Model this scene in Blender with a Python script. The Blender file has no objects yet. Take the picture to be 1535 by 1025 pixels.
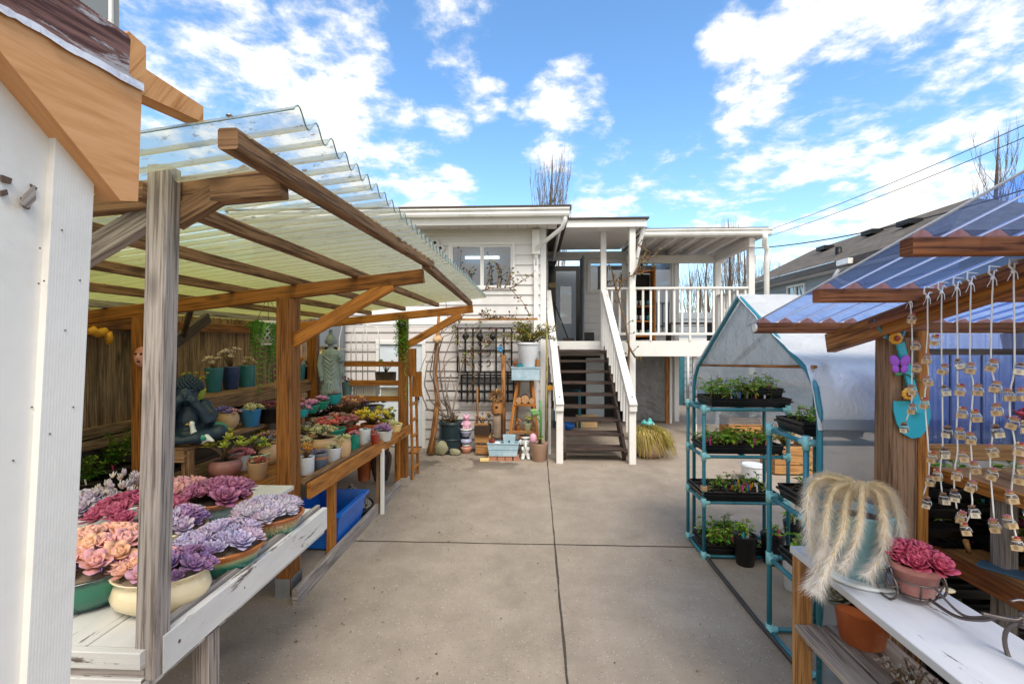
import bpy, math, random
from mathutils import Vector, Matrix, noise
V = Vector
rnd = random.Random(7)
U = rnd.uniform
sc = bpy.context.scene
COL = sc.collection
# ---------------------------------------------------------------- camera frame used to read positions off the photograph
EYE = V((0, 0, 1.7)); FPX = 700.0
YAW = math.atan(33 / 700.0)
FW = V((-math.sin(YAW), math.cos(YAW), 0)); RT = V((math.cos(YAW), math.sin(YAW), 0))
def ray(px, py): return FW + RT * ((px - 767.5) / FPX) + V((0, 0, (512.5 - py) / FPX))
def atX(px, py, X): d = ray(px, py); return EYE + d * ((X - EYE.x) / d.x)
def atY(px, py, Y): d = ray(px, py); return EYE + d * ((Y - EYE.y) / d.y)
def atZ(px, py, Z): d = ray(px, py); return EYE + d * ((Z - EYE.z) / d.z)
def seat(px, py, z, w):
    """centre and rim radius of a round pot standing on height z: px centre, py bottom edge, w width in pixels"""
    tb = FPX * (EYE.z - z) / (py - 512.5); k = .5 * w / FPX
    t = tb / (1 - .6 * k)
    p = EYE + FW * t + RT * (t * (px - 767.5) / FPX)
    return V((p.x, p.y, z)), k * t, t / FPX
def lin(c): return c / 12.92 if c <= .04045 else ((c + .055) / 1.055) ** 2.4
def H(h, k=1.0):
    h = h.lstrip('#'); return tuple(lin(int(h[i:i + 2], 16) / 255) * k for i in (0, 2, 4))
def mixc(a, b, t): return tuple(a[i] * (1 - t) + b[i] * t for i in range(3))
def jit(c, a=.12):
    k = 1 + U(-a, a); return tuple(max(0, x * k * (1 + U(-a * .4, a * .4))) for x in c)

# ---------------------------------------------------------------- materials
class NT:
    def __init__(s, m): s.t = m.node_tree; s.n = s.t.nodes; s.l = s.t.links
    def new(s, typ, **kw):
        n = s.n.new(typ)
        for k, v in kw.items():
            if k == 'inp':
                for a, b in v.items():
                    n.inputs[a].default_value = b
            else: setattr(n, k, v)
        return n
    def link(s, a, b): s.l.new(a, b)
    def ramp(s, fac, stops, interp='LINEAR'):
        r = s.new('ShaderNodeValToRGB'); r.color_ramp.interpolation = interp; e = r.color_ramp.elements
        while len(e) < len(stops): e.new(.5)
        for i, (p, c) in enumerate(stops):
            e[i].position = p; e[i].color = (*c, 1) if len(c) == 3 else c
        s.link(fac, r.inputs[0]); return r.outputs[0]
    def mix(s, fac, a, b, typ='MIX'):
        m = s.new('ShaderNodeMix', data_type='RGBA', blend_type=typ)
        for sock, x in ((m.inputs[0], fac), (m.inputs[6], a), (m.inputs[7], b)):
            if hasattr(x, 'is_output'): s.link(x, sock)
            elif isinstance(x, tuple): sock.default_value = (*x, 1)
            else: sock.default_value = x
        return m.outputs[2]
    def math(s, op, a, b=0.0, clamp=False):
        m = s.new('ShaderNodeMath', operation=op, use_clamp=clamp)
        for sock, x in ((m.inputs[0], a), (m.inputs[1], b)):
            if hasattr(x, 'is_output'): s.link(x, sock)
            else: sock.default_value = x
        return m.outputs[0]
    def noise(s, vec, scale, detail=4, rough=.55, dist=0):
        n = s.new('ShaderNodeTexNoise', inp={'Scale': scale, 'Detail': detail, 'Roughness': rough, 'Distortion': dist})
        if vec is not None: s.link(vec, n.inputs['Vector'])
        return n.outputs[0]
    def mapping(s, vec, scale):
        m = s.new('ShaderNodeMapping'); m.inputs['Scale'].default_value = scale; s.link(vec, m.inputs[0]); return m.outputs[0]
MATS = {}
def base(name):
    m = bpy.data.materials.new(name); m.use_nodes = True; t = NT(m); t.n.clear()
    out = t.new('ShaderNodeOutputMaterial'); b = t.new('ShaderNodeBsdfPrincipled'); t.link(b.outputs[0], out.inputs[0])
    t.b = b; t.out = out; t.tc = t.new('ShaderNodeTexCoord')
    MATS[name] = m; m['nt'] = 0
    return m, t
def bumpy(t, h, strength=.3, dist=.01):
    bp = t.new('ShaderNodeBump', inp={'Strength': strength, 'Distance': dist}); t.link(h, bp.inputs['Height']); t.link(bp.outputs[0], t.b.inputs['Normal'])
def plain(name, col, rough=.6, var=.18, scale=9, bump=.15, metal=0, spec=.5, coat=0, dirt=None):
    m, t = base(name); v = t.tc.outputs['Object']
    n = t.noise(v, scale, 6, .6); n2 = t.noise(v, scale * 7, 3)
    c = t.ramp(n, [(.25, tuple(x * (1 - var) for x in col)), (.75, tuple(min(1, x * (1 + var)) for x in col))])
    if dirt:
        k = t.ramp(t.noise(v, scale * .6, 8, .7), [(.5, (0, 0, 0)), (.68, (1, 1, 1))])
        c = t.mix(t.math('MULTIPLY', k, dirt[1]), c, dirt[0])
    t.link(c, t.b.inputs['Base Color']); t.b.inputs['Roughness'].default_value = rough; t.b.inputs['Metallic'].default_value = metal
    t.b.inputs['Specular IOR Level'].default_value = spec; t.b.inputs['Coat Weight'].default_value = coat
    r = t.math('ADD', t.math('MULTIPLY', n, .2), rough - .1); t.link(r, t.b.inputs['Roughness'])
    if bump: bumpy(t, n2, bump, .004)
    return m
def wood(name, a, b, grain=30, rough=.7, bump=.5, chip=None, chipamt=.5, dark=None):
    """timber seen along its UV u axis (metres); chip = paint colour laid over the timber"""
    m, t = base(name); uv = t.tc.outputs['UV']
    g = t.noise(t.mapping(uv, (2.0, grain * 2.2, 1)), 1.6, 9, .66, .5)
    g2 = t.noise(t.mapping(uv, (1.4, grain * .6, 1)), 1.0, 5, .55, 1.4)
    f = t.math('ADD', t.math('MULTIPLY', g, .75), t.math('MULTIPLY', g2, .35))
    c = t.ramp(f, [(.38, tuple(x * .8 for x in b)), (.47, b), (.56, mixc(a, b, .35)), (.68, a)])
    kn = t.new('ShaderNodeTexVoronoi', inp={'Scale': 1.0}); t.link(t.mapping(uv, (2.6, 8, 1)), kn.inputs['Vector'])
    kk = t.ramp(kn.outputs['Distance'], [(.05, (1, 1, 1)), (.2, (0, 0, 0))])
    c = t.mix(t.math('MULTIPLY', kk, .7), c, tuple(x * .35 for x in b))
    if dark:
        dk = t.ramp(t.noise(t.mapping(uv, (1.1, 5, 1)), 1.2, 5, .6), [(.45, (0, 0, 0)), (.68, (1, 1, 1))])
        c = t.mix(t.math('MULTIPLY', dk, dark[1]), c, dark[0])
    if chip:
        cn = t.noise(t.mapping(uv, (1.7, 12, 1)), 1.6, 9, .7, .4)
        k = t.ramp(cn, [(chipamt, (0, 0, 0)), (chipamt + .035, (1, 1, 1))])
        pv = t.ramp(t.noise(t.mapping(uv, (2, 5, 1)), 2, 6), [(.3, tuple(x * .86 for x in chip)), (.7, chip)])
        c = t.mix(k, pv, c)
    t.link(c, t.b.inputs['Base Color']); t.b.inputs['Roughness'].default_value = rough; t.b.inputs['Specular IOR Level'].default_value = .3
    bumpy(t, f, bump, .004); return m
def colored(name='plant', rough=.5, trans=0.0, spec=.4, nscale=60):
    m, t = base(name); a = t.new('ShaderNodeAttribute', attribute_name='Col')
    n = t.noise(t.tc.outputs['Object'], nscale, 3)
    c = t.mix(1.0, a.outputs['Color'], t.ramp(n, [(.3, (.8, .8, .8)), (.7, (1, 1, 1))]), 'MULTIPLY')
    t.link(c, t.b.inputs['Base Color']); t.b.inputs['Roughness'].default_value = rough; t.b.inputs['Specular IOR Level'].default_value = spec
    if trans:
        tr = t.new('ShaderNodeBsdfTranslucent'); t.link(c, tr.inputs[0]); mx = t.new('ShaderNodeMixShader', inp={0: trans})
        t.link(t.b.outputs[0], mx.inputs[1]); t.link(tr.outputs[0], mx.inputs[2]); t.link(mx.outputs[0], t.out.inputs[0])
    return m
def glaze(name, stops, rough=.18, noiseamt=.25, scale=(22, 22, 4), speck=None):
    """fired glaze running down a pot: stops over the pot's height 0..1"""
    m, t = base(name); g = t.tc.outputs['Generated']; sep = t.new('ShaderNodeSeparateXYZ'); t.link(g, sep.inputs[0])
    n = t.noise(t.mapping(t.tc.outputs['Object'], scale), 3, 5, .6)
    z = t.math('ADD', sep.outputs[2], t.math('MULTIPLY', t.math('SUBTRACT', n, .5), noiseamt))
    c = t.ramp(z, stops)
    if speck:
        vo = t.new('ShaderNodeTexVoronoi', inp={'Scale': 140.0}); t.link(t.mapping(t.tc.outputs['Object'], (1, 1, .3)), vo.inputs['Vector'])
        k = t.ramp(vo.outputs['Distance'], [(.2, (1, 1, 1)), (.45, (0, 0, 0))])
        zz = t.ramp(sep.outputs[2], [(.1, (0, 0, 0)), (.35, (1, 1, 1)), (.78, (1, 1, 1)), (.84, (0, 0, 0))])
        c = t.mix(t.math('MULTIPLY', t.math('MULTIPLY', k, zz), .75), c, speck)
    t.link(c, t.b.inputs['Base Color']); t.b.inputs['Roughness'].default_value = rough; t.b.inputs['Coat Weight'].default_value = .3
    bumpy(t, n, .12, .003); return m
def facing(t, nrm=None):
    lw = t.new('ShaderNodeLayerWeight', inp={'Blend': .5})
    if nrm is not None: t.link(nrm, lw.inputs['Normal'])
    return t.math('POWER', lw.outputs['Facing'], 4.0)
def film(name, tint, opaque=.45, rough=.25, gloss=.1, white=(.85, .87, .9), streak=None, wrinkle=.4, wscale=5, trl=.7):
    """thin plastic: part see-through, part milky, with a sheen"""
    m, t = base(name); t.n.remove(t.b)
    tr = t.new('ShaderNodeBsdfTransparent'); tr.inputs[0].default_value = (*tint, 1)
    df = t.new('ShaderNodeBsdfDiffuse'); tl = t.new('ShaderNodeBsdfTranslucent'); gl = t.new('ShaderNodeBsdfGlossy', inp={'Roughness': rough})
    n = t.noise(t.tc.outputs['Object'], wscale, 6, .6, 1.0)
    c = t.ramp(n, [(.3, tuple(x * .88 for x in white)), (.7, white)])
    op = opaque
    if streak:
        rr_ = streak(t, c, opaque); c, op = rr_[0], rr_[1]
        if len(rr_) > 2: t.link(rr_[2], tr.inputs[0])
    t.link(c, df.inputs[0]); t.link(c, tl.inputs[0])
    bp = t.new('ShaderNodeBump', inp={'Strength': wrinkle, 'Distance': .03}); t.link(n, bp.inputs['Height'])
    for x in (df, tl, gl): t.link(bp.outputs[0], x.inputs['Normal'])
    m1 = t.new('ShaderNodeMixShader', inp={0: trl}); t.link(df.outputs[0], m1.inputs[1]); t.link(tl.outputs[0], m1.inputs[2])
    m2 = t.new('ShaderNodeMixShader'); t.link(tr.outputs[0], m2.inputs[1]); t.link(m1.outputs[0], m2.inputs[2])
    if hasattr(op, 'is_output'): t.link(op, m2.inputs[0])
    else: m2.inputs[0].default_value = op
    fr = facing(t, bp.outputs[0])
    m3 = t.new('ShaderNodeMixShader'); t.link(t.math('ADD', t.math('MULTIPLY', fr, .7), gloss * .3), m3.inputs[0])
    t.link(m2.outputs[0], m3.inputs[1]); t.link(gl.outputs[0], m3.inputs[2]); t.link(m3.outputs[0], t.out.inputs[0])
    return m
def glass(name, tint=(.75, .82, .86), rough=.02, mixv=.75, dark=(.03, .05, .07)):
    m, t = base(name); t.n.remove(t.b)
    tr = t.new('ShaderNodeBsdfTransparent'); tr.inputs[0].default_value = (*tint, 1)
    gl = t.new('ShaderNodeBsdfGlossy', inp={'Roughness': rough}); gl.inputs[0].default_value = (.95, .97, 1, 1)
    fr = facing(t)
    mx = t.new('ShaderNodeMixShader'); t.link(t.math('ADD', t.math('MULTIPLY', fr, .8), 1 - mixv, True), mx.inputs[0])
    t.link(tr.outputs[0], mx.inputs[1]); t.link(gl.outputs[0], mx.inputs[2]); t.link(mx.outputs[0], t.out.inputs[0]); return m

# ---------------------------------------------------------------- mesh collector
OFF = {'d': V((0, 0, 0))}
class MB:
    def __init__(s): s.v = []; s.f = []; s.uv = []; s.c = []; s.sm = []; s.mi = []; s.hascol = False
    def face(s, idx, uv=None, col=None, smooth=False, mi=0):
        s.f.append(idx); s.uv.append(uv or [(0, 0)] * len(idx)); s.sm.append(smooth); s.mi.append(mi)
        if col is None: cc = [(1, 1, 1)] * len(idx)
        elif isinstance(col[0], (tuple, list)): cc = list(col); s.hascol = True
        else: cc = [col] * len(idx); s.hascol = True
        s.c.append(cc)
    def add(s, p): s.v.append(V(p)); return len(s.v) - 1
    def quad(s, a, b, c, d, col=None, uv=None, smooth=False, mi=0):
        i = len(s.v); s.v += [V(a), V(b), V(c), V(d)]
        if uv is None:
            w = (V(b) - V(a)).length; h = (V(d) - V(a)).length; uv = [(0, 0), (w, 0), (w, h), (0, h)]
        s.face([i, i + 1, i + 2, i + 3], uv, col, smooth, mi)
    def board(s, p0, p1, w, h, up=(0, 0, 1), ch=None, mi=0, col=None):
        """timber of width w (sideways) and height h (along up) running from p0 to p1, edges chamfered"""
        p0, p1 = V(p0), V(p1); d = (p1 - p0); L = d.length; d.normalize(); up = V(up)
        if abs(d.dot(up)) > .98: up = V((0, 1, 0)) if abs(d.y) < .9 else V((1, 0, 0))
        sd = d.cross(up).normalized(); u = sd.cross(d).normalized()
        c = min(w, h) * .09 if ch is None else ch; c = min(c, .006)
        a, b = w / 2, h / 2
        prof = [(-a + c, -b), (a - c, -b), (a, -b + c), (a, b - c), (a - c, b), (-a + c, b), (-a, b - c), (-a, -b + c)]
        ru, rv = U(0, 50), U(0, 50); i = len(s.v); per = [0]
        for k in range(8):
            x, y = prof[k], prof[(k + 1) % 8]; per.append(per[-1] + math.hypot(y[0] - x[0], y[1] - x[1]))
        for P in (p0, p1):
            for x, y in prof: s.v.append(P + sd * x + u * y)
        for k in range(8):
            k2 = (k + 1) % 8
            s.face([i + k, i + k2, i + 8 + k2, i + 8 + k], [(ru, rv + per[k]), (ru, rv + per[k + 1]), (ru + L, rv + per[k + 1]), (ru + L, rv + per[k])], col, False, mi)
        e = [(ru + x * .15, rv + y) for x, y in prof]
        s.face([i + k for k in range(7, -1, -1)], e[::-1], col, False, mi); s.face([i + 8 + k for k in range(8)], e, col, False, mi)
    def box(s, x0, x1, y0, y1, z0, z1, mi=0, ch=None, col=None):
        dx, dy, dz = abs(x1 - x0), abs(y1 - y0), abs(z1 - z0); cx, cy, cz = (x0 + x1) / 2, (y0 + y1) / 2, (z0 + z1) / 2
        if dx >= dy and dx >= dz: s.board((x0, cy, cz), (x1, cy, cz), dy, dz, (0, 0, 1), ch, mi, col)
        elif dy >= dz: s.board((cx, y0, cz), (cx, y1, cz), dx, dz, (0, 0, 1), ch, mi, col)
        else: s.board((cx, cy, z0), (cx, cy, z1), dx, dy, (0, 1, 0), ch, mi, col)
    def tube(s, pts, r, n=6, col=None, smooth=True, cap=True, mi=0):
        pts = [V(p) for p in pts]; m = len(pts); rs = r if isinstance(r, (list, tuple)) else [r] * m
        i0 = len(s.v); ref = None; L = 0; ls = []
        for k in range(m):
            d = (pts[min(k + 1, m - 1)] - pts[max(k - 1, 0)])
            if d.length < 1e-9: d = V((0, 0, 1))
            d.normalize()
            if ref is None: ref = V((1, 0, 0)) if abs(d.x) < .8 else V((0, 1, 0))
            a = (ref - d * ref.dot(d))
            if a.length < 1e-6: a = d.orthogonal()
            a.normalize(); ref = a; b = d.cross(a)
            for j in range(n):
                t = 2 * math.pi * j / n; s.v.append(pts[k] + (a * math.cos(t) + b * math.sin(t)) * rs[k])
            L += (pts[k] - pts[k - 1]).length if k else 0; ls.append(L)
        for k in range(m - 1):
            ca = col[k] if col and isinstance(col[0], (tuple, list)) else col
            cb = col[k + 1] if col and isinstance(col[0], (tuple, list)) else col
            for j in range(n):
                j2 = (j + 1) % n
                cc = None if col is None else [ca, ca, cb, cb]
                s.face([i0 + k * n + j, i0 + k * n + j2, i0 + (k + 1) * n + j2, i0 + (k + 1) * n + j], [(ls[k], j * .02), (ls[k], j * .02 + .02), (ls[k + 1], j * .02 + .02), (ls[k + 1], j * .02)], cc, smooth, mi)
        if cap and n > 2:
            ca = col[0] if col and isinstance(col[0], (tuple, list)) else col; cb = col[-1] if col and isinstance(col[0], (tuple, list)) else col
            s.face([i0 + j for j in range(n - 1, -1, -1)], None, ca, False, mi); s.face([i0 + (m - 1) * n + j for j in range(n)], None, cb, False, mi)
    def lathe(s, prof, c=(0, 0, 0), n=20, sx=1, sy=1, rot=0, col=None, smooth=True, mi=0, wob=0, tilt=None):
        c = V(c); i0 = len(s.v); m = len(prof); cr, sr = math.cos(rot), math.sin(rot)
        for r, z in prof:
            for j in range(n):
                t = 2 * math.pi * j / n; rr = r * (1 + wob * math.sin(3 * t + z * 40))
                x, y = rr * math.cos(t) * sx, rr * math.sin(t) * sy; p = V((x * cr - y * sr, x * sr + y * cr, z))
                if tilt: p = tilt @ p
                s.v.append(c + p)
        for k in range(m - 1):
            for j in range(n):
                j2 = (j + 1) % n
                s.face([i0 + k * n + j, i0 + k * n + j2, i0 + (k + 1) * n + j2, i0 + (k + 1) * n + j], [(j / n, k / m)] * 4, col, smooth, mi)
        if prof[0][0] > 1e-4: s.face([i0 + j for j in range(n - 1, -1, -1)], None, col, False, mi)
        if prof[-1][0] > 1e-4: s.face([i0 + (m - 1) * n + j for j in range(n)], None, col, False, mi)
    def ball(s, c, rx, ry=None, rz=None, n=10, col=None, rot=None, bump=0, mi=0):
        ry = rx if ry is None else ry; rz = rx if rz is None else rz; c = V(c); i0 = len(s.v); m = max(4, n // 2 + 1)
        for k in range(m + 1):
            ph = math.pi * k / m
            for j in range(n):
                t = 2 * math.pi * j / n; p = V((rx * math.sin(ph) * math.cos(t), ry * math.sin(ph) * math.sin(t), rz * math.cos(ph)))
                if bump: p *= 1 + bump * noise.noise(p * (1.6 / max(rx, .001)) + c * 7)
                if rot: p = rot @ p
                s.v.append(c + p)
        for k in range(m):
            for j in range(n):
                j2 = (j + 1) % n; s.face([i0 + k * n + j, i0 + (k + 1) * n + j, i0 + (k + 1) * n + j2, i0 + k * n + j2], None, col, True, mi)
    def prism(s, poly, ext, mi=0, col=None, smooth=False):
        """flat outline (list of 3-D points) given real thickness ext (vector)"""
        ext = V(ext); n = len(poly); i = len(s.v); s.v += [V(p) for p in poly] + [V(p) + ext for p in poly]
        d = (V(poly[1]) - V(poly[0])).normalized(); o = V(poly[0]); nn = ext.normalized(); q = nn.cross(d)
        uv = [((V(p) - o).dot(d), (V(p) - o).dot(q)) for p in poly]
        s.face(list(range(i, i + n)), uv, col, smooth, mi); s.face(list(range(i + 2 * n - 1, i + n - 1, -1)), uv[::-1], col, smooth, mi)
        for k in range(n):
            k2 = (k + 1) % n; w = (V(poly[k2]) - V(poly[k])).length
            s.face([i + k2, i + k, i + n + k, i + n + k2], [(w, 0), (0, 0), (0, ext.length), (w, ext.length)], col, smooth, mi)
    def leaf(s, p, d, up, L, W, T, cb, ct, curl=.15, prof=None, cup=.2):
        """one fleshy leaf: base p, direction d, upper side up"""
        d = V(d).normalized(); sd = d.cross(V(up))
        if sd.length < 1e-4: sd = d.orthogonal()
        sd.normalize(); u = sd.cross(d).normalized(); i = len(s.v)
        prof = prof or [(0, .38), (.35, .82), (.7, 1.0), (.92, .55), (1.0, .06)]
        for t, w in prof:
            c = V(p) + d * (L * t) + u * (curl * L * t * t); hw = W * .5 * w; th = T * (.5 + .5 * w) * (1 - .5 * t)
            s.v += [c - sd * hw + u * cup * hw, c + u * th * .25, c + sd * hw + u * cup * hw, c - u * th]
        for k in range(len(prof) - 1):
            a, b = i + 4 * k, i + 4 * k + 4; ca, cc = mixc(cb, ct, prof[k][0] ** 1.6), mixc(cb, ct, prof[k + 1][0] ** 1.6)
            for j in range(4):
                j2 = (j + 1) % 4; s.face([a + j, b + j, b + j2, a + j2], None, [ca, cc, cc, ca], True)
        e = i + 4 * (len(prof) - 1); s.face([e, e + 3, e + 2, e + 1], None, ct, True)
    def blade(s, p, d, up, L, W, col, fold=.25, droop=.2):
        """thin leaf of four faces folded along the rib"""
        d = V(d).normalized(); sd = d.cross(V(up))
        if sd.length < 1e-4: sd = d.orthogonal()
        sd.normalize(); u = sd.cross(d).normalized(); p = V(p); i = len(s.v); m = p + d * L * .5; e = p + d * L - u * droop * L
        s.v += [p, m + sd * W * .5 + u * fold * W, e, m - sd * W * .5 + u * fold * W, m]
        c2 = tuple(x * .85 for x in col)
        s.face([i, i + 1, i + 4], None, c2); s.face([i + 1, i + 2, i + 4], None, col); s.face([i, i + 4, i + 3], None, c2); s.face([i + 4, i + 2, i + 3], None, col)
    def build(s, name, mat, parent=None, local=False):
        o = rootof(parent) if parent is not None else None
        off = V((0, 0, 0)) if (local or o is None) else o.location
        me = bpy.data.meshes.new(name); me.from_pydata([tuple(v - off) for v in s.v], [], s.f)
        ul = me.uv_layers.new(name='UVMap'); flat = [x for f in s.uv for q in f for x in q]; ul.data.foreach_set('uv', flat)
        if s.hascol:
            ca = me.color_attributes.new('Col', 'FLOAT_COLOR', 'CORNER'); ca.data.foreach_set('color', [x for f in s.c for q in f for x in (q[0], q[1], q[2], 1.0)])
        me.polygons.foreach_set('use_smooth', s.sm); me.polygons.foreach_set('material_index', s.mi)
        for m in (mat if isinstance(mat, (list, tuple)) else [mat]): me.materials.append(MATS[m] if isinstance(m, str) else m)
        me.update()
        ob = bpy.data.objects.new(name, me); COL.objects.link(ob)
        if parent is not None: ob.parent = parent
        return ob
def rootof(o):
    while o.parent: o = o.parent
    return o
def tag(o, label, cat, group=None, kind=None):
    if label: o['label'] = label
    if cat: o['category'] = cat
    if group: o['group'] = group
    if kind: o['kind'] = kind
    return o
def thing(name, label, cat, loc=(0, 0, 0), group=None, rz=0):
    o = bpy.data.objects.new(name, None); COL.objects.link(o); o.location = loc; o.rotation_euler = (0, 0, rz); o.empty_display_size = .1
    return tag(o, label, cat, group)
def struct(o): o['kind'] = 'structure'; return o
def copy_tree(o, parent=None):
    c = o.copy(); COL.objects.link(c)
    if parent is not None: c.parent = parent
    for ch in list(o.children): copy_tree(ch, c)
    return c
def one(parent, name, mat, fn, *a, **k):
    b = MB(); getattr(b, fn)(*a, **k); return b.build(name, mat, parent)

# ---------------------------------------------------------------- materials of the place
wood('grey_timber', H('b3a9a2'), H('6f655f'), 34, .8, .6)
wood('brown_timber', H('a5805f'), H('5a412f'), 26, .75, .6, dark=(H('3a2a1e'), .5))
wood('orange_timber', H('c07f3a'), H('7d4a1c'), 24, .55, .3)
wood('stained_timber', H('98622c'), H('5a3414'), 26, .5, .3)
wood('red_timber', H('a8683c'), H('5c3218'), 22, .6, .4, dark=(H('3a2114'), .4))
wood('fence_timber', H('b09070'), H('65503c'), 26, .85, .5, dark=(H('1e1814'), .7))
wood('plain_timber', H('c2935e'), H('8a5d32'), 22, .65, .3)
wood('white_timber', H('9b8f86'), H('5c5048'), 30, .6, .35, chip=H('dddbd8'), chipamt=.585)
wood('chipped_timber', H('8f8378'), H('4a4038'), 30, .65, .5, chip=H('d8d6d2'), chipamt=.60)
wood('bench_paint', H('82796f'), H('403a36'), 40, .45, .25, chip=H('cfd2d8'), chipamt=.60)
wood('ply_orange', H('dca676'), H('cd9460'), 12, .75, .1)
wood('osb_orange', H('dfa872'), H('bd8048'), 14, .75, .5, dark=(H('7a4a24'), .35))
wood('purple_board', H('8f6a62'), H('4c302e'), 20, .8, .8, chip=H('b5b0b4'), chipamt=.40)
wood('dark_tread', H('5a4a44'), H('2d2624'), 24, .45, .3)
wood('bamboo', H('c9b98a'), H('8c7c4c'), 12, .6, .2)
wood('stake', H('b5814f'), H('6f4727'), 16, .75, .5)
plain('white_paint', H('e6e5e3'), .5, .05, 4, .08, dirt=(H('b9b2a6'), .25))
plain('siding_white', H('e4e3e2'), .55, .04, 2, .06, dirt=(H('cfccc8'), .3))
plain('siding_grey', H('cfcac8'), .6, .05, 2, .06, dirt=(H('b5aca6'), .3))
plain('trim_white', H('e8e8e7'), .4, .03, 3, .05)
plain('gutter_white', H('efefee'), .3, .04, 3, .04, dirt=(H('a59f97'), .4))
plain('soffit', H('e6e2df'), .6, .05, 3, .05)
plain('shed_wall', H('e2dfda'), .65, .06, 3, .25, dirt=(H('b9b2a6'), .45))
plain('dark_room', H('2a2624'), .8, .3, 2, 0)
plain('room_wall', H('b9b4ae'), .8, .1, 2, 0)
plain('door_blue', H('d3dde6'), .4, .05, 3, .05)
plain('black_metal', H('17171a'), .45, .2, 20, .1, .3)
plain('black_plastic', H('121214'), .38, .25, 14, .08, dirt=(H('4a443c'), .25))
plain('wire_metal', H('6b625e'), .35, .25, 30, .2, .7)
plain('white_wire', H('d9d9d7'), .4, .05, 10, 0)
plain('teal_pipe', H('2f7f92'), .3, .15, 8, .05, dirt=(H('1c4a55'), .3))
plain('fitting', H('8ccfd6'), .3, .08, 8, .03)
plain('dark_pipe', H('3a3a3e'), .35, .2, 8, .05)
plain('terracotta', H('b8602f'), .75, .15, 9, .2, dirt=(H('d9a580'), .4))
plain('tan_clay', H('c4a27c'), .6, .15, 9, .2)
plain('taupe_clay', H('a98a76'), .65, .1, 9, .15)
plain('pink_clay', H('b97a70'), .6, .15, 12, .25, dirt=(H('e0c8bd'), .4))
plain('mauve_glaze', H('9c6a66'), .3, .12, 8, .1)
plain('cream_glaze', H('e6d3ac'), .15, .08, 6, .05, coat=.4)
plain('white_glaze', H('e3e6e4'), .2, .05, 6, .05, coat=.3)
plain('teal_glaze', H('2e6f7c'), .2, .2, 7, .06, coat=.4)
plain('navy_glaze', H('2a3f6c'), .2, .2, 7, .06, coat=.4)
plain('blue_glaze', H('3f86b8'), .2, .15, 7, .06, coat=.4)
plain('green_glaze', H('1f8a78'), .2, .2, 7, .06, coat=.4)
plain('lime_glaze', H('a9b84a'), .25, .2, 7, .06)
plain('red_glaze', H('9c3524'), .25, .2, 7, .06, coat=.3)
plain('pale_green', H('b9c1a0'), .4, .12, 7, .1)
plain('grey_glaze', H('8f969c'), .4, .12, 9, .1)
plain('white_pot', H('dde2ea'), .4, .04, 6, .03)
plain('bronze_urn', H('5f564f'), .25, .3, 14, .2, .3)
plain('furry_pot', H('7ea7ad'), .35, .08, 6, .08)
plain('turquoise', H('2aa6b4'), .35, .08, 8, .05)
plain('turquoise_bowl', H('58b5b3'), .3, .12, 8, .06)
plain('blue_plastic', H('1668c8'), .3, .06, 6, .05)
plain('drum', H('22363f'), .35, .2, 6, .06)
plain('pale_blue_paint', H('9db9c9'), .6, .12, 14, .2, dirt=(H('d5dde0'), .5))
plain('navy_stone', H('1a2f42'), .5, .25, 10, .25, dirt=(H('16283a'), .5))
plain('grey_stone', H('8b9aa6'), .75, .18, 14, .4, dirt=(H('66747f'), .5))
plain('rock', H('9d9a7e'), .85, .25, 8, .6, dirt=(H('6f7350'), .5))
plain('brick', H('b07a62'), .85, .25, 12, .5)
plain('soil', H('3c2c22'), .95, .5, 60, .8)
plain('pumice', H('8d7b68'), .95, .5, 90, .9)
plain('gravel', H('6f6a66'), .95, .6, 50, .9)
plain('cork', H('b98a58'), .85, .25, 40, .4)
plain('kraft', H('cfae80'), .8, .12, 20, .1)
plain('ink', H('4a3a2a'), .8, .2, 20, 0)
plain('string', H('efece4'), .8, .05, 30, .1)
plain('bark', H('5d4d42'), .9, .3, 12, .5)
plain('bark_pale', H('8a7868'), .9, .3, 6, .3)
plain('twig', H('85776e'), .9, .2, 12, .2)
plain('vine', H('6e5540'), .85, .25, 14, .3)
plain('pink_glaze', H('d9a3bb'), .3, .1, 8, .05)
plain('lavender_glaze', H('aeb1cf'), .3, .1, 8, .05)
plain('salmon', H('c98a78'), .4, .15, 10, .1)
plain('yellow_paint', H('dd9f2e'), .5, .12, 8, .1)
plain('log_end', H('b58a63'), .85, .25, 18, .4)
plain('concrete_plain', H('a39a90'), .9, .12, 6, .3)
plain('metal', H('a9acae'), .4, .15, 14, .1, .8)
plain('roof_edge', H('4a4038'), .9, .3, 10, .4)
plain('wall_blue_grey', H('9aa3ad'), .7, .06, 2, .05)  # even blue-grey of the far walls and the tent wall bar
plain('render_grey', H('6f757c'), .8, .1, 3, .1)
plain('butter', H('e2c887'), .6, .08, 4, .05)
plain('rib_white', H('dfe6f2'), .3, .1, 20, 0)
plain('flash', H('c9cbd2'), .45, .15, 16, .6, .2, dirt=(H('6a6468'), .6))
plain('mat_blue', H('4c6d86'), .6, .15, 14, .1)
plain('cable', H('202024'), .6, .1, 5, 0)
plain('fur_root', H('d9c49a'), .9, .2, 14, .2)
colored('plant', .45, 0, .4)
colored('leafy', .5, .3, .3)
colored('tagcol', .4, 0, .4)
colored('paintcol', .35, 0, .5, 20)
colored('fur', .75, .45, .15, 15)
BR, TE, GR = H('9c5a22'), H('175e5a'), H('1c7a66')
glaze('glaze_teal_brown', [(.0, H('0f5a52')), (.45, H('1b7a66')), (.66, H('9aa57a')), (.76, H('a55f24')), (1, H('a9632a'))], .16, .12)
glaze('glaze_speck', [(.0, H('12584f')), (.35, H('1b7a66')), (.55, H('8a8a60')), (.78, H('a8744c')), (.9, H('9c5426')), (1, H('ab6534'))], .2, .16, speck=H('e0c79a'))
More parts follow.
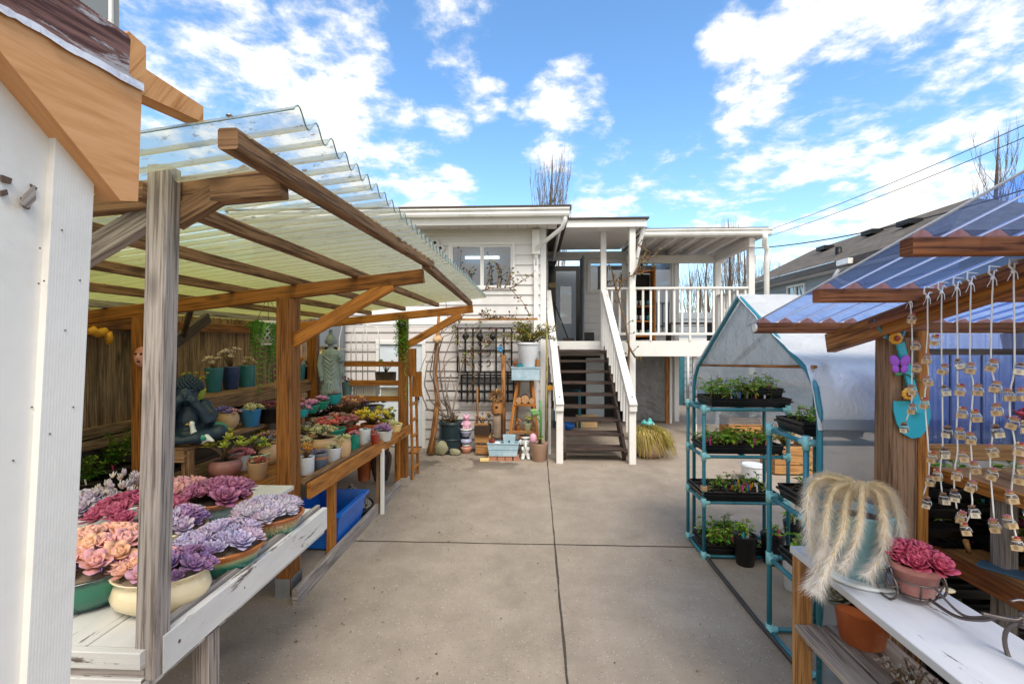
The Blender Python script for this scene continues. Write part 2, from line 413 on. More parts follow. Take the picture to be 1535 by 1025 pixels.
glaze('glaze_drip', [(.0, H('5f7f86')), (.5, H('8ea3a4')), (.72, H('4d5c5c')), (.84, H('a25c30')), (1, H('a9663a'))], .2, .3, (30, 30, 3))
glaze('glaze_cream_teal', [(.0, H('8fc3c2')), (.5, H('a9cfca')), (.8, H('ddd5b0')), (1, H('e6d6ac'))], .15, .12)
glaze('glaze_green', [(.0, H('123f44')), (.3, H('17705a')), (.8, H('1c8266')), (.93, H('2a4a44')), (1, H('3a3a34'))], .14, .15)
glaze('glaze_tan', [(.0, H('8a6438')), (.6, H('b08850')), (1, H('b98d58'))], .3, .15)
glaze('glaze_sage', [(.0, H('86a8a4')), (.7, H('a3c0ba')), (1, H('b9cfc6'))], .2, .1)
glaze('glaze_cream', [(.0, H('a9c0ba')), (.1, H('e0cfa6')), (.6, H('e9d7b0')), (1, H('ecdcb8'))], .14, .06)
glaze('stripe_pot', [(.0, H('59687a')), (.62, H('66748a')), (.66, H('c08a68')), (.78, H('b27c5c')), (.82, H('6c7688')), (1, H('7a7f90'))], .4, .02)

def sheet_clear(t, c, op):
    uv = t.tc.outputs['UV']; sp = t.new('ShaderNodeSeparateXYZ'); t.link(uv, sp.inputs[0])
    st = t.noise(t.mapping(uv, (3, 1.2, 1)), 3, 8, .7)
    wave = t.math('FRACT', sp.outputs[1])          # one period of the corrugation
    val = t.ramp(wave, [(0, (1, 1, 1)), (.2, (0, 0, 0)), (.8, (0, 0, 0)), (1, (1, 1, 1))])
    grime = t.math('MULTIPLY', val, t.ramp(st, [(.32, (0, 0, 0)), (.52, (1, 1, 1))]))
    sp2 = t.ramp(t.noise(t.mapping(uv, (18, 3, 1)), 3, 5, .8), [(.56, (0, 0, 0)), (.64, (1, 1, 1))])
    far = t.ramp(sp.outputs[0], [(.05, (0, 0, 0)), (.6, (1, 1, 1))])
    c2 = t.mix(far, H('ece6c4'), H('e0dc84')); c2 = t.mix(t.math('MULTIPLY', grime, .8), c2, H('a89a4c')); c2 = t.mix(t.math('MULTIPLY', sp2, t.math('SUBTRACT', .9, far, True)), c2, H('5a4a44'))
    o = t.math('ADD', t.math('MULTIPLY', far, .38), op); o = t.math('ADD', o, t.math('MULTIPLY', grime, .35)); o = t.math('ADD', o, t.math('MULTIPLY', t.math('MULTIPLY', sp2, t.math('SUBTRACT', .8, far, True)), .55), True)
    return c2, o, t.mix(far, (.95, .98, .97), (.90, .90, .50))
film('clear_sheet', (.95, .98, .97), .30, .12, .25, streak=sheet_clear, wrinkle=.1, wscale=20)
def sheet_blue(t, c, op):
    uv = t.tc.outputs['UV']; sp = t.new('ShaderNodeSeparateXYZ'); t.link(uv, sp.inputs[0])
    wave = t.math('FRACT', sp.outputs[1]); val = t.ramp(wave, [(0, (1, 1, 1)), (.09, (0, 0, 0)), (.91, (0, 0, 0)), (1, (1, 1, 1))])
    return t.mix(val, H('8fb0f0'), H('f4f6ff')), t.math('ADD', t.math('MULTIPLY', val, .75), op, True)
film('blue_sheet', (.38, .55, .96), .14, .06, .3, streak=sheet_blue, wrinkle=.15, wscale=6)
film('blue_panel', (.42, .55, .92), .45, .1, .3, white=H('93ade8'), wrinkle=.4)
film('white_film', (.92, .94, .96), .86, .3, .15, white=H('f4f5f6'), wrinkle=.9, wscale=7, trl=.3)
film('grey_film', (.84, .89, .94), .74, .25, .15, white=H('cfdbe4'), wrinkle=.8, wscale=7, trl=.35)
film('wall_film', (.76, .80, .85), .60, .2, .2, white=H('c4c8cc'), wrinkle=.5, wscale=4, trl=.5)
film('crinkle_film', (.80, .82, .84), .55, .2, .35, white=H('a9adb0'), wrinkle=1.0, wscale=9)
glass('window_glass', (.45, .56, .62), .01, .84)
glass('jar_glass', (.97, .98, .98), .03, .96)

def concrete():
    m, t = base('concrete'); v = t.tc.outputs['Object']
    big = t.noise(v, .55, 8, .62); mid = t.noise(v, 3.2, 7, .65); fine = t.noise(v, 160, 2, .5)
    c = t.ramp(big, [(.3, H('8a7d6f')), (.5, H('a19384')), (.7, H('b0a293'))])
    c = t.mix(.55, c, t.ramp(mid, [(.3, H('8b7f71')), (.7, H('b4a697'))]), 'MIX')
    vo = t.new('ShaderNodeTexVoronoi', inp={'Scale': 75.0}); t.link(v, vo.inputs['Vector'])
    vsep = t.new('ShaderNodeSeparateXYZ'); t.link(vo.outputs['Color'], vsep.inputs[0])
    ag = t.math('MULTIPLY', t.ramp(vo.outputs['Distance'], [(.18, (1, 1, 1)), (.32, (0, 0, 0))]), t.ramp(vsep.outputs[0], [(.8, (0, 0, 0)), (.84, (1, 1, 1))]))
    agd = t.math('MULTIPLY', t.ramp(vo.outputs['Distance'], [(.2, (1, 1, 1)), (.4, (0, 0, 0))]), t.ramp(vsep.outputs[1], [(.80, (0, 0, 0)), (.84, (1, 1, 1))]))
    c = t.mix(t.math('MULTIPLY', ag, .7), c, H('d9d2c8')); c = t.mix(t.math('MULTIPLY', agd, .55), c, H('5f564e'))
    c = t.mix(t.math('MULTIPLY', t.ramp(fine, [(.4, (1, 1, 1)), (.62, (0, 0, 0))]), .22), c, H('6f665d'))
    # damp and dirt stains
    stn = t.ramp(t.noise(t.mapping(v, (.8, .5, 1)), 1.1, 7, .7), [(.50, (0, 0, 0)), (.66, (1, 1, 1))])
    c = t.mix(t.math('MULTIPLY', stn, .38), c, H('665e58'))
    sep = t.new('ShaderNodeSeparateXYZ'); t.link(v, sep.inputs[0])
    edge = t.ramp(t.math('ADD', sep.outputs[1], t.math('MULTIPLY', mid, 1.2)), [(0, (0, 0, 0)), (1, (1, 1, 1))])
    def mr_(s_, a, b_):
        q = t.new('ShaderNodeMapRange', interpolation_type='SMOOTHSTEP'); t.link(s_, q.inputs[0]); q.inputs[1].default_value = a; q.inputs[2].default_value = b_; return q.outputs[0]
    wet = t.math('MULTIPLY', mr_(sep.outputs[1], 5.9, 6.6), t.ramp(t.noise(v, 2.1, 5, .6), [(.50, (0, 0, 0)), (.54, (1, 1, 1))]))
    wet = t.math('MULTIPLY', wet, mr_(sep.outputs[0], .1, -.4)); wet = t.math('MULTIPLY', wet, mr_(sep.outputs[0], -1.9, -1.4))
    c = t.mix(t.math('MULTIPLY', wet, .7), c, H('4a4038'))
    t.link(c, t.b.inputs['Base Color']); t.b.inputs['Roughness'].default_value = .85
    h = t.math('ADD', t.math('MULTIPLY', fine, .5), t.math('ADD', ag, t.math('MULTIPLY', agd, -1)))
    bumpy(t, h, .35, .003)
concrete()
def shingle():
    m, t = base('shingles'); br = t.new('ShaderNodeTexBrick', inp={'Scale': 1.0, 'Mortar Size': .012, 'Brick Width': .30, 'Row Height': .14, 'Bias': 0})
    br.inputs['Color1'].default_value = (*H('756a5e'), 1); br.inputs['Color2'].default_value = (*H('534a42'), 1); br.inputs['Mortar'].default_value = (*H('3c3630'), 1)
    t.link(t.tc.outputs['UV'], br.inputs['Vector'])
    c = t.mix(.4, br.outputs[0], t.ramp(t.noise(t.tc.outputs['UV'], 1.7, 8, .7), [(.3, H('4c443c')), (.7, H('80766a'))]))
    t.link(c, t.b.inputs['Base Color']); t.b.inputs['Roughness'].default_value = .95; bumpy(t, br.outputs[1], .4, .01)
shingle()
def dirt_mat():
    m, t = base('earth'); v = t.tc.outputs['Object']
    t.link(t.ramp(t.noise(v, .6, 8, .7), [(.3, H('5a5a3c')), (.7, H('7d7a5a'))]), t.b.inputs['Base Color']); t.b.inputs['Roughness'].default_value = 1
dirt_mat()

# ---------------------------------------------------------------- camera, sky, sun
cam = bpy.data.cameras.new('camera'); co = bpy.data.objects.new('camera', cam); COL.objects.link(co)
co.location = EYE; co.rotation_euler = (math.pi / 2, 0, YAW); cam.sensor_width = 36; cam.lens = 36 * FPX / 1535; cam.clip_end = 2000; cam.clip_start = .03
sc.camera = co
SUN_EL, SUN_AZ = math.radians(52), math.radians(162)     # azimuth from +Y clockwise: behind the camera, a little to the left
w = bpy.data.worlds.new('World'); sc.world = w; w.use_nodes = True
class WN(NT):
    pass
t = WN(w); t.n.clear(); out = t.new('ShaderNodeOutputWorld'); bg = t.new('ShaderNodeBackground'); t.link(bg.outputs[0], out.inputs[0])
sky = t.new('ShaderNodeTexSky', sky_type='NISHITA', sun_disc=False, sun_elevation=SUN_EL, sun_rotation=SUN_AZ, altitude=50, air_density=1.0, dust_density=.4, ozone_density=2.0)
tc = t.new('ShaderNodeTexCoord'); dirv = tc.outputs['Generated']
sepd = t.new('ShaderNodeSeparateXYZ'); t.link(dirv, sepd.inputs[0])
zz = t.math('ADD', t.math('MAXIMUM', sepd.outputs[2], 0.0), .16)
cmb = t.new('ShaderNodeCombineXYZ'); t.link(t.math('DIVIDE', sepd.outputs[0], zz), cmb.inputs[0]); t.link(t.math('DIVIDE', sepd.outputs[1], zz), cmb.inputs[1])
nz = t.noise(cmb.outputs[0], 2.6, 10, .60, .25); nzb = t.noise(cmb.outputs[0], 9.0, 8, .65, .2)
blobs = None
#   px, py, radius in px, weight
BL = [(300, 40, 100, 1), (240, 130, 110, 1), (390, 110, 80, .9), (520, 90, 70, .95), (470, 60, 60, .8), (330, 200, 80, .9), (490, 190, 85, 1), (560, 240, 90, 1.05), (640, 285, 70, 1), (545, 160, 60, .8),
      (545, 10, 40, .8), (690, 100, 45, .85), (715, 130, 55, .75), (672, 185, 38, .8), (690, 5, 80, .75), (850, 155, 62, 1.05), (840, 200, 60, .95), (805, 180, 45, .8), (880, 170, 45, .9),
      (1090, 55, 48, .85), (1135, 160, 65, .95), (1120, 185, 50, .8), (1180, 75, 70, .95), (1260, 30, 110, .95), (1330, 60, 110, 1), (1450, 60, 120, 1.0), (1400, 120, 110, .95), (1290, 170, 90, .95), (1200, 205, 90, .9), (1500, 130, 100, .9), (1160, 235, 70, .75), (1350, 175, 80, .75),
      (980, 290, 70, .75), (900, 325, 100, .8), (1050, 325, 100, .75), (1160, 340, 80, .7), (950, 245, 30, .45), (1370, 310, 75, 1.25), (1330, 340, 60, 1.1), (1440, 300, 60, 1.2), (1260, 345, 70, 1.0), (1230, 365, 80, .85), (700, 330, 90, .55), (560, 320, 120, .85), (1480, 330, 90, .8), (430, 300, 150, .9), (250, 330, 200, .9)]
def blob(px, py, r, wt):
    if py is None: d = px
    else: d = ray(px, py).normalized()
    ang = r / FPX * (1.0 if py is None else (FW.dot(d)) ** 1.6 + .1)
    dp = t.new('ShaderNodeVectorMath', operation='DOT_PRODUCT'); t.link(dirv, dp.inputs[0]); dp.inputs[1].default_value = d
    mr = t.new('ShaderNodeMapRange', interpolation_type='SMOOTHSTEP'); t.link(dp.outputs['Value'], mr.inputs[0])
    mr.inputs[1].default_value = math.cos(ang * 1.5); mr.inputs[2].default_value = math.cos(ang * .05); mr.inputs[3].default_value = 0; mr.inputs[4].default_value = wt
    return mr.outputs[0]
for b_ in BL:
    o_ = blob(*b_); blobs = o_ if blobs is None else t.math('MAXIMUM', blobs, o_)
# unseen bright cloud cover behind the camera, added as fill light
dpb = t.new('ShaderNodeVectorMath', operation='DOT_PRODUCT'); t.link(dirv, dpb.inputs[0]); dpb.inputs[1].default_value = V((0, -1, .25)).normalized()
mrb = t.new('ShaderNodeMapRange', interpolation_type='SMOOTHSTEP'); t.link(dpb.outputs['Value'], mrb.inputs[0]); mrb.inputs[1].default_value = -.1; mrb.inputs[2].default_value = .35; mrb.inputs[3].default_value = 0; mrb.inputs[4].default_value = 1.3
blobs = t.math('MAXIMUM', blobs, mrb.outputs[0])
nn = t.math('ADD', t.math('MULTIPLY', t.math('SUBTRACT', nz, .5), 2.6), t.math('MULTIPLY', t.math('SUBTRACT', nzb, .5), 1.3))
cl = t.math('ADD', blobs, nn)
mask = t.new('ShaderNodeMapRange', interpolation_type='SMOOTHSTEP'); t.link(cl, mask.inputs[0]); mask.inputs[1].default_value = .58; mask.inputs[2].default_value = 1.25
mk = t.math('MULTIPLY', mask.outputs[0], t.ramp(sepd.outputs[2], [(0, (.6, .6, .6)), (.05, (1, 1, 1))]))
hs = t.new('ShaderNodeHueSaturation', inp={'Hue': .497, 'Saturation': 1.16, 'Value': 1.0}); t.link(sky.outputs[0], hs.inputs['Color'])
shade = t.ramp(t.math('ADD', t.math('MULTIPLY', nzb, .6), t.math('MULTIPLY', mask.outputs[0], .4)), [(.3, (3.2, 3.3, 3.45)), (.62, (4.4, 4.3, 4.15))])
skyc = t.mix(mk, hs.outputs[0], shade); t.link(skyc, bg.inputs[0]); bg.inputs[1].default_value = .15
sl = bpy.data.lights.new('sun', 'SUN'); so = bpy.data.objects.new('sun', sl); COL.objects.link(so)
sl.energy = 1.5; sl.angle = math.radians(24); sl.color = (1, .93, .82)
sd = V((math.sin(SUN_AZ) * math.cos(SUN_EL), math.cos(SUN_AZ) * math.cos(SUN_EL), math.sin(SUN_EL)))
so.rotation_euler = (-sd).to_track_quat('-Z', 'Y').to_euler()
sc.view_settings.view_transform = 'Standard'; sc.view_settings.look = 'None'; sc.view_settings.exposure = 1.05; sc.view_settings.gamma = 1
sc.cycles.max_bounces = 8; sc.cycles.transparent_max_bounces = 16; sc.cycles.use_denoising = True; sc.cycles.caustics_reflective = False; sc.cycles.caustics_refractive = False
Z_ = V((0, 0, 1))
# ================================================================ ground
b = MB(); b.quad((-600, -600, -.03), (600, -600, -.03), (600, 600, -.03), (-600, 600, -.03)); struct(b.build('ground', 'earth'))
b = MB(); b.quad((-6, -4, 0), (6.6, -4, 0), (6.6, 18, 0), (-6, 18, 0)); struct(b.build('concrete_yard', 'concrete'))
def joint(pts, w):
    b = MB(); L = []; R = []
    for i, (x, y) in enumerate(pts):
        d = V(pts[min(i + 1, len(pts) - 1)]) - V(pts[max(i - 1, 0)]); d.normalize(); n = V((-d.y, d.x)); ww = w * U(.6, 1.3) / 2
        L.append((x + n.x * ww, y + n.y * ww, .004)); R.append((x - n.x * ww, y - n.y * ww, .004))
    for i in range(len(pts) - 1): b.quad(R[i], R[i + 1], L[i + 1], L[i])
    struct(b.build('concrete_joint', 'joint_dark'))
plain('joint_dark', H('4b423b'), .95, .35, 40, .5)
joint([(.155 + .035 * (y / 7) + U(-.003, .003), y) for y in [i * .12 for i in range(-8, 72)]], .013)
joint([(x, 3.93 + .004 * x + U(-.003, .003)) for x in [-4 + i * .12 for i in range(0, 76)]], .012)

# litter blown over the concrete
b = MB()
for k in range(260):
    y = U(2.2, 7.2); x = rnd.choice([U(-1.5, 1.2), U(-1.5, -1.0), U(-1.4, .2)]); 
    if k % 3 == 0: y = U(6.2, 7.2)
    a = U(0, 6.28); b.blade((x, y, .007), (math.cos(a), math.sin(a), .1), Z_, U(.008, .028), U(.006, .014), tuple(c * U(.7, 1.2) for c in H(rnd.choice(['7a5f3c', '8c7a58', '5a4630', 'a08c68', '6a6a44']))), .3, .1)
o = b.build('leaf_litter', 'leafy'); o['kind'] = 'stuff'
# ================================================================ house
HY = 7.45; PY = 10.2
house = thing('house', 'white clapboard house with low flat roof, raised porch door and gutters', 'house', (-1.5, 9, 0))
def siding(b, ax, fixed, a0, a1, z0, z1, step, holes, outward, lip=.024):
    """lapped boards on a wall: ax 'x' runs along x at y=fixed, 'y' along y at x=fixed"""
    cuts = sorted({z0, z1} | {h[2] for h in holes} | {h[3] for h in holes}); rows = []
    z = z0
    while z < z1 - 1e-6:
        nz_ = min(z + step, z1); br = [z] + [c for c in cuts if z < c < nz_] + [nz_]
        for i in range(len(br) - 1): rows.append((br[i], br[i + 1], z, step, br[i] == z))
        z = nz_
    for r0, r1, zb, st, low in rows:
        spans = [(a0, a1)]
        for h in holes:
            if h[2] < r1 - 1e-6 and h[3] > r0 + 1e-6:
                ns = []
                for s0, s1 in spans:
                    if h[0] > s0: ns.append((s0, min(s1, h[0])))
                    if h[1] < s1: ns.append((max(s0, h[1]), s1))
                spans = [q for q in ns if q[1] - q[0] > .005]
        o0 = lip * (1 - (r0 - zb) / st) * outward; o1 = lip * (1 - (r1 - zb) / st) * outward
        for s0, s1 in spans:
            P = (lambda a, o, z: (a, fixed + o, z)) if ax == 'x' else (lambda a, o, z: (fixed + o, a, z))
            b.quad(P(s0, o0, r0), P(s1, o0, r0), P(s1, o1, r1), P(s0, o1, r1))
            if low: b.quad(P(s0, 0, r0), P(s1, 0, r0), P(s1, o0, r0), P(s0, o0, r0))
WIN = (-1.37, -.30, 2.53, 3.29); DOOR = (-2.50, -1.80, 0, 1.66)
b = MB(); siding(b, 'x', HY, -4.6, .19, 1.98, 3.56, .158, [WIN], -1); b.build('upper_wall', 'siding_white', house)
b = MB(); siding(b, 'x', HY, -4.6, .19, 0.0, 1.94, .155, [DOOR], -1); b.build('lower_wall', 'siding_grey', house)
b = MB(); b.box(-4.6, .19, HY - .012, HY + .05, 1.942, 1.978); b.build('belt_trim', 'trim_white', house)
b = MB(); siding(b, 'y', .19, HY, PY, 0, 3.6, .158, [], 1); b.build('side_wall', 'siding_white', house)
b = MB(); b.box(.10, .205, HY - .03, HY - .016, .02, 3.5); b.box(.192, .206, HY - .03, HY + .08, .02, 3.5); b.build('corner_trim', 'trim_white', house)
# block behind the walls so nothing shows through
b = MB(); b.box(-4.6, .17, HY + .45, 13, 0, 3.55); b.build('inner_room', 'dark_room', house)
# soffit, fascia, gutter, roof
b = MB()
for i in range(33):
    x = -4.6 + i * .155
    if x < .34: b.box(x + .003, min(x + .152, .36), 6.99, HY + .02, 3.500, 3.512, ch=.001)
b.build('eave_soffit', 'soffit', house)
b = MB(); b.box(-4.6, .40, 6.955, 6.985, 3.45, 3.60); b.box(.40, .43, 6.955, PY, 3.45, 3.60); b.build('fascia', 'trim_white', house)
def gutter(b, x0, x1, y, z):
    pr = [(0, .0), (0, -.11), (-.085, -.11), (-.10, -.08), (-.095, -.05), (-.12, -.02), (-.12, .0), (-.11, .0), (-.11, -.02), (-.085, -.05), (-.09, -.075), (-.08, -.1), (-.01, -.1), (-.01, 0)]
    i = len(b.v); n = len(pr)
    for x in (x0, x1):
        for dy, dz in pr: b.v.append(V((x, y + dy, z + dz)))
    for k in range(n):
        k2 = (k + 1) % n; b.face([i + k, i + k2, i + n + k2, i + n + k])
    b.face([i + k for k in range(n)]); b.face([i + n + k for k in range(n - 1, -1, -1)])
b = MB(); gutter(b, -4.6, .52, 6.953, 3.665); b.build('gutter', 'gutter_white', house)
b = MB(); b.box(-4.7, .55, 6.90, 13, 3.67, 3.72); b.build('roof', 'roof_edge', house)
def dpipe(b, pts, r=.038): b.tube(pts, r, 8)
b = MB(); dpipe(b, [(.46, 6.9, 3.62), (.46, 6.92, 3.50), (.42, 6.97, 3.40), (.2, 7.20, 3.27), (.03, 7.34, 3.16), (.03, 7.38, 3.08), (.03, 7.38, 2.9)], .034); b.build('downspout_elbow', 'gutter_white', house)
b = MB(); b.box(-.005, .07, 7.35, 7.41, .05, 3.0); b.build('downspout', 'gutter_white', house)
b = MB(); b.box(-.03, .095, 7.33, 7.43, 3.08, 3.46); b.build('downspout_hopper', 'gutter_white', house)
def window(par, x0, x1, z0, z1, y, mull=None, fw=.045, curtains=None, sill=True):
    f = MB(); yo = y - .03
    f.box(x0 - fw, x1 + fw, yo - .012, y + .05, z1, z1 + fw); f.box(x0 - fw, x1 + fw, yo - .012, y + .05, z0 - fw, z0); f.box(x0 - fw, x0, yo - .01, y + .05, z0, z1); f.box(x1, x1 + fw, yo - .01, y + .05, z0, z1)
    iw = .028
    xs = [x0, x1] if mull is None else [x0, mull, x1]
    for a, c in zip(xs, xs[1:]):
        yy = yo + (.0 if a == x0 else .012)
        f.box(a, c, yy, yy + .04, z1 - iw, z1); f.box(a, c, yy, yy + .04, z0, z0 + iw); f.box(a, a + iw, yy + .001, yy + .039, z0 + iw, z1 - iw); f.box(c - iw, c, yy + .001, yy + .039, z0 + iw, z1 - iw)
    fr = f.build('window', 'trim_white', par)
    for a, c in zip(xs, xs[1:]):
        g = MB(); g.quad((a + iw, yo + .02, z0 + iw), (c - iw, yo + .02, z0 + iw), (c - iw, yo + .02, z1 - iw), (a + iw, yo + .02, z1 - iw)); g.build('pane', 'window_glass', fr)
    return fr
w1 = window(house, WIN[0] + .045, WIN[1] - .045, WIN[2] + .045, WIN[3] - .045, HY, -.83)
b = MB(); b.quad((-1.6, HY + .40, 2.3), (0, HY + .40, 2.3), (0, HY + .40, 3.5), (-1.6, HY + .40, 3.5)); b.build('room_back', 'render_grey', house)
b = MB(); b.box(-1.15, -.58, HY + .30, HY + .36, 3.09, 3.13); m_, t_ = base('tube_light'); t_.b.inputs['Emission Color'].default_value = (1, .97, .9, 1); t_.b.inputs['Emission Strength'].default_value = 1.6
b.build('ceiling_light', 'tube_light', house)
# lower white door behind the stand
d_ = MB(); x0, x1, z1 = DOOR[0], DOOR[1], DOOR[3]
d_.box(x0 - .05, x0, HY - .035, HY + .05, 0, z1); d_.box(x1, x1 + .06, HY - .035, HY + .05, 0, z1); d_.box(x0 - .05, x1 + .06, HY - .036, HY + .05, z1, z1 + .07); d_.build('door_frame', 'trim_white', house)
d_ = MB(); d_.box(x0, x1, HY + .0, HY + .04, .02, z1)
for zz0, zz1 in ((.12, .62), (.74, 1.55)): d_.box(x0 + .1, x1 - .1, HY - .006, HY + .004, zz0, zz1)
dr = d_.build('door', 'door_blue', house)
b = MB(); b.ball((x1 - .06, HY - .05, .80), .032); b.ball((x1 - .06, HY - .05, .97), .028); b.tube([(x1 - .06, HY, .8), (x1 - .06, HY - .05, .8)], .012); b.tube([(x1 - .06, HY, .97), (x1 - .06, HY - .04, .97)], .014); b.build('handle', 'black_metal', dr)
# porch wall and its openings
OP = (.31, 1.00, 1.72, 3.48); W2 = (1.15, 1.97, 2.76, 3.47); SG = (2.12, 3.00, 1.85, 3.47)
b = MB(); siding(b, 'x', PY, .19, 3.06, 1.5, 3.66, .155, [OP, W2, SG], -1); b.build('porch_wall', 'siding_white', house)
b = MB(); siding(b, 'x', PY, .19, 3.06, 0, 1.5, .155, [(.5, 2.0, 0, 1.4)], -1); b.build('basement_wall', 'siding_grey', house)
window(house, W2[0] + .045, W2[1] - .045, W2[2] + .045, W2[3] - .045, PY)
sgf = window(house, SG[0] + .05, SG[1] - .05, SG[2] + .05, SG[3] - .05, PY, 2.56)
b = MB(); b.box(3.0, 3.10, PY - .06, PY + 2.5, 0, 3.66); b.build('porch_end_trim', 'trim_white', house)
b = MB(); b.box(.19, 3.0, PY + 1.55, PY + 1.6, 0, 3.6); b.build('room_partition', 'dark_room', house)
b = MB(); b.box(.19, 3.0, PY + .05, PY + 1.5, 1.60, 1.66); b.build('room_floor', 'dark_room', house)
b = MB(); b.box(OP[0] - .05, OP[0], PY - .04, PY + .1, 1.72, OP[3]); b.box(OP[1], OP[1] + .05, PY - .04, PY + .1, 1.72, OP[3]); b.box(OP[0] - .05, OP[1] + .05, PY - .041, PY + .1, OP[3], OP[3] + .06); b.build('doorway_frame', 'trim_white', house)
d_ = MB()   # inner white door standing open with a tall glass light
dx0, dx1, dy = .50, .96, PY + .55
d_.box(dx0, dx0 + .1, dy, dy + .04, 1.72, 3.32); d_.box(dx1 - .1, dx1, dy, dy + .04, 1.72, 3.32); d_.box(dx0 + .1, dx1 - .1, dy, dy + .04, 1.72, 2.12); d_.box(dx0 + .1, dx1 - .1, dy, dy + .04, 2.98, 3.32)
dd = d_.build('inner_door', 'door_blue', house)
g = MB(); g.quad((dx0 + .1, dy + .02, 2.12), (dx1 - .1, dy + .02, 2.12), (dx1 - .1, dy + .02, 2.98), (dx0 + .1, dy + .02, 2.98)); g.build('pane', 'window_glass', dd)
b = MB(); b.box(.99, 1.02, PY - .65, PY - .05, 1.73, 3.46); ds = b.build('screen_door', 'render_grey', house)
b = MB(); b.box(.34, .50, PY + .45, PY + .49, 2.93, 3.04); b.build('wall_lamp', 'butter', house)
# basement door in the dark under the stairs
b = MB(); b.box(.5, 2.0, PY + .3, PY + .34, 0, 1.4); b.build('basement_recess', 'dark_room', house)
b = MB(); b.box(1.15, 1.55, PY + .2, PY + .26, .02, 1.35); b.build('basement_door', 'door_blue', house)
# ---- porch roofs
b = MB(); b.box(.43, 1.86, 8.12, PY, 3.70, 3.715); b.build('porch_ceiling', 'soffit', house)
b = MB(); b.box(.43, 1.92, 8.08, 8.115, 3.67, 3.80); b.box(1.885, 1.92, 8.115, PY, 3.67, 3.80); b.build('porch_fascia', 'trim_white', house)
b = MB(); b.box(.40, 1.96, 8.04, PY + .2, 3.802, 3.83); b.build('porch_roof', 'roof_edge', house)
b = MB(); b.box(1.92, 4.08, 8.32, 11, 3.665, 3.70); b.build('deck_roof', 'roof_edge', house)
b = MB(); b.box(1.925, 4.05, 8.34, 8.37, 3.54, 3.66); b.box(4.02, 4.05, 8.37, 11, 3.54, 3.66); b.build('deck_fascia', 'trim_white', house)
b = MB(); gutter(b, 1.93, 4.10, 8.338, 3.66); b.build('deck_gutter', 'gutter_white', house)
for i in range(6):
    x = 2.15 + i * .36; one(house, 'rafter', 'soffit', 'board', (x, 8.38, 3.59), (x, 10.9, 3.59), .045, .12)
b = MB(); b.box(1.95, 4.02, 8.37, 11, 3.655, 3.664); b.build('deck_ceiling', 'soffit', house)
one(house, 'beam', 'soffit', 'board', (1.95, 10.0, 3.44), (4.0, 10.0, 3.44), .09, .17)
one(house, 'beam', 'soffit', 'board', (3.82, 8.38, 3.45), (3.82, 9.95, 3.45), .09, .16)
b = MB(); dpipe(b, [(3.98, 8.24, 3.58), (3.98, 8.26, 3.48), (4.02, 8.36, 3.40), (4.10, 8.42, 3.32), (4.10, 8.44, 3.2), (4.10, 8.44, 1.4)], .045); b.build('deck_downspout', 'gutter_white', house)
b = MB(); dpipe(b, [(1.90, 8.2, 3.74), (1.88, 8.22, 3.6), (1.80, 8.36, 3.1), (1.74, 8.40, 2.55)], .036); b.build('porch_downspout', 'gutter_white', house)

# ---- deck
deck = thing('deck', 'raised white porch deck with baluster railing and roof posts', 'deck', (2, 9.4, 0))
b = MB()
for i in range(11): b.box(.24, 3.9, 8.60 + i * .145, 8.60 + i * .145 + .14, 1.68, 1.715)
b.build('deck_boards', 'grey_timber', deck)
b = MB(); b.box(.21, 1.22, 8.555, 8.595, 1.56, 1.715); b.build('landing_fascia', 'white_paint', deck)
b = MB(); b.box(1.30, 3.95, 8.53, 8.57, 1.44, 1.72); b.box(3.912, 3.95, 8.57, PY, 1.44, 1.72); b.build('rim_board', 'white_paint', deck)
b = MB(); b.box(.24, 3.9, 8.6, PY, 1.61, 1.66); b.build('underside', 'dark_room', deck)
for x, y, z0, z1, r in ((1.26, 8.58, 1.4, 3.70, .05), (1.70, 8.20, 0, 3.68, .052), (3.86, 8.52, .0, 3.54, .052), (3.84, 10.0, 0, 3.36, .06)):
    one(deck, 'post', 'white_paint', 'box', x - r, x + r, y - r, y + r, z0, z1)
one(deck, 'rail', 'white_paint', 'board', (1.31, 8.53, 2.665), (3.81, 8.53, 2.665), .09, .04)
one(deck, 'rail', 'white_paint', 'board', (1.31, 8.53, 1.845), (3.81, 8.53, 1.845), .04, .045)
one(deck, 'rail', 'white_paint', 'board', (3.86, 8.58, 2.665), (3.86, 9.94, 2.665), .09, .04)
one(deck, 'rail', 'white_paint', 'board', (3.86, 8.58, 1.845), (3.86, 9.94, 1.845), .04, .045)
n = 18
for i in range(n):
    x = 1.31 + (i + .7) * 2.5 / n; one(deck, 'baluster', 'white_paint', 'box', x - .019, x + .019, 8.511, 8.549, 1.868 if i % 5 else 1.722, 2.644)
for i in range(9):
    y = 8.65 + i * .15; one(deck, 'baluster', 'white_paint', 'box', 3.841, 3.879, y - .019, y + .019, 1.868, 2.644)
for k in range(3): one(deck, 'lower_post', 'white_paint', 'box', 2.9 + k * .01, 2.97 + k * .01, 8.66 + k * .6, 8.73 + k * .6, 0, 1.43) if k == 0 else None

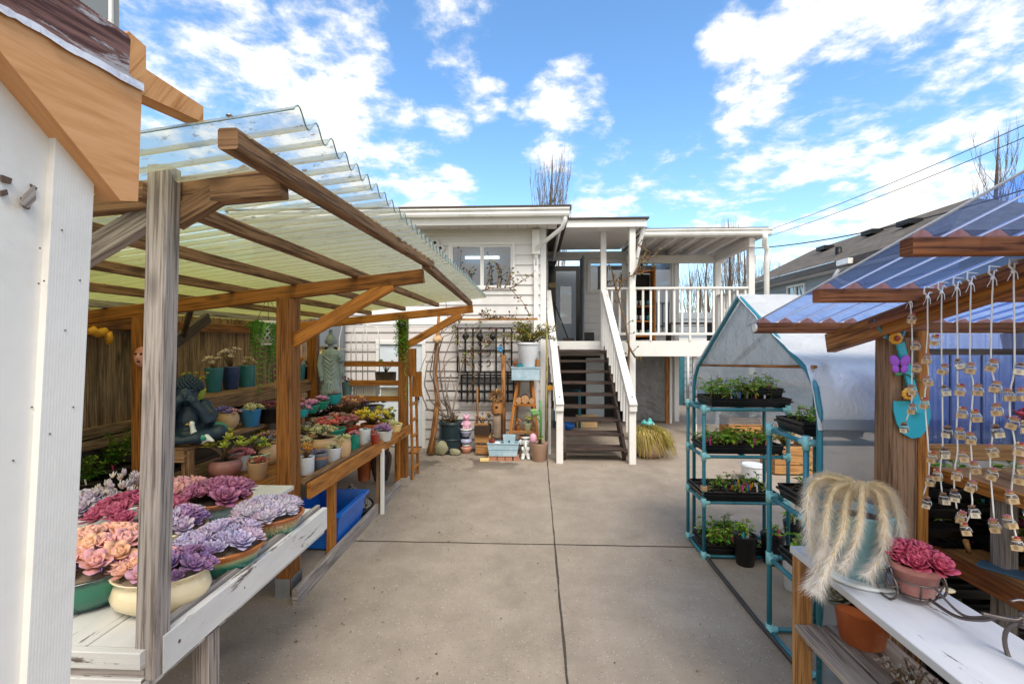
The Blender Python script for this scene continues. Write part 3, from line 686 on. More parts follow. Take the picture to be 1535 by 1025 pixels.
# ---- stairs
st = thing('staircase', 'open wooden stairs with dark treads and white handrails up to the porch', 'stairs', (.85, 7.4, 0))
NT_ = 9; Y0, Y1 = 6.68, 8.50
XL, XR = .40, 1.33
for i in range(NT_):
    f = i / (NT_ - 1); z = .19 + f * (1.72 - .19 - .17); y = Y0 + f * (Y1 - Y0 - .12)
    b = MB(); b.box(XL + .02, XR - .02, y - .02, y + .115, z - .035, z); b.box(XL + .02, XR - .02, y + .122, y + .255, z - .035, z); b.build('tread', 'dark_tread', st)
for x in (XL + .04, XR - .04):
    one(st, 'stringer', 'dark_tread', 'board', (x, Y0 + .02, .07), (x, Y1 + .08, 1.55), .04, .2)
for x, xt in ((.36, .25), (1.37, 1.27)):
    one(st, 'newel', 'white_paint', 'box', x - .048, x + .048, 6.56, 6.65, 0, .83)
    b = MB(); b.board((x, 6.53, .80), (xt, 8.52, 2.60), .11, .1); b.board((x, 6.535, .74), (x, 6.535, .87), .105, .03, (0, 1, 0)); hr = b.build('handrail', 'white_paint', st)
    b = MB(); b.ball((x, 6.60, .925), .014); b.build('bolt', 'black_metal', hr)
    for k in range(11):
        f = (k + .8) / 11.5; yy = 6.6 + f * 1.9; xx = x + (xt - x) * f
        zl = .05 + f * 1.5; zt = .80 + f * 1.80 - .04
        one(st, 'baluster', 'white_paint', 'box', xx - .016, xx + .016, yy - .016, yy + .016, zl + .1, zt)
# plastic sheet hung under the deck, with its battens
ps = thing('plastic_sheet', 'crinkled clear plastic sheet hung on a timber frame under the deck', 'plastic sheet', (2.4, 9.95, 0))
b = MB(); nx, nz2 = 20, 30
for i in range(nx):
    for k in range(nz2):
        def P(i, k):
            x = 2.02 + .72 * i / nx; z = .04 + 1.4 * k / nz2; return (x, 9.95 + .03 * noise.noise(V((x * 5, z * 4, 1))) + .015 * noise.noise(V((x * 14 + z * 8, z * 9, 5))), z)
        b.quad(P(i, k), P(i + 1, k), P(i + 1, k + 1), P(i, k + 1), smooth=True)
b.build('sheet', 'crinkle_film', ps)
one(ps, 'batten', 'orange_timber', 'box', 2.745, 2.81, 9.9, 9.95, 0, 1.5); one(ps, 'batten', 'white_paint', 'box', 2.83, 2.88, 9.9, 10.1, 0, 1.5)
# carport beyond the deck
cp = thing('carport_wall', 'shaded blue grey wall with teal post beyond the deck', 'wall', (4, 14, 0))
b = MB(); siding(b, 'x', 14.5, 2.9, 7, 0, 2.6, .2, [], -1); b.build('wall', 'wall_blue_grey', cp)
one(cp, 'post', 'teal_glaze', 'box', 3.93, 4.06, 12.8, 12.95, 0, 1.62); one(cp, 'beam', 'white_paint', 'box', 3.0, 5.6, 12.75, 13.0, 1.62, 1.8)
one(cp, 'white_pipe', 'white_paint', 'tube', [(4.16, 12.85, 0), (4.16, 12.85, 1.6)], .04)
bl = thing('blue_barrow', 'blue wheelbarrow tub piled with bags under the deck', 'wheelbarrow', (4.45, 12.4, 0))
b = MB(); b.lathe([(.05, .28), (.26, .32), (.34, .62), (.36, .64)], (4.45, 12.4, 0), 16, 1, 1.3); b.build('tub', 'blue_plastic', bl)
b = MB(); b.ball((4.35, 12.4, .68), .22, .25, .16, 12, bump=.3); b.build('bag', 'plain_timber', bl)
b = MB(); b.lathe([(.04, -.05), (.17, -.05), (.19, 0), (.17, .05), (.04, .05)], (4.45, 12.05, .19), 16, tilt=Matrix.Rotation(math.pi / 2, 3, 'Y')); b.build('wheel', 'black_plastic', bl)
for x in (4.3, 4.6): one(bl, 'handle', 'black_metal', 'tube', [(x, 12.1, .2), (x, 12.5, .3), (x, 12.95, .75)], .012)

# ---- things on the deck
oc = thing('orange_cabinet', 'tall orange wooden shelf unit standing on the deck', 'shelf unit', (2.2, 9.6, 1.72))
for x in (1.98, 2.42): one(oc, 'side_panel', 'orange_timber', 'box', x - .02, x + .02, 9.5, 9.8, 1.72, 3.22)
for z in (1.8, 2.1, 2.4, 2.75, 3.12): one(oc, 'shelf', 'orange_timber', 'box', 2.0, 2.40, 9.5, 9.8, z, z + .03)
b = MB(); b.box(2.0, 2.40, 9.81, 9.83, 1.75, 3.1); b.build('back', 'dark_room', oc)
for i in range(9):
    c = V((2.06 + (i % 3) * .13, 9.6, (1.83, 2.13, 2.43)[i // 3])); b = MB(); b.lathe([(.03, 0), (.05, .02), (.055, .1), (.045, .11)], c, 10)
    tag(b.build('shelf_jar', ['grey_glaze', 'white_glaze', 'teal_glaze'][i % 3]), None, None)
    o = bpy.context.scene.objects[-1] if False else COL.objects[-1]
    tag(o, '%s jar at the %s of the orange cabinet %s shelf' % (['grey', 'white', 'teal'][i % 3], ['left', 'middle', 'right'][i % 3], ['bottom', 'second', 'third'][i // 3]), 'jar', 'jars on the orange cabinet')
dc = thing('deck_bench', 'low dark slatted bench behind the deck railing', 'bench', (2.95, 9.3, 1.72))
for k in range(3): one(dc, 'slat', 'dark_tread', 'box', 2.6, 3.5, 9.2 + k * .11, 9.3 + k * .11, 2.05, 2.08)
for x in (2.65, 3.45): one(dc, 'leg', 'black_metal', 'box', x - .02, x + .02, 9.22, 9.46, 1.72, 2.05)
bk = thing('black_crate', 'small black crate by the porch doorway', 'crate', (1.13, 9.8, 1.72))
b = MB(); b.box(1.02, 1.24, 9.7, 9.9, 1.72, 1.74); b.box(1.02, 1.24, 9.7, 9.715, 1.74, 1.9); b.box(1.02, 1.035, 9.715, 9.9, 1.74, 1.9); b.box(1.225, 1.24, 9.715, 9.9, 1.74, 1.9); b.box(1.035, 1.225, 9.885, 9.9, 1.74, 1.9); b.build('crate_shell', 'black_plastic', bk)
bm_ = thing('broom', 'thin dark broom leaning in the porch doorway', 'broom', (.62, 9.6, 1.72))
one(bm_, 'stick', 'black_metal', 'tube', [(.70, 9.6, 1.76), (.42, 9.95, 2.55)], .012); b = MB(); b.board((.6, 9.6, 1.75), (.82, 9.62, 1.75), .05, .06); b.build('brush', 'dark_tread', bm_)

# ================================================================ neighbour house on the right
nb = thing('neighbour_house', 'grey house with dark shingle roof beyond the right greenhouse', 'house', (9, 12, 0))
EX, EZ, RX, RZ, NY, FY, HIP = 7.0, 3.58, 9.5, 4.83, 8.2, 16.4, 10.6
b = MB()
def rq(a, c, d, e, uv): b.quad(a, c, d, e, uv=uv)
L_ = math.hypot(RX - EX, RZ - EZ)
b.quad((EX, FY, EZ), (EX, NY, EZ), (RX, HIP, RZ), (RX, FY, RZ), uv=[(0, 0), (FY - NY, 0), (FY - HIP, L_), (0, L_)])
b.quad((RX, FY, RZ), (RX, HIP, RZ), (12, NY, EZ), (12, FY, EZ), uv=[(0, L_), (FY - HIP, L_), (FY - NY, 0), (0, 0)])
i = b.add((EX, NY, EZ)); b.add((12, NY, EZ)); b.add((RX, HIP, RZ)); b.face([i, i + 1, i + 2], [(0, 0), (5, 0), (2.5, 2.6)])
rf = b.build('roof', 'shingles', nb)
for y, z, dx in ((12.6, .0, .0), (11.0, 0, .3), (14.4, 0, .1)):
    x = 8.8 - dx; zz0 = EZ + (x - EX) * (RZ - EZ) / (RX - EX)
    v_ = MB(); v_.board((x, y - .2, zz0 + .07), (x, y + .2, zz0 + .07), .3, .12); v_.build('roof_vent', 'black_metal', rf)
v_ = MB(); v_.tube([(7.7, 12.2, 3.7), (7.7, 12.2, 4.1)], [.09, .07], 10); v_.lathe([(.16, 0), (.10, .07), (.07, .09)], (7.7, 12.2, 3.78)); v_.build('vent_pipe', 'black_metal', rf)
b = MB(); b.box(EX - .02, EX + .02, NY, FY, EZ - .18, EZ - .012); b.box(EX, 12, NY - .02, NY + .02, EZ - .18, EZ - .012); b.build('fascia', 'dark_tread', nb)
b = MB(); b.box(EX + .02, EX + .5, NY, FY, EZ - .17, EZ - .15); b.build('soffit', 'soffit', nb)
b = MB(); siding(b, 'y', EX + .42, NY + .3, FY - .2, 0, EZ - .17, .2, [(13.1, 14.0, 2.72, 3.32)], -1); b.build('wall', 'wall_blue_grey', nb)
b = MB(); b.box(EX + .43, 11.6, NY + .35, FY - .2, 0, EZ - .2); b.build('inner_room', 'render_grey', nb)
f = MB()
for (a0, a1, c0, c1) in ((13.1, 14.0, 2.72, 2.78), (13.1, 14.0, 3.26, 3.32), (13.1, 13.16, 2.78, 3.26), (13.94, 14.0, 2.78, 3.26), (13.52, 13.58, 2.78, 3.26)): f.box(EX + .36, EX + .42, a0, a1, c0, c1)
wf = f.build('window', 'trim_white', nb)
g = MB(); g.quad((EX + .40, 13.16, 2.78), (EX + .40, 13.94, 2.78), (EX + .40, 13.94, 3.26), (EX + .40, 13.16, 3.26)); g.build('pane', 'window_glass', wf)
b = MB(); b.box(6.86, 6.97, 10.55, 10.95, 3.42, 3.54); b.tube([(6.9, 10.9, 3.34), (6.85, 11.0, 3.2), (7.05, 11.05, 3.08), (7.4, 11.05, 3.0)], .045, 8); b.tube([(7.4, 11.05, 3.0), (7.4, 11.05, 0)], .045, 8); b.build('downspout', 'gutter_white', nb)
# grey block far left, seen over the shed board
ab = thing('grey_building', 'grey building corner with glass, above the orange shed board', 'building', (-9, 10, 0))
b = MB(); b.prism([(-7.40, 8, 0), (-12, 8, 0), (-13, 9.6, 0), (-8.95, 9.6, 0)], (0, 0, 10)); b.build('wall', 'render_grey', ab)
f = MB()
for (a0, a1, c0, c1) in ((-8.3, -7.5, 7.36, 7.42), (-8.3, -7.5, 9.0, 9.06), (-8.3, -8.24, 7.42, 9.0), (-7.56, -7.5, 7.42, 9.0)): f.box(a0, a1, 7.95, 8, c0, c1)
wf = f.build('window', 'trim_white', ab); g = MB(); g.quad((-8.24, 7.97, 7.42), (-7.56, 7.97, 7.42), (-7.56, 7.97, 9.0), (-8.24, 7.97, 9.0)); g.build('pane', 'window_glass', wf)

# ================================================================ bare trees
def poplar(name, label, x, y, h, spread, seed, nb_, group=None):
    r = random.Random(seed); root = thing(name, label, 'tree', (x, y, 0), group)
    tr = MB(); tr.tube([(x, y, 0), (x + r.uniform(-.1, .1), y, h * .4), (x + r.uniform(-.2, .2), y, h * .75), (x, y, h)], [h * .018, h * .013, h * .007, .01], 7); tr.build('trunk', 'bark', root)
    cr = MB()
    for k in range(nb_):
        z0 = h * r.uniform(.12, .8); az = r.uniform(0, 6.283); L = (h - z0) * r.uniform(.45, .98) ; out_ = spread * r.uniform(.4, 1.0) * (1 - .45 * z0 / h)
        p0 = V((x, y, z0)); p1 = p0 + V((math.cos(az) * out_ * .5, math.sin(az) * out_ * .5, L * .3)); p2 = p0 + V((math.cos(az) * out_ * .85, math.sin(az) * out_ * .85, L * .7)); p3 = p0 + V((math.cos(az) * out_ + r.uniform(-.1, .1), math.sin(az) * out_, L))
        rr = h * .0023 * (1 - .5 * z0 / h); cr.tube([p0, p1, p2, p3], [rr, rr * .75, rr * .5, rr * .25], 4, cap=False)
        for j in range(7):
            f = r.uniform(.2, 1); q = p1.lerp(p2, min(1, f * 1.6)) if f < .6 else p2.lerp(p3, (f - .6) / .4)
            e = q + V((r.uniform(-1, 1) * .16 * spread, r.uniform(-1, 1) * .16 * spread, r.uniform(.4, 1.1) * h * .085)); m = q.lerp(e, .5) + V((r.uniform(-.05, .05), 0, .0))
            cr.tube([q, m, e], [rr * .42, rr * .33, rr * .18], 3, cap=False)
    cr.build('crown', 'twig', root)
poplar('poplar_tree', 'bare poplar rising behind the white house roof', atY(829, 400, 24).x, 24, 11.3, 1.5, 4, 75)
for i, (px, yy, h, sp) in enumerate(((1092, 27, 8.7, .8), (1115, 29, 8.0, .8), (1062, 24, 6.4, 1.1), (1045, 24, 5.7, 1.2), (1032, 26, 6.0, 1.1), (1150, 28, 6.6, 1.5), (1132, 26, 6.4, 1.3))):
    lb = ['tallest bare poplar right of the deck roof', 'bare poplar second from right end of the deck roof', 'bushy bare tree seen under the deck roof', 'low bare tree seen through the porch opening', 'bare tree nearest the sliding door frame', 'round bare tree right of the deck downspout', 'bare tree just behind the deck downspout'][i]
    poplar('bare_tree', lb, atY(px, 400, yy).x, yy, h, sp, 20 + i, 55, 'bare trees behind the deck')
poplar('bare_tree', 'sparse bare treetop above the blue corrugated roof', atY(1497, 300, 20).x, 20, 10.3, 1.2, 41, 40, 'bare trees behind the deck')
ev = thing('evergreen_tree', 'dark evergreen tip behind the porch roof', 'tree', (atY(960, 340, 14).x, 14, 0))
b = MB(); c0 = atY(962, 345, 14); b.tube([(c0.x, 14, 0), (c0.x, 14, c0.z)], [.12, .02], 6); b.build('trunk', 'bark', ev)
b = MB()
for k in range(500):
    z = U(2.5, c0.z); rr = (c0.z - z + .12) * .30; az = U(0, 6.28); b.blade((c0.x + math.cos(az) * rr * U(.1, 1), 14 + math.sin(az) * rr * U(.1, 1), z), (math.cos(az), math.sin(az), .5), (0, 0, 1), .25, .07, jit(H('2f4a34'), .3))
b.build('crown', 'leafy', ev)
# power lines
def wire(label, p, q, sag, r):
    b = MB(); pts = []
    for i in range(25):
        f = i / 24; c = p.lerp(q, f); c.z -= sag * 4 * f * (1 - f); pts.append(c)
    b.tube(pts, r, 5); tag(b.build('power_line', 'cable'), label, 'cable', 'overhead cables')
wire('upper thin overhead cable across the right sky', atY(1130, 352, 22), atY(1700, 112, 10), .2, .011)
wire('second thin overhead cable across the right sky', atY(1120, 364, 22), atY(1700, 135, 10), .2, .011)
wire('thick lowest overhead cable running above the shingle roof', atY(1120, 373, 13), atY(1640, 250, 8), .25, .014)

# ================================================================ fence on the left
fn = thing('board_fence', 'tall weathered brown board fence behind the plant shelves', 'fence', (-3.35, 3.5, 0))
y = 1.0; b = MB(); k = 0
while y < 6.9:
    wd = U(.135, .15); b.board((-3.35 + U(-.004, .004), y + wd / 2, .95), (-3.35, y + wd / 2, 2.05), wd, .022, (1, 0, 0)); y += wd + .006
b.build('boards', 'fence_timber', fn)
for z in (.93, 1.02): one(fn, 'rail', 'fence_timber', 'board', (-3.315, 1, z), (-3.315, 6.9, z), .05, .075)
b = MB(); b.box(-3.40, -3.36, 1, 6.9, 0, .92); b.build('kickboard', 'dark_tread', fn)
for yy in (1.6, 3.9, 6.4): one(fn, 'post', 'fence_timber', 'box', -3.335, -3.25, yy, yy + .09, 0, 2.02)
yg = thing('yellow_gate', 'pale yellow gate with black uprights at the end of the fence', 'gate', (-3.4, 7.1, 0))
b = MB(); b.box(-3.9, -3.05, 7.15, 7.18, 1.0, 1.62); b.build('panel', 'butter', yg)
for i in range(6): one(yg, 'upright', 'black_metal', 'box', -3.85 + i * .15, -3.81 + i * .15, 7.11, 7.145, .95, 1.62)
one(yg, 'rail', 'metal', 'box', -3.9, -3.05, 7.09, 7.16, 1.62, 1.66)
b = MB(); b.box(-3.95, -3.0, 7.22, 7.3, .0, 2.2); tag(b.build('dark_panel', 'render_grey'), 'dark grey panel above the yellow gate', 'panel')
# ================================================================ plant and pot builders
Z3 = V((0, 0, 1)); GA = 2.39996
def P_(*hx): return [H(x) for x in hx]
def rosette(b, c, R, n, pal, up=Z3, fat=.16, wide=.58, openn=1.0):
    """pal = (heart, leaf, tip)"""
    up = V(up).normalized(); a = up.orthogonal().normalized(); q = up.cross(a); c = V(c); ph = U(0, 6.28)
    j0 = mixc(pal[1], pal[1], 0)
    for i in range(n):
        f = (i + .6) / n; an = ph + i * GA; el = math.radians(78 * (1 - f) ** 1.25 + 9 * (2 - openn)); rad = a * math.cos(an) + q * math.sin(an)
        d = rad * math.cos(el) + up * math.sin(el); L = R * (.34 + .70 * f)
        cb = jit(mixc(pal[0], pal[1], min(1, f * 1.5)), .1); ct = jit(mixc(pal[1], pal[2], .35 + .65 * f), .1)
        b.leaf(c + up * (R * .12 * (1 - f)) + rad * R * .05, d, up if el < 1.2 else -rad, L, R * wide * (.6 + .5 * f), R * fat * .55, cb, ct, curl=.22 + .1 * (1 - f), cup=.22)
def dome_pts(n, rx, ry, h, gap):
    pts = []; tries = 0
    while len(pts) < n and tries < 4000:
        tries += 1; a = U(0, 6.283); r = math.sqrt(U(0, 1)); x, y = r * math.cos(a), r * math.sin(a)
        g = gap * (.995 ** tries ** .6)
        if all((x - p[0]) ** 2 + (y - p[1]) ** 2 > g * g for p in pts): pts.append((x, y))
    return [V((x * rx, y * ry, h * (1 - (x * x + y * y) * .8))) for x, y in pts]
def succ(b, c, rx, ry, kind, pals, n=7, size=.45, h=.0, leaves=26):
    c = V(c)
    if kind == 'ros':
        for p in dome_pts(int(n * 1.3), rx * .86, ry * .86, (h or rx * .25) * .6, 1.2 / math.sqrt(n)):
            nrm = V((p.x / rx * .8, p.y / ry * .8, 1)); rosette(b, c + p + V((0, 0, rx * .12)), rx * size * 1.2 * U(.62, 1.2), int(leaves * U(.95, 1.3)), rnd.choice(pals), nrm)
    elif kind == 'plump':     # wide thick petals, few
        for p in dome_pts(int(n * 1.3), rx * .84, ry * .84, (h or rx * .3) * .6, 1.2 / math.sqrt(n)):
            nrm = V((p.x / rx * .8, p.y / ry * .8, 1)); rosette(b, c + p + V((0, 0, rx * .1)), rx * size * 1.25 * U(.85, 1.15), int(leaves * .7), rnd.choice(pals), nrm, .34, .72, .85)
    elif kind == 'sedum':     # tight little jelly-bean leaves
        for i in range(n):
            a = U(0, 6.283); r = math.sqrt(U(0, 1)); p = V((rx * r * math.cos(a), ry * r * math.sin(a), (h or rx * .5) * (1 - r * r * .8) * U(.6, 1.1))); pl = rnd.choice(pals)
            nrm = V((p.x / rx + U(-.5, .5), p.y / ry + U(-.5, .5), .9)).normalized()
            for k in range(4):
                b.leaf(c + p, nrm + V((U(-.9, .9), U(-.9, .9), U(-.2, .5))), Z3, rx * size * U(.7, 1.2), rx * size * .42, rx * size * .26, jit(pl[0], .15), jit(pl[1], .15), .2, [(0, .5), (.5, 1), (1, .3)])
    elif kind == 'jade':      # branching stems with leaf rosettes
        for i in range(n):
            a = U(0, 6.283); r = math.sqrt(U(.02, 1)); e = V((rx * r * math.cos(a), ry * r * math.sin(a), (h or rx) * U(.55, 1.1))); m = e * .5 + V((0, 0, (h or rx) * .12))
            b.tube([c + e * .05, c + m, c + e], [rx * .05, rx * .04, rx * .03], 5, H('7a6248')); pl = rnd.choice(pals)
            rosette(b, c + e, rx * size * U(.8, 1.2), int(leaves * .6), pl, V((e.x / rx * .5, e.y / ry * .5, 1)), .22, .5)
    elif kind == 'leafy':
        for i in range(n):
            a = U(0, 6.283); r = U(.1, 1); e = V((rx * r * math.cos(a), ry * r * math.sin(a), (h or rx) * U(.3, 1.1)))
            b.tube([c + e * .1, c + e * .6 + V((0, 0, h * .1)), c + e], [rx * .02, rx * .016, rx * .012], 3, H('6d7a3a'), cap=False); pl = rnd.choice(pals)
            for k in range(6):
                f = U(.45, 1.05); an = U(0, 6.283); b.blade(c + e * f, (math.cos(an), math.sin(an), U(-.1, .7)), Z3, rx * size * U(.7, 1.2), rx * size * .55, jit(pl[k % len(pl)], .2))
    elif kind == 'cactus':
        for i in range(n):
            p = V((U(-.6, .6) * rx, U(-.6, .6) * ry, 0)); hh = (h or rx) * U(.6, 1.1); cc = jit(pals[0][0], .1)
            b.lathe([(rx * .12, 0), (rx * .2, hh * .3), (rx * .2, hh * .75), (rx * .02, hh)], c + p, 8, col=cc)
def pot_profile(kind, r, h):
    if kind == 'terra': return [(.02 * r, 0), (.68 * r, 0), (.72 * r, .02 * h), (.90 * r, .76 * h), (.98 * r, .77 * h), (1.0 * r, .80 * h), (1.02 * r, .98 * h), (.99 * r, h), (.92 * r, h), (.88 * r, .84 * h), (.02 * r, .82 * h)]
    if kind == 'plain': return [(.02 * r, 0), (.70 * r, 0), (.74 * r, .02 * h), (.98 * r, .96 * h), (1.0 * r, .985 * h), (.97 * r, h), (.93 * r, .985 * h), (.88 * r, .86 * h), (.02 * r, .84 * h)]
    if kind == 'cyl': return [(.02 * r, 0), (.90 * r, 0), (.93 * r, .02 * h), (.98 * r, .97 * h), (1.0 * r, h), (.93 * r, h), (.90 * r, .88 * h), (.02 * r, .86 * h)]
    if kind == 'round': return [(.02 * r, 0), (.55 * r, 0), (.6 * r, .03 * h), (.92 * r, .3 * h), (1.0 * r, .58 * h), (.94 * r, .84 * h), (.86 * r, .93 * h), (.9 * r, h), (.83 * r, h), (.78 * r, .88 * h), (.02 * r, .86 * h)]
    if kind == 'bowl': return [(.02 * r, 0), (.58 * r, 0), (.62 * r, .04 * h), (.80 * r, .3 * h), (.92 * r, .66 * h), (.96 * r, .80 * h), (1.02 * r, .90 * h), (1.03 * r, .97 * h), (.99 * r, h), (.90 * r, .95 * h), (.84 * r, .82 * h), (.02 * r, .82 * h)]
    if kind == 'belly': return [(.02 * r, 0), (.62 * r, 0), (.70 * r, .04 * h), (.96 * r, .28 * h), (1.0 * r, .46 * h), (.93 * r, .70 * h), (.84 * r, .82 * h), (.88 * r, .90 * h), (.99 * r, .97 * h), (1.0 * r, h), (.95 * r, .995 * h), (.80 * r, .88 * h), (.02 * r, .86 * h)]
    if kind == 'urn': return [(.02 * r, 0), (.62 * r, 0), (.64 * r, .03 * h), (.85 * r, .3 * h), (1.0 * r, .62 * h), (.98 * r, .76 * h), (.78 * r, .88 * h), (.72 * r, .92 * h), (.8 * r, .98 * h), (.78 * r, h), (.68 * r, .96 * h), (.62 * r, .88 * h), (.02 * r, .86 * h)]
def potted(name, label, cat, loc, r, h, mat, shape='terra', plant=None, sx=1, sy=1, rot=0, soil='soil', group=None, n=24, wob=0, extra=None):
    loc = V(loc); root = thing(name, label, cat, loc, group)
    b = MB(); b.lathe(pot_profile(shape, r, h), loc, n, sx, sy, rot, wob=wob); b.build('pot', mat, root)
    b = MB(); b.lathe([(.005, 0.004), (.4 * r, .012), (.80 * r, .006), (.85 * r, -.004)], loc + V((0, 0, h * .86)), 18, sx, sy, rot); b.build('soil', soil, root)
    if plant:
        b = MB(); top = loc + V((0, 0, h * .87)); plant(b, top, r); b.build('plant', 'plant' , root)
    if extra: extra(root, loc, r, h)
    return root
def pl(kind, pals, n=7, size=.45, h=0.0, leaves=24, k=.95, sx=1, sy=1):
    def f(b, top, r): succ(b, top, r * k * sx, r * k * sy, kind, pals, n, size, h * r, leaves)
    return f
LAV = [P_('dcb4cc', 'aea6cc', 'd4c0da'), P_('d8a8c4', 'a49cc8', 'cfc4de'), P_('d0a8c8', 'b4b8d4', 'dfb8c8')]
PEA = [P_('f2cc94', 'e8b088', 'dca0a0'), P_('efc28c', 'e6a68c', 'd9a0b4'), P_('f4d49c', 'e8b080', 'ecb49c')]
PNK = [P_('e8b8b4', 'e0a4a4', 'dcb0c8'), P_('f0c0ac', 'e4aca4', 'd4a0c4')]
PUR = [P_('b490c4', '8474aa', 'c48aac'), P_('a084bc', '746ca8', 'b488b8')]
MAG = [P_('c86480', 'a04660', 'c0607e'), P_('d07088', '8c3a52', 'b4546f')]
PIK = [P_('e4c4cc', 'dcb4c8', 'b9b4cc'), P_('e8ccd0', 'cfb8d0', 'c9c8dc'), P_('dfe0e4', 'c0c4d4', 'd8c0d0')]
RUF = [P_('5a2030', 'a04a70', 'd592b4'), P_('4a1c2c', '8c3c60', 'd08cb0')]
LIL = [P_('d8c0cc', 'b8a4b8', 'd9cfdc'), P_('e2c4b8', 'c0a8b0', 'd6ccd8')]
LIM = [P_('c4cf4a', 'a8bf3e', 'c9cf60'), P_('b4c94a', '93b03c', 'd0b050')]
GRY = [P_('9aa39a', '7f8a8a', 'a9a2a4'), P_('a8a8a4', '8a8f94', 'b49a9a')]
BRN = [P_('b08a78', '8e6a60', 'c49a88'), P_('a4705c', '96665c', 'd0a494')]
YEL = [P_('e6c83a', 'd9b52a', 'e0c850'), P_('dccf5a', 'c0b83c', 'e6d23c')]
ORG = [P_('e6b04a', 'd98a36', 'e8a05a'), P_('dcb84a', 'c98a3c', 'e2b052')]
CRL = [P_('e67a72', 'd0504e', 'e88a80'), P_('de6a62', 'c44848', 'e0706a')]
PAL = [P_('dcd9a0', 'c3c48a', 'e0d8a4'), P_('d8d4b0', 'b9c08c', 'e4cfae')]
PKD = [P_('d98a98', 'c06a7c', 'e2a0ac'), P_('e09aa4', 'b45c70', 'd88a98')]
BLU = [P_('a4b4bc', '7f929e', 'a9b4be'), P_('9aaab0', '8894a0', 'b0a8b4')]
RED = [P_('a8483c', '8a2f2a', 'b85a48'), P_('b8583c', '93382c', 'c46a54')]
MAR = [P_('6a3440', '50242e', '884a58'), P_('7a4450', '5a2c38', '8f5a64')]
GRN = [P_('6fa04a', '5a8c3c', '7fb050'), P_('7aa84a', '6a9840', '8fb85a')]

plain('sheet_rim', H('7f9a9a'), .3, .2, 30, 0)
# ================================================================ white shed at the near left
sh = thing('white_shed', 'white painted shed corner with orange gable board at the left edge', 'shed', (-.9, .4, 0))
b = MB(); SX = -.80
e0 = atX(106, 1010, SX); e1 = atX(141, 290, SX); kk = (e1.y - e0.y) / (e1.z - e0.z)
yb, yt = e0.y + kk * (0 - e0.z), e0.y + kk * (2.2 - e0.z)
b.prism([(SX - .012, -.6, 0), (SX - .012, yb - .07, 0), (SX - .012, yt - .07, 2.2), (SX - .012, -.6, 2.3)], (-.09, 0, 0)); b.build('wall', 'shed_wall', sh)
b = MB()
for i in range(14):   # ribbed corner board
    a0, a1 = -.072 + i * .0051, -.072 + (i + 1) * .0051; m = (a0 + a1) / 2
    for p, q, xo, xp in ((a0, m, 0, .00012), (m, a1, .00012, 0)):
        b.quad((SX + xo, yb + p, 0), (SX + xp, yb + q, 0), (SX + xp, yt + q, 2.2), (SX + xo, yt + p, 2.2))
b.quad((SX, yb - .0006, 0), (SX - .1, yb - .0006, 0), (SX - .1, yt - .0006, 2.2), (SX, yt - .0006, 2.2)); b.quad((SX, yb - .072, 0), (SX, yt - .072, 2.2), (SX - .02, yt - .072, 2.2), (SX - .02, yb - .072, 0))
b.build('corner_board', 'shed_wall', sh)
GX = -.775
def onX(pts, X): return [atX(px, py, X) for px, py in pts]
b = MB(); b.prism(onX([(-260, -130), (0, 15), (213, 131), (207, 302), (181, 301), (0, 77), (-260, -80)], GX), (-.04, 0, 0)); b.build('gable_board', 'ply_orange', sh)
b = MB(); b.prism(onX([(-260, -245), (60, -40), (192, 52), (196, 60), (193, 110), (203, 122), (150, 92), (60, 42), (0, 8), (-260, -135)], GX - .012), (-.03, 0, 0)); b.build('weathered_board', 'purple_board', sh)
b = MB()
pts = [(-260, -138), (0, 10), (60, 42), (100, 68), (150, 94), (180, 112), (216, 130)]
for (x0, y0), (x1, y1) in zip(pts, pts[1:]):
    n_ = max(2, int((x1 - x0) / 12))
    for i in range(n_):
        fa, fb = i / n_, (i + 1) / n_; a0 = (x0 + (x1 - x0) * fa, y0 + (y1 - y0) * fa); a1 = (x0 + (x1 - x0) * fb, y0 + (y1 - y0) * fb)
        wa = 7 + 3.5 * noise.noise(V((a0[0] * .06, 1, 0))); wb = 7 + 3.5 * noise.noise(V((a1[0] * .06, 1, 0))); xo = GX + .006 + .004 * noise.noise(V((a0[0] * .05, 5, 0))); xo2 = GX + .006 + .004 * noise.noise(V((a1[0] * .05, 5, 0)))
        b.quad(atX(a0[0], a0[1] + wa, xo), atX(a1[0], a1[1] + wb, xo2), atX(a1[0], a1[1] - wb * .6, xo2 - .012), atX(a0[0], a0[1] - wa * .6, xo - .012), smooth=True)
b.build('flashing', 'flash', sh)
b = MB(); b.prism(onX([(190, 50), (193, 47), (219, 70), (219, 110), (200, 122), (193, 110)], GX - .045), (-.04, 0, 0)); b.prism(onX([(190, 112), (205, 95), (219, 104), (305, 160), (305, 184), (213, 142)], GX - .09), (-.05, 0, 0)); b.build('rake_beam', 'osb_orange', sh)
b = MB(); b.prism(onX([(36, 290), (50, 278), (52, 300), (40, 312), (28, 306)], SX + .001), (.003, 0, 0)); b.build('torn_patch', 'grey_timber', sh)
for P in ([(0, 262), (16, 268), (14, 276), (0, 272)], [(30, 296), (46, 300), (42, 314), (33, 310)], [(44, 276), (54, 282), (50, 288)], [(0, 286), (8, 284), (10, 292), (0, 295)]):
    b = MB(); b.prism(onX(P, SX - .0105), (.003, 0, 0)); b.build('torn_patch', 'bark', sh)
for px, py in ((93, 345), (60, 372), (66, 421), (58, 425), (120, 420), (98, 495), (110, 610), (48, 610), (75, 650), (20, 690)):
    q = atX(px, py, SX + .001 if px > 56 else SX - .011); b = MB(); b.ball(q, .001, .0016, .0016, 6); b.build('nail_head', 'bark', sh)

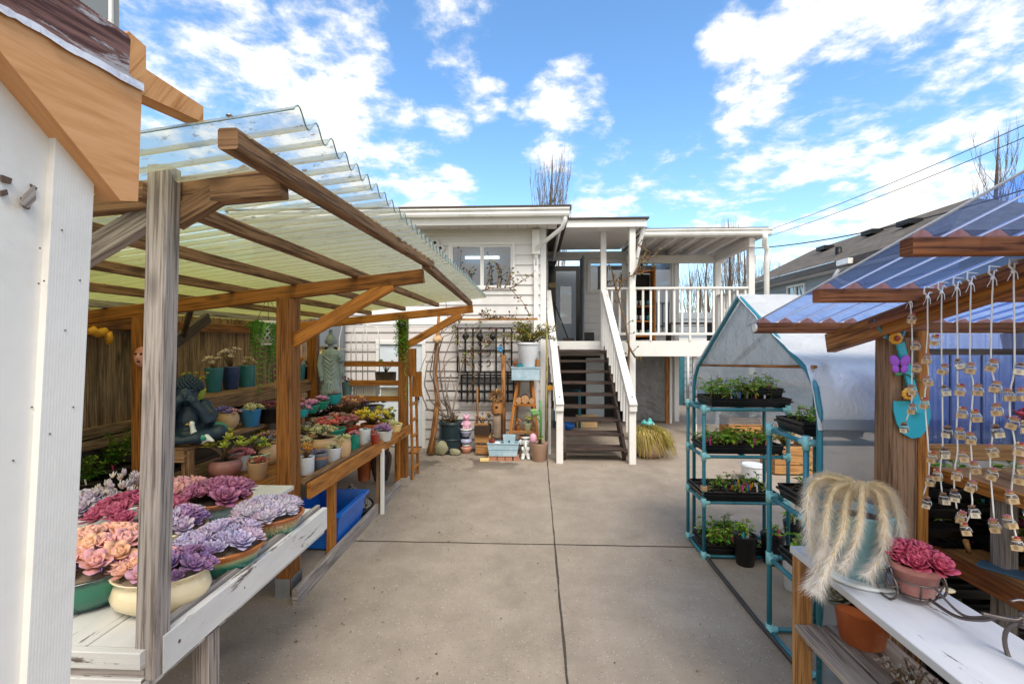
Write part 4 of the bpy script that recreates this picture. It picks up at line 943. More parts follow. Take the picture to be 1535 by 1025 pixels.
# ================================================================ left plant shelter
sp = thing('plant_shelter', 'open timber plant shelter with clear corrugated roof on the left', 'shelter', (-2, 3.4, 0))
def rz(x): return 2.185 + .115 * (x + .76)            # underside of the purlins = top of the rafters
PX = -1.665
def lean(px_top, py_top, px_bot, py_bot, Y): return atY(px_top, py_top, Y), atY(px_bot, py_bot, Y)
pt, pb_ = atY(247, 252, 1.40), atY(228, 972, 1.36)
one(sp, 'post', 'grey_timber', 'board', (pb_.x, 1.36, .70), (pt.x, 1.40, 2.24), .066, .062, (0, 1, 0))
R1 = 1.40; R2 = 3.10; R3 = 5.48
one(sp, 'rafter', 'brown_timber', 'board', (-.80, R1 + .06, 2.205), (-1.85, R1 + .06, 2.13), .05, .09)
one(sp, 'rafter', 'stained_timber', 'board', (-.74, R2, rz(-.74) - .045), (-3.30, R2, rz(-3.3) - .045), .05, .09)
one(sp, 'rafter', 'orange_timber', 'board', (-.72, R3, rz(-.72) - .10), (-3.30, R3, rz(-3.3) - .05), .05, .09)
one(sp, 'rafter', 'stained_timber', 'board', (-3.3, 1.6, rz(-3.3) - .05), (-3.3, R3 + .3, rz(-3.3) - .05), .05, .09)
def purl(x, y0, y1, m='brown_timber', h=.05, w=.05): one(sp, 'purlin', m, 'board', (x, y0, rz(x) + h / 2), (x, y1, rz(x) + h / 2), w, h)
one(sp, 'purlin', 'brown_timber', 'board', (-.79, 1.17, 2.225), (-.715, 3.20, 2.235), .055, .055)
one(sp, 'purlin', 'brown_timber', 'board', (-.722, 3.10, 2.215), (-.745, 5.42, 2.15), .055, .05)
purl(-1.20, 1.35, 5.75); purl(-1.62, 1.3, 5.75); purl(-2.05, 1.3, 5.75); purl(-2.5, 1.3, 5.75); purl(-2.95, 1.3, 5.75, 'grey_timber')
b = MB(); b.box(PX - .048, PX + .048, R2 - .075, R2 - .027, .0, rz(PX) - .09); b.box(PX - .048, PX + .048, R2 - .024, R2 + .07, .09, rz(PX) - .09); b.build('post', 'stained_timber', sp)
b = MB(); b.box(PX - .06, PX + .06, R2 - .08, R2 + .08, .0, .012); b.box(PX + .052, PX + .056, R2 - .07, R2 + .07, .012, .13); b.box(PX - .05, PX + .05, R2 - .082, R2 - .078, .012, .13); b.build('post_bracket', 'metal', sp)
one(sp, 'post', 'stained_timber', 'box', -1.60, -1.50, R3 - .05, R3 + .05, .10, 2.02)
b = MB(); b.box(-1.61, -1.49, R3 - .06, R3 + .06, 0, .1); b.build('post_footing', 'concrete_plain', sp)
one(sp, 'post', 'stained_timber', 'box', -2.74, -2.63, R2 - .05, R2 + .05, 0, rz(-2.7) - .09)
one(sp, 'post', 'stained_timber', 'box', -2.72, -2.61, R3 + .0, R3 + .1, 0, rz(-2.66) - .09)
one(sp, 'post', 'grey_timber', 'box', -3.32, -3.24, 1.6, 1.68, 0, rz(-3.3) - .1)
def brace(a, c, m, w=.04, h=.085): one(sp, 'brace', m, 'board', a, c, w, h)
brace((-1.64, R2 - .005, 1.70), (-.95, R2 - .005, 2.09), 'orange_timber')
brace((-1.50, R3 - .03, 1.66), (-.86, R3 - .03, 2.02), 'orange_timber')
brace(atY(262, 330, 1.44), atY(378, 262, 1.47), 'brown_timber', .04, .065)
brace(atY(240, 315, 1.47), atY(105, 395, 1.52), 'grey_timber', .04, .08)
brace((-2.68, R2 + .1, 1.6), (-2.68, R2 + .62, 1.90), 'dark_tread'); brace((-2.68, R2 + .35, 1.75), (-2.4, R2 + .06, 1.93), 'dark_tread', .03, .05)
b = MB()   # corrugated roof: waves along the alley, ridges running down towards the fence
per, amp = .098, .020; ya, yb2 = 1.14, 5.85; ns = 9
xs = [-.60, -.78, -1.2, -1.6, -2.05, -2.5, -2.95, -3.42]
ny = int((yb2 - ya) / per * ns)
def RP(x, k):
    y = ya + k * per / ns; ph = 2 * math.pi * k / ns; sag = .006 * math.sin(y * 2.3 + x * 3)
    return V((x, y, rz(x) + .074 + amp * math.sin(ph) + sag))
i0 = len(b.v)
for x in xs:
    for k in range(ny + 1): b.v.append(RP(x, k))
for a in range(len(xs) - 1):
    for k in range(ny):
        q = i0 + a * (ny + 1) + k; f = lambda x, k: ((-.6 - x) / 2.8, (k / ns) + .25)
        b.face([q, q + 1, q + ny + 2, q + ny + 1], [f(xs[a], k), f(xs[a], k + 1), f(xs[a + 1], k + 1), f(xs[a + 1], k)], None, True)
b.build('roof_panel', 'clear_sheet', sp)
b = MB(); b.tube([RP(-.6, k) for k in range(ny + 1)], .0022, 4, cap=False); b.tube([RP(x, 0) for x in xs], .0022, 4); b.build('sheet_edge', 'sheet_rim', sp)
b = MB()
for x in (-.78, -1.2, -1.62, -2.05):
    for k in range(0, ny, ns * 4):
        q = RP(x, k + 2); b.lathe([(.009, 0), (.007, .004), (.003, .007)], q, 8)
b.build('roof_screw', 'metal', sp)
for yj in (2.35, 3.9):
    one(sp, 'panel_seam', 'dark_pipe', 'board', (-.95, yj, rz(-.95) + .098), (-3.2, yj, rz(-3.2) + .098), .006, .004)

# ================================================================ white near bench with bowls
wb = thing('white_bench', 'low white chipped bench carrying the big glazed succulent bowls', 'bench', (-1.5, 2, 0))
TZ = .79; BX = -1.13
for i, (xa, xb) in enumerate(((-1.17, -1.34), (-1.345, -1.52), (-1.525, -1.70), (-1.705, -1.9), (-1.905, -2.1))):
    one(wb, 'top_plank', 'chipped_timber' if i else 'white_timber', 'board', ((xa + xb) / 2, 1.34, TZ - .014), ((xa + xb) / 2, 2.50 if i < 2 else 2.9, TZ - .014), abs(xa - xb), .026)
b = MB(); p0, p1 = atZ(238, 944, .80), atZ(487, 768, .80)
one(wb, 'front_board', 'white_timber', 'board', (BX, 1.36, .755), (BX + .005, 2.46, .755), .028, .115)
one(wb, 'inner_strip', 'grey_timber', 'board', (BX - .032, 1.40, .80), (BX - .03, 2.46, .80), .022, .05)
one(wb, 'end_board', 'chipped_timber', 'board', (BX - .02, 1.325, .765), (-2.1, 1.325, .765), .026, .05); one(wb, 'end_board', 'white_timber', 'board', (BX - .02, 1.33, .665), (-2.1, 1.33, .665), .03, .09); one(wb, 'end_strip', 'grey_timber', 'board', (BX - .02, 1.335, .725), (-2.1, 1.335, .725), .02, .03)
one(wb, 'rail', 'white_timber', 'board', (BX - .03, 1.36, .69), (BX - .02, 2.48, .69), .03, .05)
for x, y in ((-1.16, 1.60), (-1.75, 2.42), (-2.0, 1.42), (-2.0, 2.8)):
    b = MB(); b.box(x - .03, x + .03, y - .028, y + .0, 0, .68); b.box(x - .03, x + .03, y + .003, y + .03, 0, .68); b.build('leg', 'grey_timber' if x > -1.5 else 'brown_timber', wb)
def bowl(label, px, py, wpx, mat, shape, hr, plant, sx=1, sy=.8, rot=0, soil='pumice', z=TZ, kr=1.0, dy=0, name='succulent_bowl'):
    c, r, k = seat(px, py, z, wpx); r *= kr; c.y += dy
    return potted(name, label, 'planter', c, r, r * hr, mat, shape, plant, sx, sy, rot, soil, 'succulent bowls on the white bench', 32)
def two(f, g):
    def h(b, t, r): f(b, t, r); g(b, t, r)
    return h
def offs(f, ox, oy, oz=0):
    def h(b, t, r): f(b, t + V((ox * r, oy * r, oz * r)), r)
    return h
bowl('cream glazed bowl nearest the camera behind the grey post', 226, 942, 136, 'glaze_cream', 'belly', .80, two(offs(pl('plump', PNK + PEA, 14, .30, .42, 26, .72), -.34, .05, .0), offs(pl('ros', PUR, 14, .30, .42, 26, .72), .40, .1)), 1, .82, .1, dy=.05)
bowl('dark green glazed bowl with peach rosettes beside the shed corner', 128, 928, 180, 'glaze_green', 'bowl', .62, two(offs(pl('plump', PEA, 24, .22, .4, 24, .92), .0, .12, .05), offs(pl('sedum', [P_('7a62a8', '8a68b0')], 60, .15, .3, 0, .42), .5, -.25)), 1.0, .9, 0)
bowl('green and brown glazed oval bowl of large lavender rosettes', 332, 871, 118, 'glaze_teal_brown', 'bowl', .64, pl('ros', LAV, 20, .29, .42, 30, .98), 1.0, .86, .5)
bowl('speckled brown rim bowl at the far end of the white bench', 402, 815, 98, 'glaze_speck', 'bowl', .68, pl('ros', PIK, 26, .24, .5, 28, .98), 1.0, .85, .4)
bowl('brown bowl of dark ruffled pink edged rosettes', 326, 786, 92, 'glaze_drip', 'bowl', .66, pl('ros', RUF, 14, .36, .55, 28, .98), 1.0, .9, .3, 'soil')
bowl('cream and aqua dish of violet and peach rosettes behind the post', 262, 826, 88, 'glaze_cream_teal', 'bowl', .6, two(pl('ros', PUR + LAV, 10, .40, .5, 28, .95), offs(pl('plump', PEA, 3, .4, .4, 20, .45), -.2, .5)), 1, .9, 0)
bowl('tan oval dish of pale pink rosettes at the back', 268, 768, 74, 'glaze_tan', 'bowl', .5, pl('plump', [P_('eab0b0', 'e8a0ac', 'eeb4b8')], 9, .42, .5, 20, 1.0), 1, .9, .2)
bowl('pale sage bowl heaped with crimson rosettes', 205, 832, 96, 'glaze_sage', 'bowl', .6, two(offs(pl('ros', MAG, 16, .36, .6, 28, 1.15), -.25, .2, .25), offs(pl('ros', MAG, 4, .36, .4, 22, .5), .55, -.2, .1)), 1.0, .9, 0)
bowl('white bowl of dusty lilac rosettes beside the shed', 128, 802, 100, 'white_glaze', 'bowl', .5, pl('ros', LIL, 10, .36, .5, 26, .95), 1.1, .9, 0)
bowl('white bowl mounded with grey lilac chalky succulents', 188, 786, 92, 'white_glaze', 'bowl', .55, pl('sedum', [P_('d0b8c4', 'c9c2d4'), P_('d4b8a8', 'dcd4dc')], 90, .2, .9, 0, .95), 1.1, .9, 0)

# ================================================================ stepped shelves and orange bench
ob = thing('orange_bench', 'long orange stained bench crowded with small succulent pots', 'bench', (-2, 4.4, 0))
BZ = .70
for i in range(5):
    x0 = -1.66 - i * .152; one(ob, 'top_plank', 'stained_timber', 'board', (x0 - .074, 3.0, BZ - .013), (x0 - .074, 5.52, BZ - .013), .148, .024)
one(ob, 'front_rail', 'orange_timber', 'board', (-1.57, R2 + .09, .66), (-1.48, R3 + .02, .665), .03, .11)
one(ob, 'front_strip', 'brown_timber', 'board', (-1.62, R2 + .09, .715), (-1.55, R3 - .06, .715), .05, .03)
one(ob, 'end_apron', 'stained_timber', 'board', (-1.62, 2.985, .625), (-2.45, 2.985, .625), .03, .12); one(ob, 'end_lip', 'plain_timber', 'board', (-1.72, 2.985, .708), (-2.36, 2.985, .708), .03, .035)
one(ob, 'diagonal', 'stained_timber', 'board', (-1.66, 2.955, .69), (-2.1, 2.955, .60), .02, .06)
for x, y in ((-1.60, 3.62), (-2.4, 3.12), (-1.60, 5.42), (-2.35, 5.4)): one(ob, 'leg', 'orange_timber', 'box', x - .03, x + .03, y - .03, y + .03, 0, .60)
b = MB(); b.board((-1.50, 4.56, 0), (-1.50, 4.56, .64), .035, .03, (0, 1, 0)); b.build('prop_leg', 'white_paint', ob); one(ob, 'prop_leg', 'brown_timber', 'board', (-1.545, 4.58, 0), (-1.545, 4.58, .62), .04, .03, (0, 1, 0))
one(ob, 'kick_rail', 'grey_timber', 'board', (-1.545, 2.95, .05), (-1.56, 5.35, .05), .035, .1)
for y in (1.42, 1.75, 2.1, 2.4):
    b = MB(); q = V((BX + .0145, y, .755 + .02 * math.sin(y * 9))); b.ball(q, .002, .006, .006, 8); b.build('screw', 'bark', wb)
ss = thing('stepped_shelf', 'two level weathered plank shelf along the fence', 'shelf', (-2.7, 4.4, 0))
for x in (-2.47, -2.60): one(ss, 'lower_plank', 'brown_timber', 'board', (x, 3.1, .955), (x, 5.9, .955), .125, .028)
for x in (-2.74, -2.87): one(ss, 'upper_plank', 'brown_timber', 'board', (x, 3.5, 1.235), (x, 5.9, 1.235), .125, .03)
one(ss, 'upper_apron', 'brown_timber', 'board', (-2.675, 3.5, 1.17), (-2.675, 5.9, 1.17), .02, .1)
for y in (3.16, 4.5, 5.85):
    one(ss, 'leg', 'brown_timber', 'box', -2.45, -2.39, y - .03, y + .03, 0, .94); one(ss, 'leg', 'brown_timber', 'box', -2.80, -2.75, y + .2, y + .25, 0, 1.22)
one(ss, 'end_apron', 'brown_timber', 'board', (-2.40, 3.11, .905), (-2.68, 3.11, .905), .025, .07)

GB, GM, GT = 'pots on the orange bench', 'pots on the lower plank shelf', 'pots on the upper plank shelf'
def sp_pot(label, px, py, w, hpx, z, mat, shape, plant, grp, cat='potted plant', name='potted_succulent', soil='soil', sx=1, sy=1):
    c, r, k = seat(px, py, z, w); return potted(name, label, cat, c, r, hpx * k, mat, shape, plant, sx, sy, 0, soil, grp, 18)
# bench, left of the middle post
sp_pot('mauve bowl pot with bright lime rosettes', 338, 718, 46, 26, BZ, 'mauve_glaze', 'round', pl('jade', LIM, 12, .42, 1.7, 26, 1.15), GB)
sp_pot('pale green oval bowl with small lime leaves', 382, 702, 44, 20, BZ, 'pale_green', 'bowl', pl('jade', LIM, 8, .36, 1.0, 20, .9), GB)
sp_pot('small tan pot with dark red leaves spilling over', 386, 720, 30, 26, BZ, 'tan_clay', 'plain', pl('sedum', RED, 26, .34, .5, 0, .9), GB)
sp_pot('tan clay pot with dusty mauve rosettes against the post', 402, 697, 36, 30, BZ, 'tan_clay', 'round', pl('jade', BRN, 7, .5, .9, 20, .9), GB)
sp_pot('white lidded pot with yellow rosette by the post', 394, 672, 26, 20, BZ, 'white_glaze', 'cyl', pl('ros', YEL, 2, .7, .4, 20), GB)
# bench, right of the middle post: front row to back row
sp_pot('small cream pot of bright green leaves beside the post', 443, 716, 15, 16, BZ, 'tan_clay', 'plain', pl('jade', LIM, 6, .6, 1.6, 16, 1.0), GB)
sp_pot('pale grey square pot of golden orange succulents', 459, 712, 24, 26, BZ, 'white_pot', 'cyl', pl('jade', ORG, 16, .42, 1.5, 18, 1.15), GB)
sp_pot('blue grey striped pot with one violet rosette', 480, 704, 24, 24, BZ, 'stripe_pot', 'plain', pl('ros', [P_('a8a0b8', '7f7a98', '9a94b0')], 3, .6, .35, 26), GB)
sp_pot('white tin pot with pale yellow green rosettes', 500, 694, 23, 22, BZ, 'white_pot', 'plain', pl('ros', PAL, 5, .5, .5, 20), GB)
sp_pot('grey pot of pale cream flower rosettes by the post', 446, 686, 28, 22, BZ, 'grey_glaze', 'plain', pl('ros', PAL + BLU, 9, .4, .9, 18, 1.1), GB)
sp_pot('wide pot covered with pale yellow blossoms', 484, 680, 44, 22, BZ, 'tan_clay', 'round', pl('jade', PAL, 26, .26, .75, 14, 1.1), GB)
sp_pot('orange clay dish of grey lavender rosettes', 454, 668, 30, 15, BZ, 'terracotta', 'bowl', pl('jade', GRY, 9, .46, .9, 20, .95), GB)
sp_pot('plain tall terracotta pot behind the coral succulent', 480, 660, 24, 26, BZ, 'terracotta', 'terra', pl('ros', BRN, 4, .6, .6, 18), GB)
sp_pot('tan clay jug pot with a pale rosette', 515, 690, 22, 32, BZ, 'tan_clay', 'round', pl('ros', PAL, 3, .6, .6, 18), GB)
sp_pot('green pot heaped with coral red succulents', 498, 666, 40, 22, BZ, 'green_glaze', 'bowl', pl('jade', CRL, 26, .28, .7, 16, 1.1), GB)
sp_pot('low pot of grass green leaves behind the coral one', 500, 652, 30, 16, BZ, 'terracotta', 'terra', pl('sedum', GRN, 60, .2, .7, 0, 1.0), GB)
sp_pot('square dark green pot on the bench front edge', 531, 675, 18, 24, BZ, 'green_glaze', 'cyl', pl('ros', PKD, 4, .55, .7, 18), GB)
sp_pot('square white pot on the bench front edge', 547, 666, 17, 22, BZ, 'white_pot', 'cyl', pl('ros', GRY, 3, .5, .3, 18), GB)
sp_pot('pot of pink rosettes behind the dark green pot', 525, 660, 26, 20, BZ, 'red_glaze', 'plain', pl('jade', PKD, 8, .44, 1.0, 18, .95), GB)
sp_pot('terracotta bowl brimming with yellow blooms', 557, 653, 32, 17, BZ, 'terracotta', 'bowl', pl('jade', YEL, 26, .32, 1.1, 16, 1.45), GB)
sp_pot('white pot with deep violet rosettes near the far post', 576, 662, 26, 16, BZ, 'white_glaze', 'plain', pl('ros', PUR, 5, .55, .7, 22, 1.0), GB)
sp_pot('pale yellow flared bowl by the far post', 591, 650, 24, 14, BZ, 'butter', 'bowl', pl('ros', PAL, 3, .5, .2, 16), GB)
sp_pot('small brown footed bowl near the far post', 584, 636, 16, 13, BZ, 'bronze_urn', 'bowl', pl('ros', GRN, 2, .5, .3, 14), GB)
sp_pot('red pot tucked behind the white square pot', 562, 668, 14, 16, BZ, 'red_glaze', 'plain', pl('ros', PKD, 2, .6, .5, 14), GB)
sp_pot('brown pot of dusky pink rosettes mid bench', 497, 638, 40, 18, BZ, 'bronze_urn', 'plain', pl('jade', BRN, 16, .34, .9, 18, 1.2), GB)
sp_pot('pot of peach and orange rosettes mid bench', 522, 636, 40, 16, BZ, 'terracotta', 'plain', pl('jade', PEA, 16, .34, 1.1, 18, 1.15), GB)
sp_pot('pot of salmon pink rosettes near the yellow blooms', 540, 630, 28, 14, BZ, 'terracotta', 'plain', pl('jade', CRL + PNK, 10, .38, 1.0, 16, 1.0), GB)
sp_pot('dark pot of tan brown succulents mid bench', 520, 652, 28, 18, BZ, 'black_plastic', 'plain', pl('jade', BRN, 10, .4, .9, 18, 1.0), GB)
sp_pot('wide pot of blue grey rosettes at the bench back', 530, 622, 44, 14, BZ, 'grey_glaze', 'bowl', pl('ros', BLU, 10, .36, .6, 20, 1.1), GB)
sp_pot('second blue grey rosette pot toward the house', 558, 622, 36, 13, BZ, 'grey_glaze', 'bowl', pl('ros', BLU + GRY, 9, .36, .7, 20, 1.1), GB)
sp_pot('pot of pale dusty leaves under the plank shelf', 470, 640, 26, 15, BZ, 'tan_clay', 'plain', pl('jade', GRY, 8, .4, .8, 16, 1.0), GB)
sp_pot('olive green pot of yellow green shoots at the bench back', 580, 642, 24, 14, BZ, 'lime_glaze', 'plain', pl('jade', YEL + LIM, 14, .34, 1.4, 14, 1.2), GB)
# lower plank
MZ = .97
sp_pot('tan handled pot of violet and pink rosettes', 341, 645, 32, 25, MZ, 'tan_clay', 'round', two(offs(pl('ros', [P_('8f7ac0', '6f68b0', '9a8cc8')], 5, .5, .5, 24, .9), -.35, 0), offs(pl('ros', PNK, 4, .45, .45, 22, .7), .55, 0)), GM)
sp_pot('small blue pot with a fish face', 376, 640, 30, 26, MZ, 'blue_glaze', 'plain', pl('ros', PAL, 4, .5, .5, 18), GM)
sp_pot('square black pot of maroon succulents', 403, 634, 30, 22, MZ, 'black_plastic', 'cyl', pl('ros', MAR, 6, .5, .8, 22), GM)
sp_pot('low black tray pot of lavender rosettes', 375, 622, 52, 14, MZ, 'black_plastic', 'bowl', pl('ros', [P_('a094c4', '7a74b4', 'a89cd0')], 9, .36, .4, 24, 1.0), GM)
for i, (px, py, lb) in enumerate(((436, 632, 'aqua dish with pink mound beside the middle post'), (452, 626, 'second aqua dish with pink mound from the post'), (467, 620, 'third green dish with pink mound'), (482, 614, 'green dish with pink mound nearest the grey statue'))):
    sp_pot(lb, px, py, 22, 12, MZ, ['pale_green', 'turquoise', 'green_glaze', 'green_glaze'][i], 'bowl', pl('plump', [P_('e0a8c8', 'c884b4', 'd79ac4')], 3, .62, .6, 22, 1.0), GM)
sp_pot('green dish with pale yellow frog shaped succulent', 441, 606, 18, 10, MZ, 'green_glaze', 'bowl', pl('plump', PAL, 3, .5, .8, 18), GM)
sp_pot('dish with orange and peach cactus shapes', 474, 602, 18, 10, MZ, 'green_glaze', 'bowl', pl('plump', PEA, 3, .5, .9, 18), GM)
sp_pot('pale grey pot of trailing blue green leaves past the statue', 500, 606, 24, 14, MZ, 'turquoise', 'bowl', pl('ros', BLU, 4, .5, .4, 20), GM)
# upper plank
UZ = 1.25
sp_pot('lime green square pot with yellow green succulents', 294, 602, 26, 18, UZ, 'lime_glaze', 'bowl', pl('jade', YEL + LIM, 9, .34, 1.9, 12, 1.2), GT)
sp_pot('dark pot of yellow succulents against the grey post', 270, 606, 22, 18, UZ, 'black_plastic', 'plain', pl('jade', YEL, 9, .36, 1.8, 12, 1.1), GT)
sp_pot('tall teal pot with pale pink succulents', 321, 588, 26, 36, UZ, 'teal_glaze', 'plain', pl('jade', [P_('e6d2c0', 'cfae9a', 'e6d8cc')], 9, .4, 1.4, 16, 1.2), GT)
sp_pot('tall navy pot with pale blush flowers', 346, 584, 26, 34, UZ, 'navy_glaze', 'plain', pl('jade', [P_('eee0d4', 'd8bcae', 'ece0d8')], 14, .32, 2.2, 14, 1.3), GT)
sp_pot('dark teal pot beside the hanging fern', 370, 580, 24, 32, UZ, 'teal_glaze', 'cyl', pl('jade', [P_('dcc8b0', 'c09a80', 'd8c4b0')], 7, .4, 1.0, 14, 1.1), GT)
sp_pot('blue pot with orange succulents beside the middle post', 449, 570, 18, 24, UZ, 'teal_glaze', 'plain', pl('jade', ORG, 8, .44, 1.2, 14, 1.1), GT)
sp_pot('black pot with dark rosettes between blue and red pots', 462, 568, 16, 18, UZ, 'black_plastic', 'plain', pl('jade', GRY, 6, .5, 1.6, 14, 1.2), GT)
sp_pot('glossy red pot on the upper shelf', 475, 566, 20, 22, UZ, 'red_glaze', 'round', pl('jade', BRN, 6, .5, 1.1, 14, 1.0), GT)

for i in range(11):   # back row of the bench under the plank shelf, counted from the near end
    nm = ['nearest', 'second', 'third', 'fourth', 'fifth', 'sixth', 'seventh', 'eighth', 'ninth', 'tenth', 'farthest'][i]; pc = rnd.choice([('terracotta', 'terracotta', 'terra'), ('white', 'white_glaze', 'plain'), ('black', 'black_plastic', 'plain'), ('tan', 'tan_clay', 'round')]); pa = [('pink', PKD), ('green', GRN), ('grey', GRY), ('orange', ORG), ('coral', CRL), ('lime', LIM), ('brown', BRN), ('pale yellow', PAL), ('blue grey', BLU), ('peach', PEA), ('red', RED)][i]
    potted('potted_succulent', '%s pot from the near end in the bench back row, %s with %s leaves' % (nm, pc[0], pa[0]), 'potted plant', (-2.27 + U(-.03, .03), 3.55 + i * .178, BZ), .075, .10 + U(0, .03), pc[1], pc[2], pl('jade' if i % 2 else 'ros', pa[1], 9, .42, 1.0, 18, 1.1), group=GB, n=16)
for i, (yy, pa, lb) in enumerate(((4.62, CRL, 'coral rosettes in a low clay bowl behind the middle post'), (4.85, LIM, 'lime rosettes in a low clay bowl past the middle post'), (5.05, PKD, 'dusty pink rosettes in a low clay bowl near the grey statue'), (4.4, GRN, 'green rosettes in a low clay bowl beside the maroon pot'))):
    potted('potted_succulent', lb, 'potted plant', (-2.62, yy, MZ), .085, .07, 'terracotta', 'bowl', pl('ros', pa, 7, .42, .5, 20, 1.0), group=GM, n=16)
# ---- dark nursery pots low on the left
for i, (px, py, w, lb, c) in enumerate(((128, 752, 46, 'large black nursery pot of green shrub beside the white shed', 0), (168, 738, 60, 'black nursery pot with white plant label', 1), (152, 712, 56, 'black nursery pot at the foot of the fence', 2), (266, 700, 40, 'black nursery pot behind the grey post', 3), (188, 706, 36, 'black nursery pot beside the stained back post', 4))):
    c_, r, k = seat(px, py, .55, w)
    pn = potted('nursery_pot', lb, 'potted shrub', c_, r, r * 1.1, 'black_plastic', 'plain', None, group='nursery pots by the fence')
    b = MB(); succ(b, c_ + V((0, 0, r)), r * 1.2, r * 1.2, 'leafy', [[H('4f8a2e'), H('6fa83c'), H('3d7028')], [H('5d9434'), H('86b048'), H('a8b848')]], 34, .26, r * 1.7); b.build('foliage', 'leafy', pn)
    b = MB(); q = c_ + V((r * .5, -r * .5, r * 1.0)); b.prism([q, q + V((.012, 0, 0)), q + V((.012, -.01, .05)), q + V((0, -.01, .05))], (0, .002, 0), col=[(.85, .85, .85), H('d94a8c'), H('3c7ac8'), (.8, .8, .8), H('2aa0a8')][i]); b.build('plant_label', 'tagcol', pn)
nbn = thing('low_pot_bench', 'low green stained plank bench under the fence', 'bench', (-2.9, 3, 0))
for x in (-2.75, -2.92, -3.09): one(nbn, 'plank', 'fence_timber', 'board', (x, 2.2, .535), (x, 4.6, .535), .15, .025)
for y in (2.4, 4.3): one(nbn, 'leg', 'fence_timber', 'box', -2.80, -2.74, y, y + .06, 0, .52)

# ---- statues
def sculpt(mb, name, mat, parent, vox, smooth=3):
    o = mb.build(name, mat, parent); r = o.modifiers.new('r', 'REMESH'); r.mode = 'VOXEL'; r.voxel_size = vox; r.use_smooth_shade = True
    s_ = o.modifiers.new('s', 'SMOOTH'); s_.iterations = smooth; s_.factor = .5; return o
c = atX(279, 664, -2.52); c.z = MZ; c.y += .02
S = thing('seated_statue', 'dark blue seated buddha statue resting its curly head on its arms', 'statue', c, 'buddha statues')
def L(x, y, z): return c + Matrix.Rotation(.5, 3, 'Z') @ V((x, y, z))
b = MB()
b.ball(L(0, .02, .16), .10, .085, .14, 14); b.ball(L(0, .03, .06), .15, .12, .07, 14)                                   # torso, seat
for s_ in (-1, 1):
    b.tube([L(.09 * s_, .03, .06), L(.20 * s_, -.07, .06), L(.06 * s_, -.16, .05)], [.065, .058, .045], 10); b.ball(L(.20 * s_, -.07, .065), .062)   # crossed legs
    b.tube([L(.10 * s_, .02, .255), L(.155 * s_, -.03, .19), L(.14 * s_, -.09, .145)], [.045, .04, .036], 10); b.tube([L(.14 * s_, -.09, .145), L(.10 * s_, -.10, .235), L(.05 * s_, -.10, .30)], [.036, .032, .028], 10)
    b.ball(L(.045 * s_, -.105, .315), .033, .03, .036); b.ball(L(.095 * s_, .02, .26), .052)
    b.tube([L(.06 * s_, -.16, .05), L(-.02 * s_, -.19, .045)], [.04, .025], 8)
b.tube([L(0, .0, .27), L(0, -.02, .33)], [.05, .045], 10); b.ball(L(0, -.05, .36), .068, .075, .085, 14); b.ball(L(0, -.128, .345), .012, .016, .018, 8)
b.tube([L(-.03, -.12, .318), L(0, -.125, .315), L(.03, -.12, .318)], .006, 6)
sculpt(b, 'body', 'navy_stone', S, .008, 3)
b = MB(); b.ball(L(0, -.02, .395), .082, .088, .075, 14); b.ball(L(0, .0, .47), .04, .04, .03, 10)
for k in range(150):
    f = (k + .5) / 150; el = math.asin(1 - f * 1.15); az = k * GA; q = V((math.cos(az) * math.cos(el) * .088, math.sin(az) * math.cos(el) * .094, math.sin(el) * .082))
    if q.y < -.055 and q.z < .01: continue
    b.ball(L(0, -.02, .395) + q, .0125, n=6)
b.build('hair', 'navy_stone', S)
c2 = V((-2.46, 5.55, MZ)); S2 = thing('standing_statue', 'tall grey stone standing buddha statue in draped robe', 'statue', c2, 'buddha statues')
def G(x, y, z): return c2 + Matrix.Rotation(.35, 3, 'Z') @ V((x, y, z))
b = MB()
b.lathe([(.005, .0), (.085, .0), (.08, .05), (.055, .075)], c2, 14, 1.1, .8); 
for s_ in (-1, 1): b.ball(G(.035 * s_, -.03, .065), .03, .05, .025)
b.lathe([(.05, .07), (.115, .10), (.105, .16), (.088, .28), (.082, .40), (.088, .50), (.105, .585), (.085, .625), (.04, .645)], c2, 18, 1.15, .72)
b.tube([G(0, 0, .62), G(0, 0, .70)], .030, 10); b.ball(G(0, -.008, .75), .058, .060, .070, 14); b.ball(G(0, .004, .79), .050, .052, .034, 12); b.lathe([(.022, .81), (.022, .84), (.024, .865), (.016, .88)], c2, 10)
for s_ in (-1, 1): b.ball(G(.060 * s_, 0, .73), .010, .014, .034, 8)
b.ball(G(0, -.068, .745), .009, .012, .016, 8); b.tube([G(-.02, -.058, .716), G(0, -.064, .713), G(.02, -.058, .716)], .006, 6); b.tube([G(-.035, -.05, .772), G(-.015, -.062, .776), G(0, -.064, .77), G(.015, -.062, .776), G(.035, -.05, .772)], .006, 6)
b.tube([G(-.10, 0, .585), G(-.125, -.01, .46), G(-.105, -.03, .31)], [.036, .034, .028], 10); b.ball(G(-.102, -.035, .285), .022, .018, .036)
b.tube([G(.10, 0, .585), G(.135, -.02, .49), G(.115, -.09, .52)], [.036, .034, .026], 10); b.ball(G(.11, -.10, .555), .022, .014, .036)
b.tube([G(.12, -.03, .48), G(.125, -.03, .36), G(.10, -.02, .24)], [.03, .03, .015], 8)
for k in range(7): b.tube([G(-.085 + k * .006, -.045, .57 - k * .05), G(0, -.082, .50 - k * .055), G(.08, -.05, .56 - k * .05)], .0055, 6)
for k in range(5): b.tube([G(-.06 + k * .03, -.078, .12), G(-.045 + k * .024, -.07, .26)], .007, 6)
sculpt(b, 'body', 'grey_stone', S2, .006, 1)
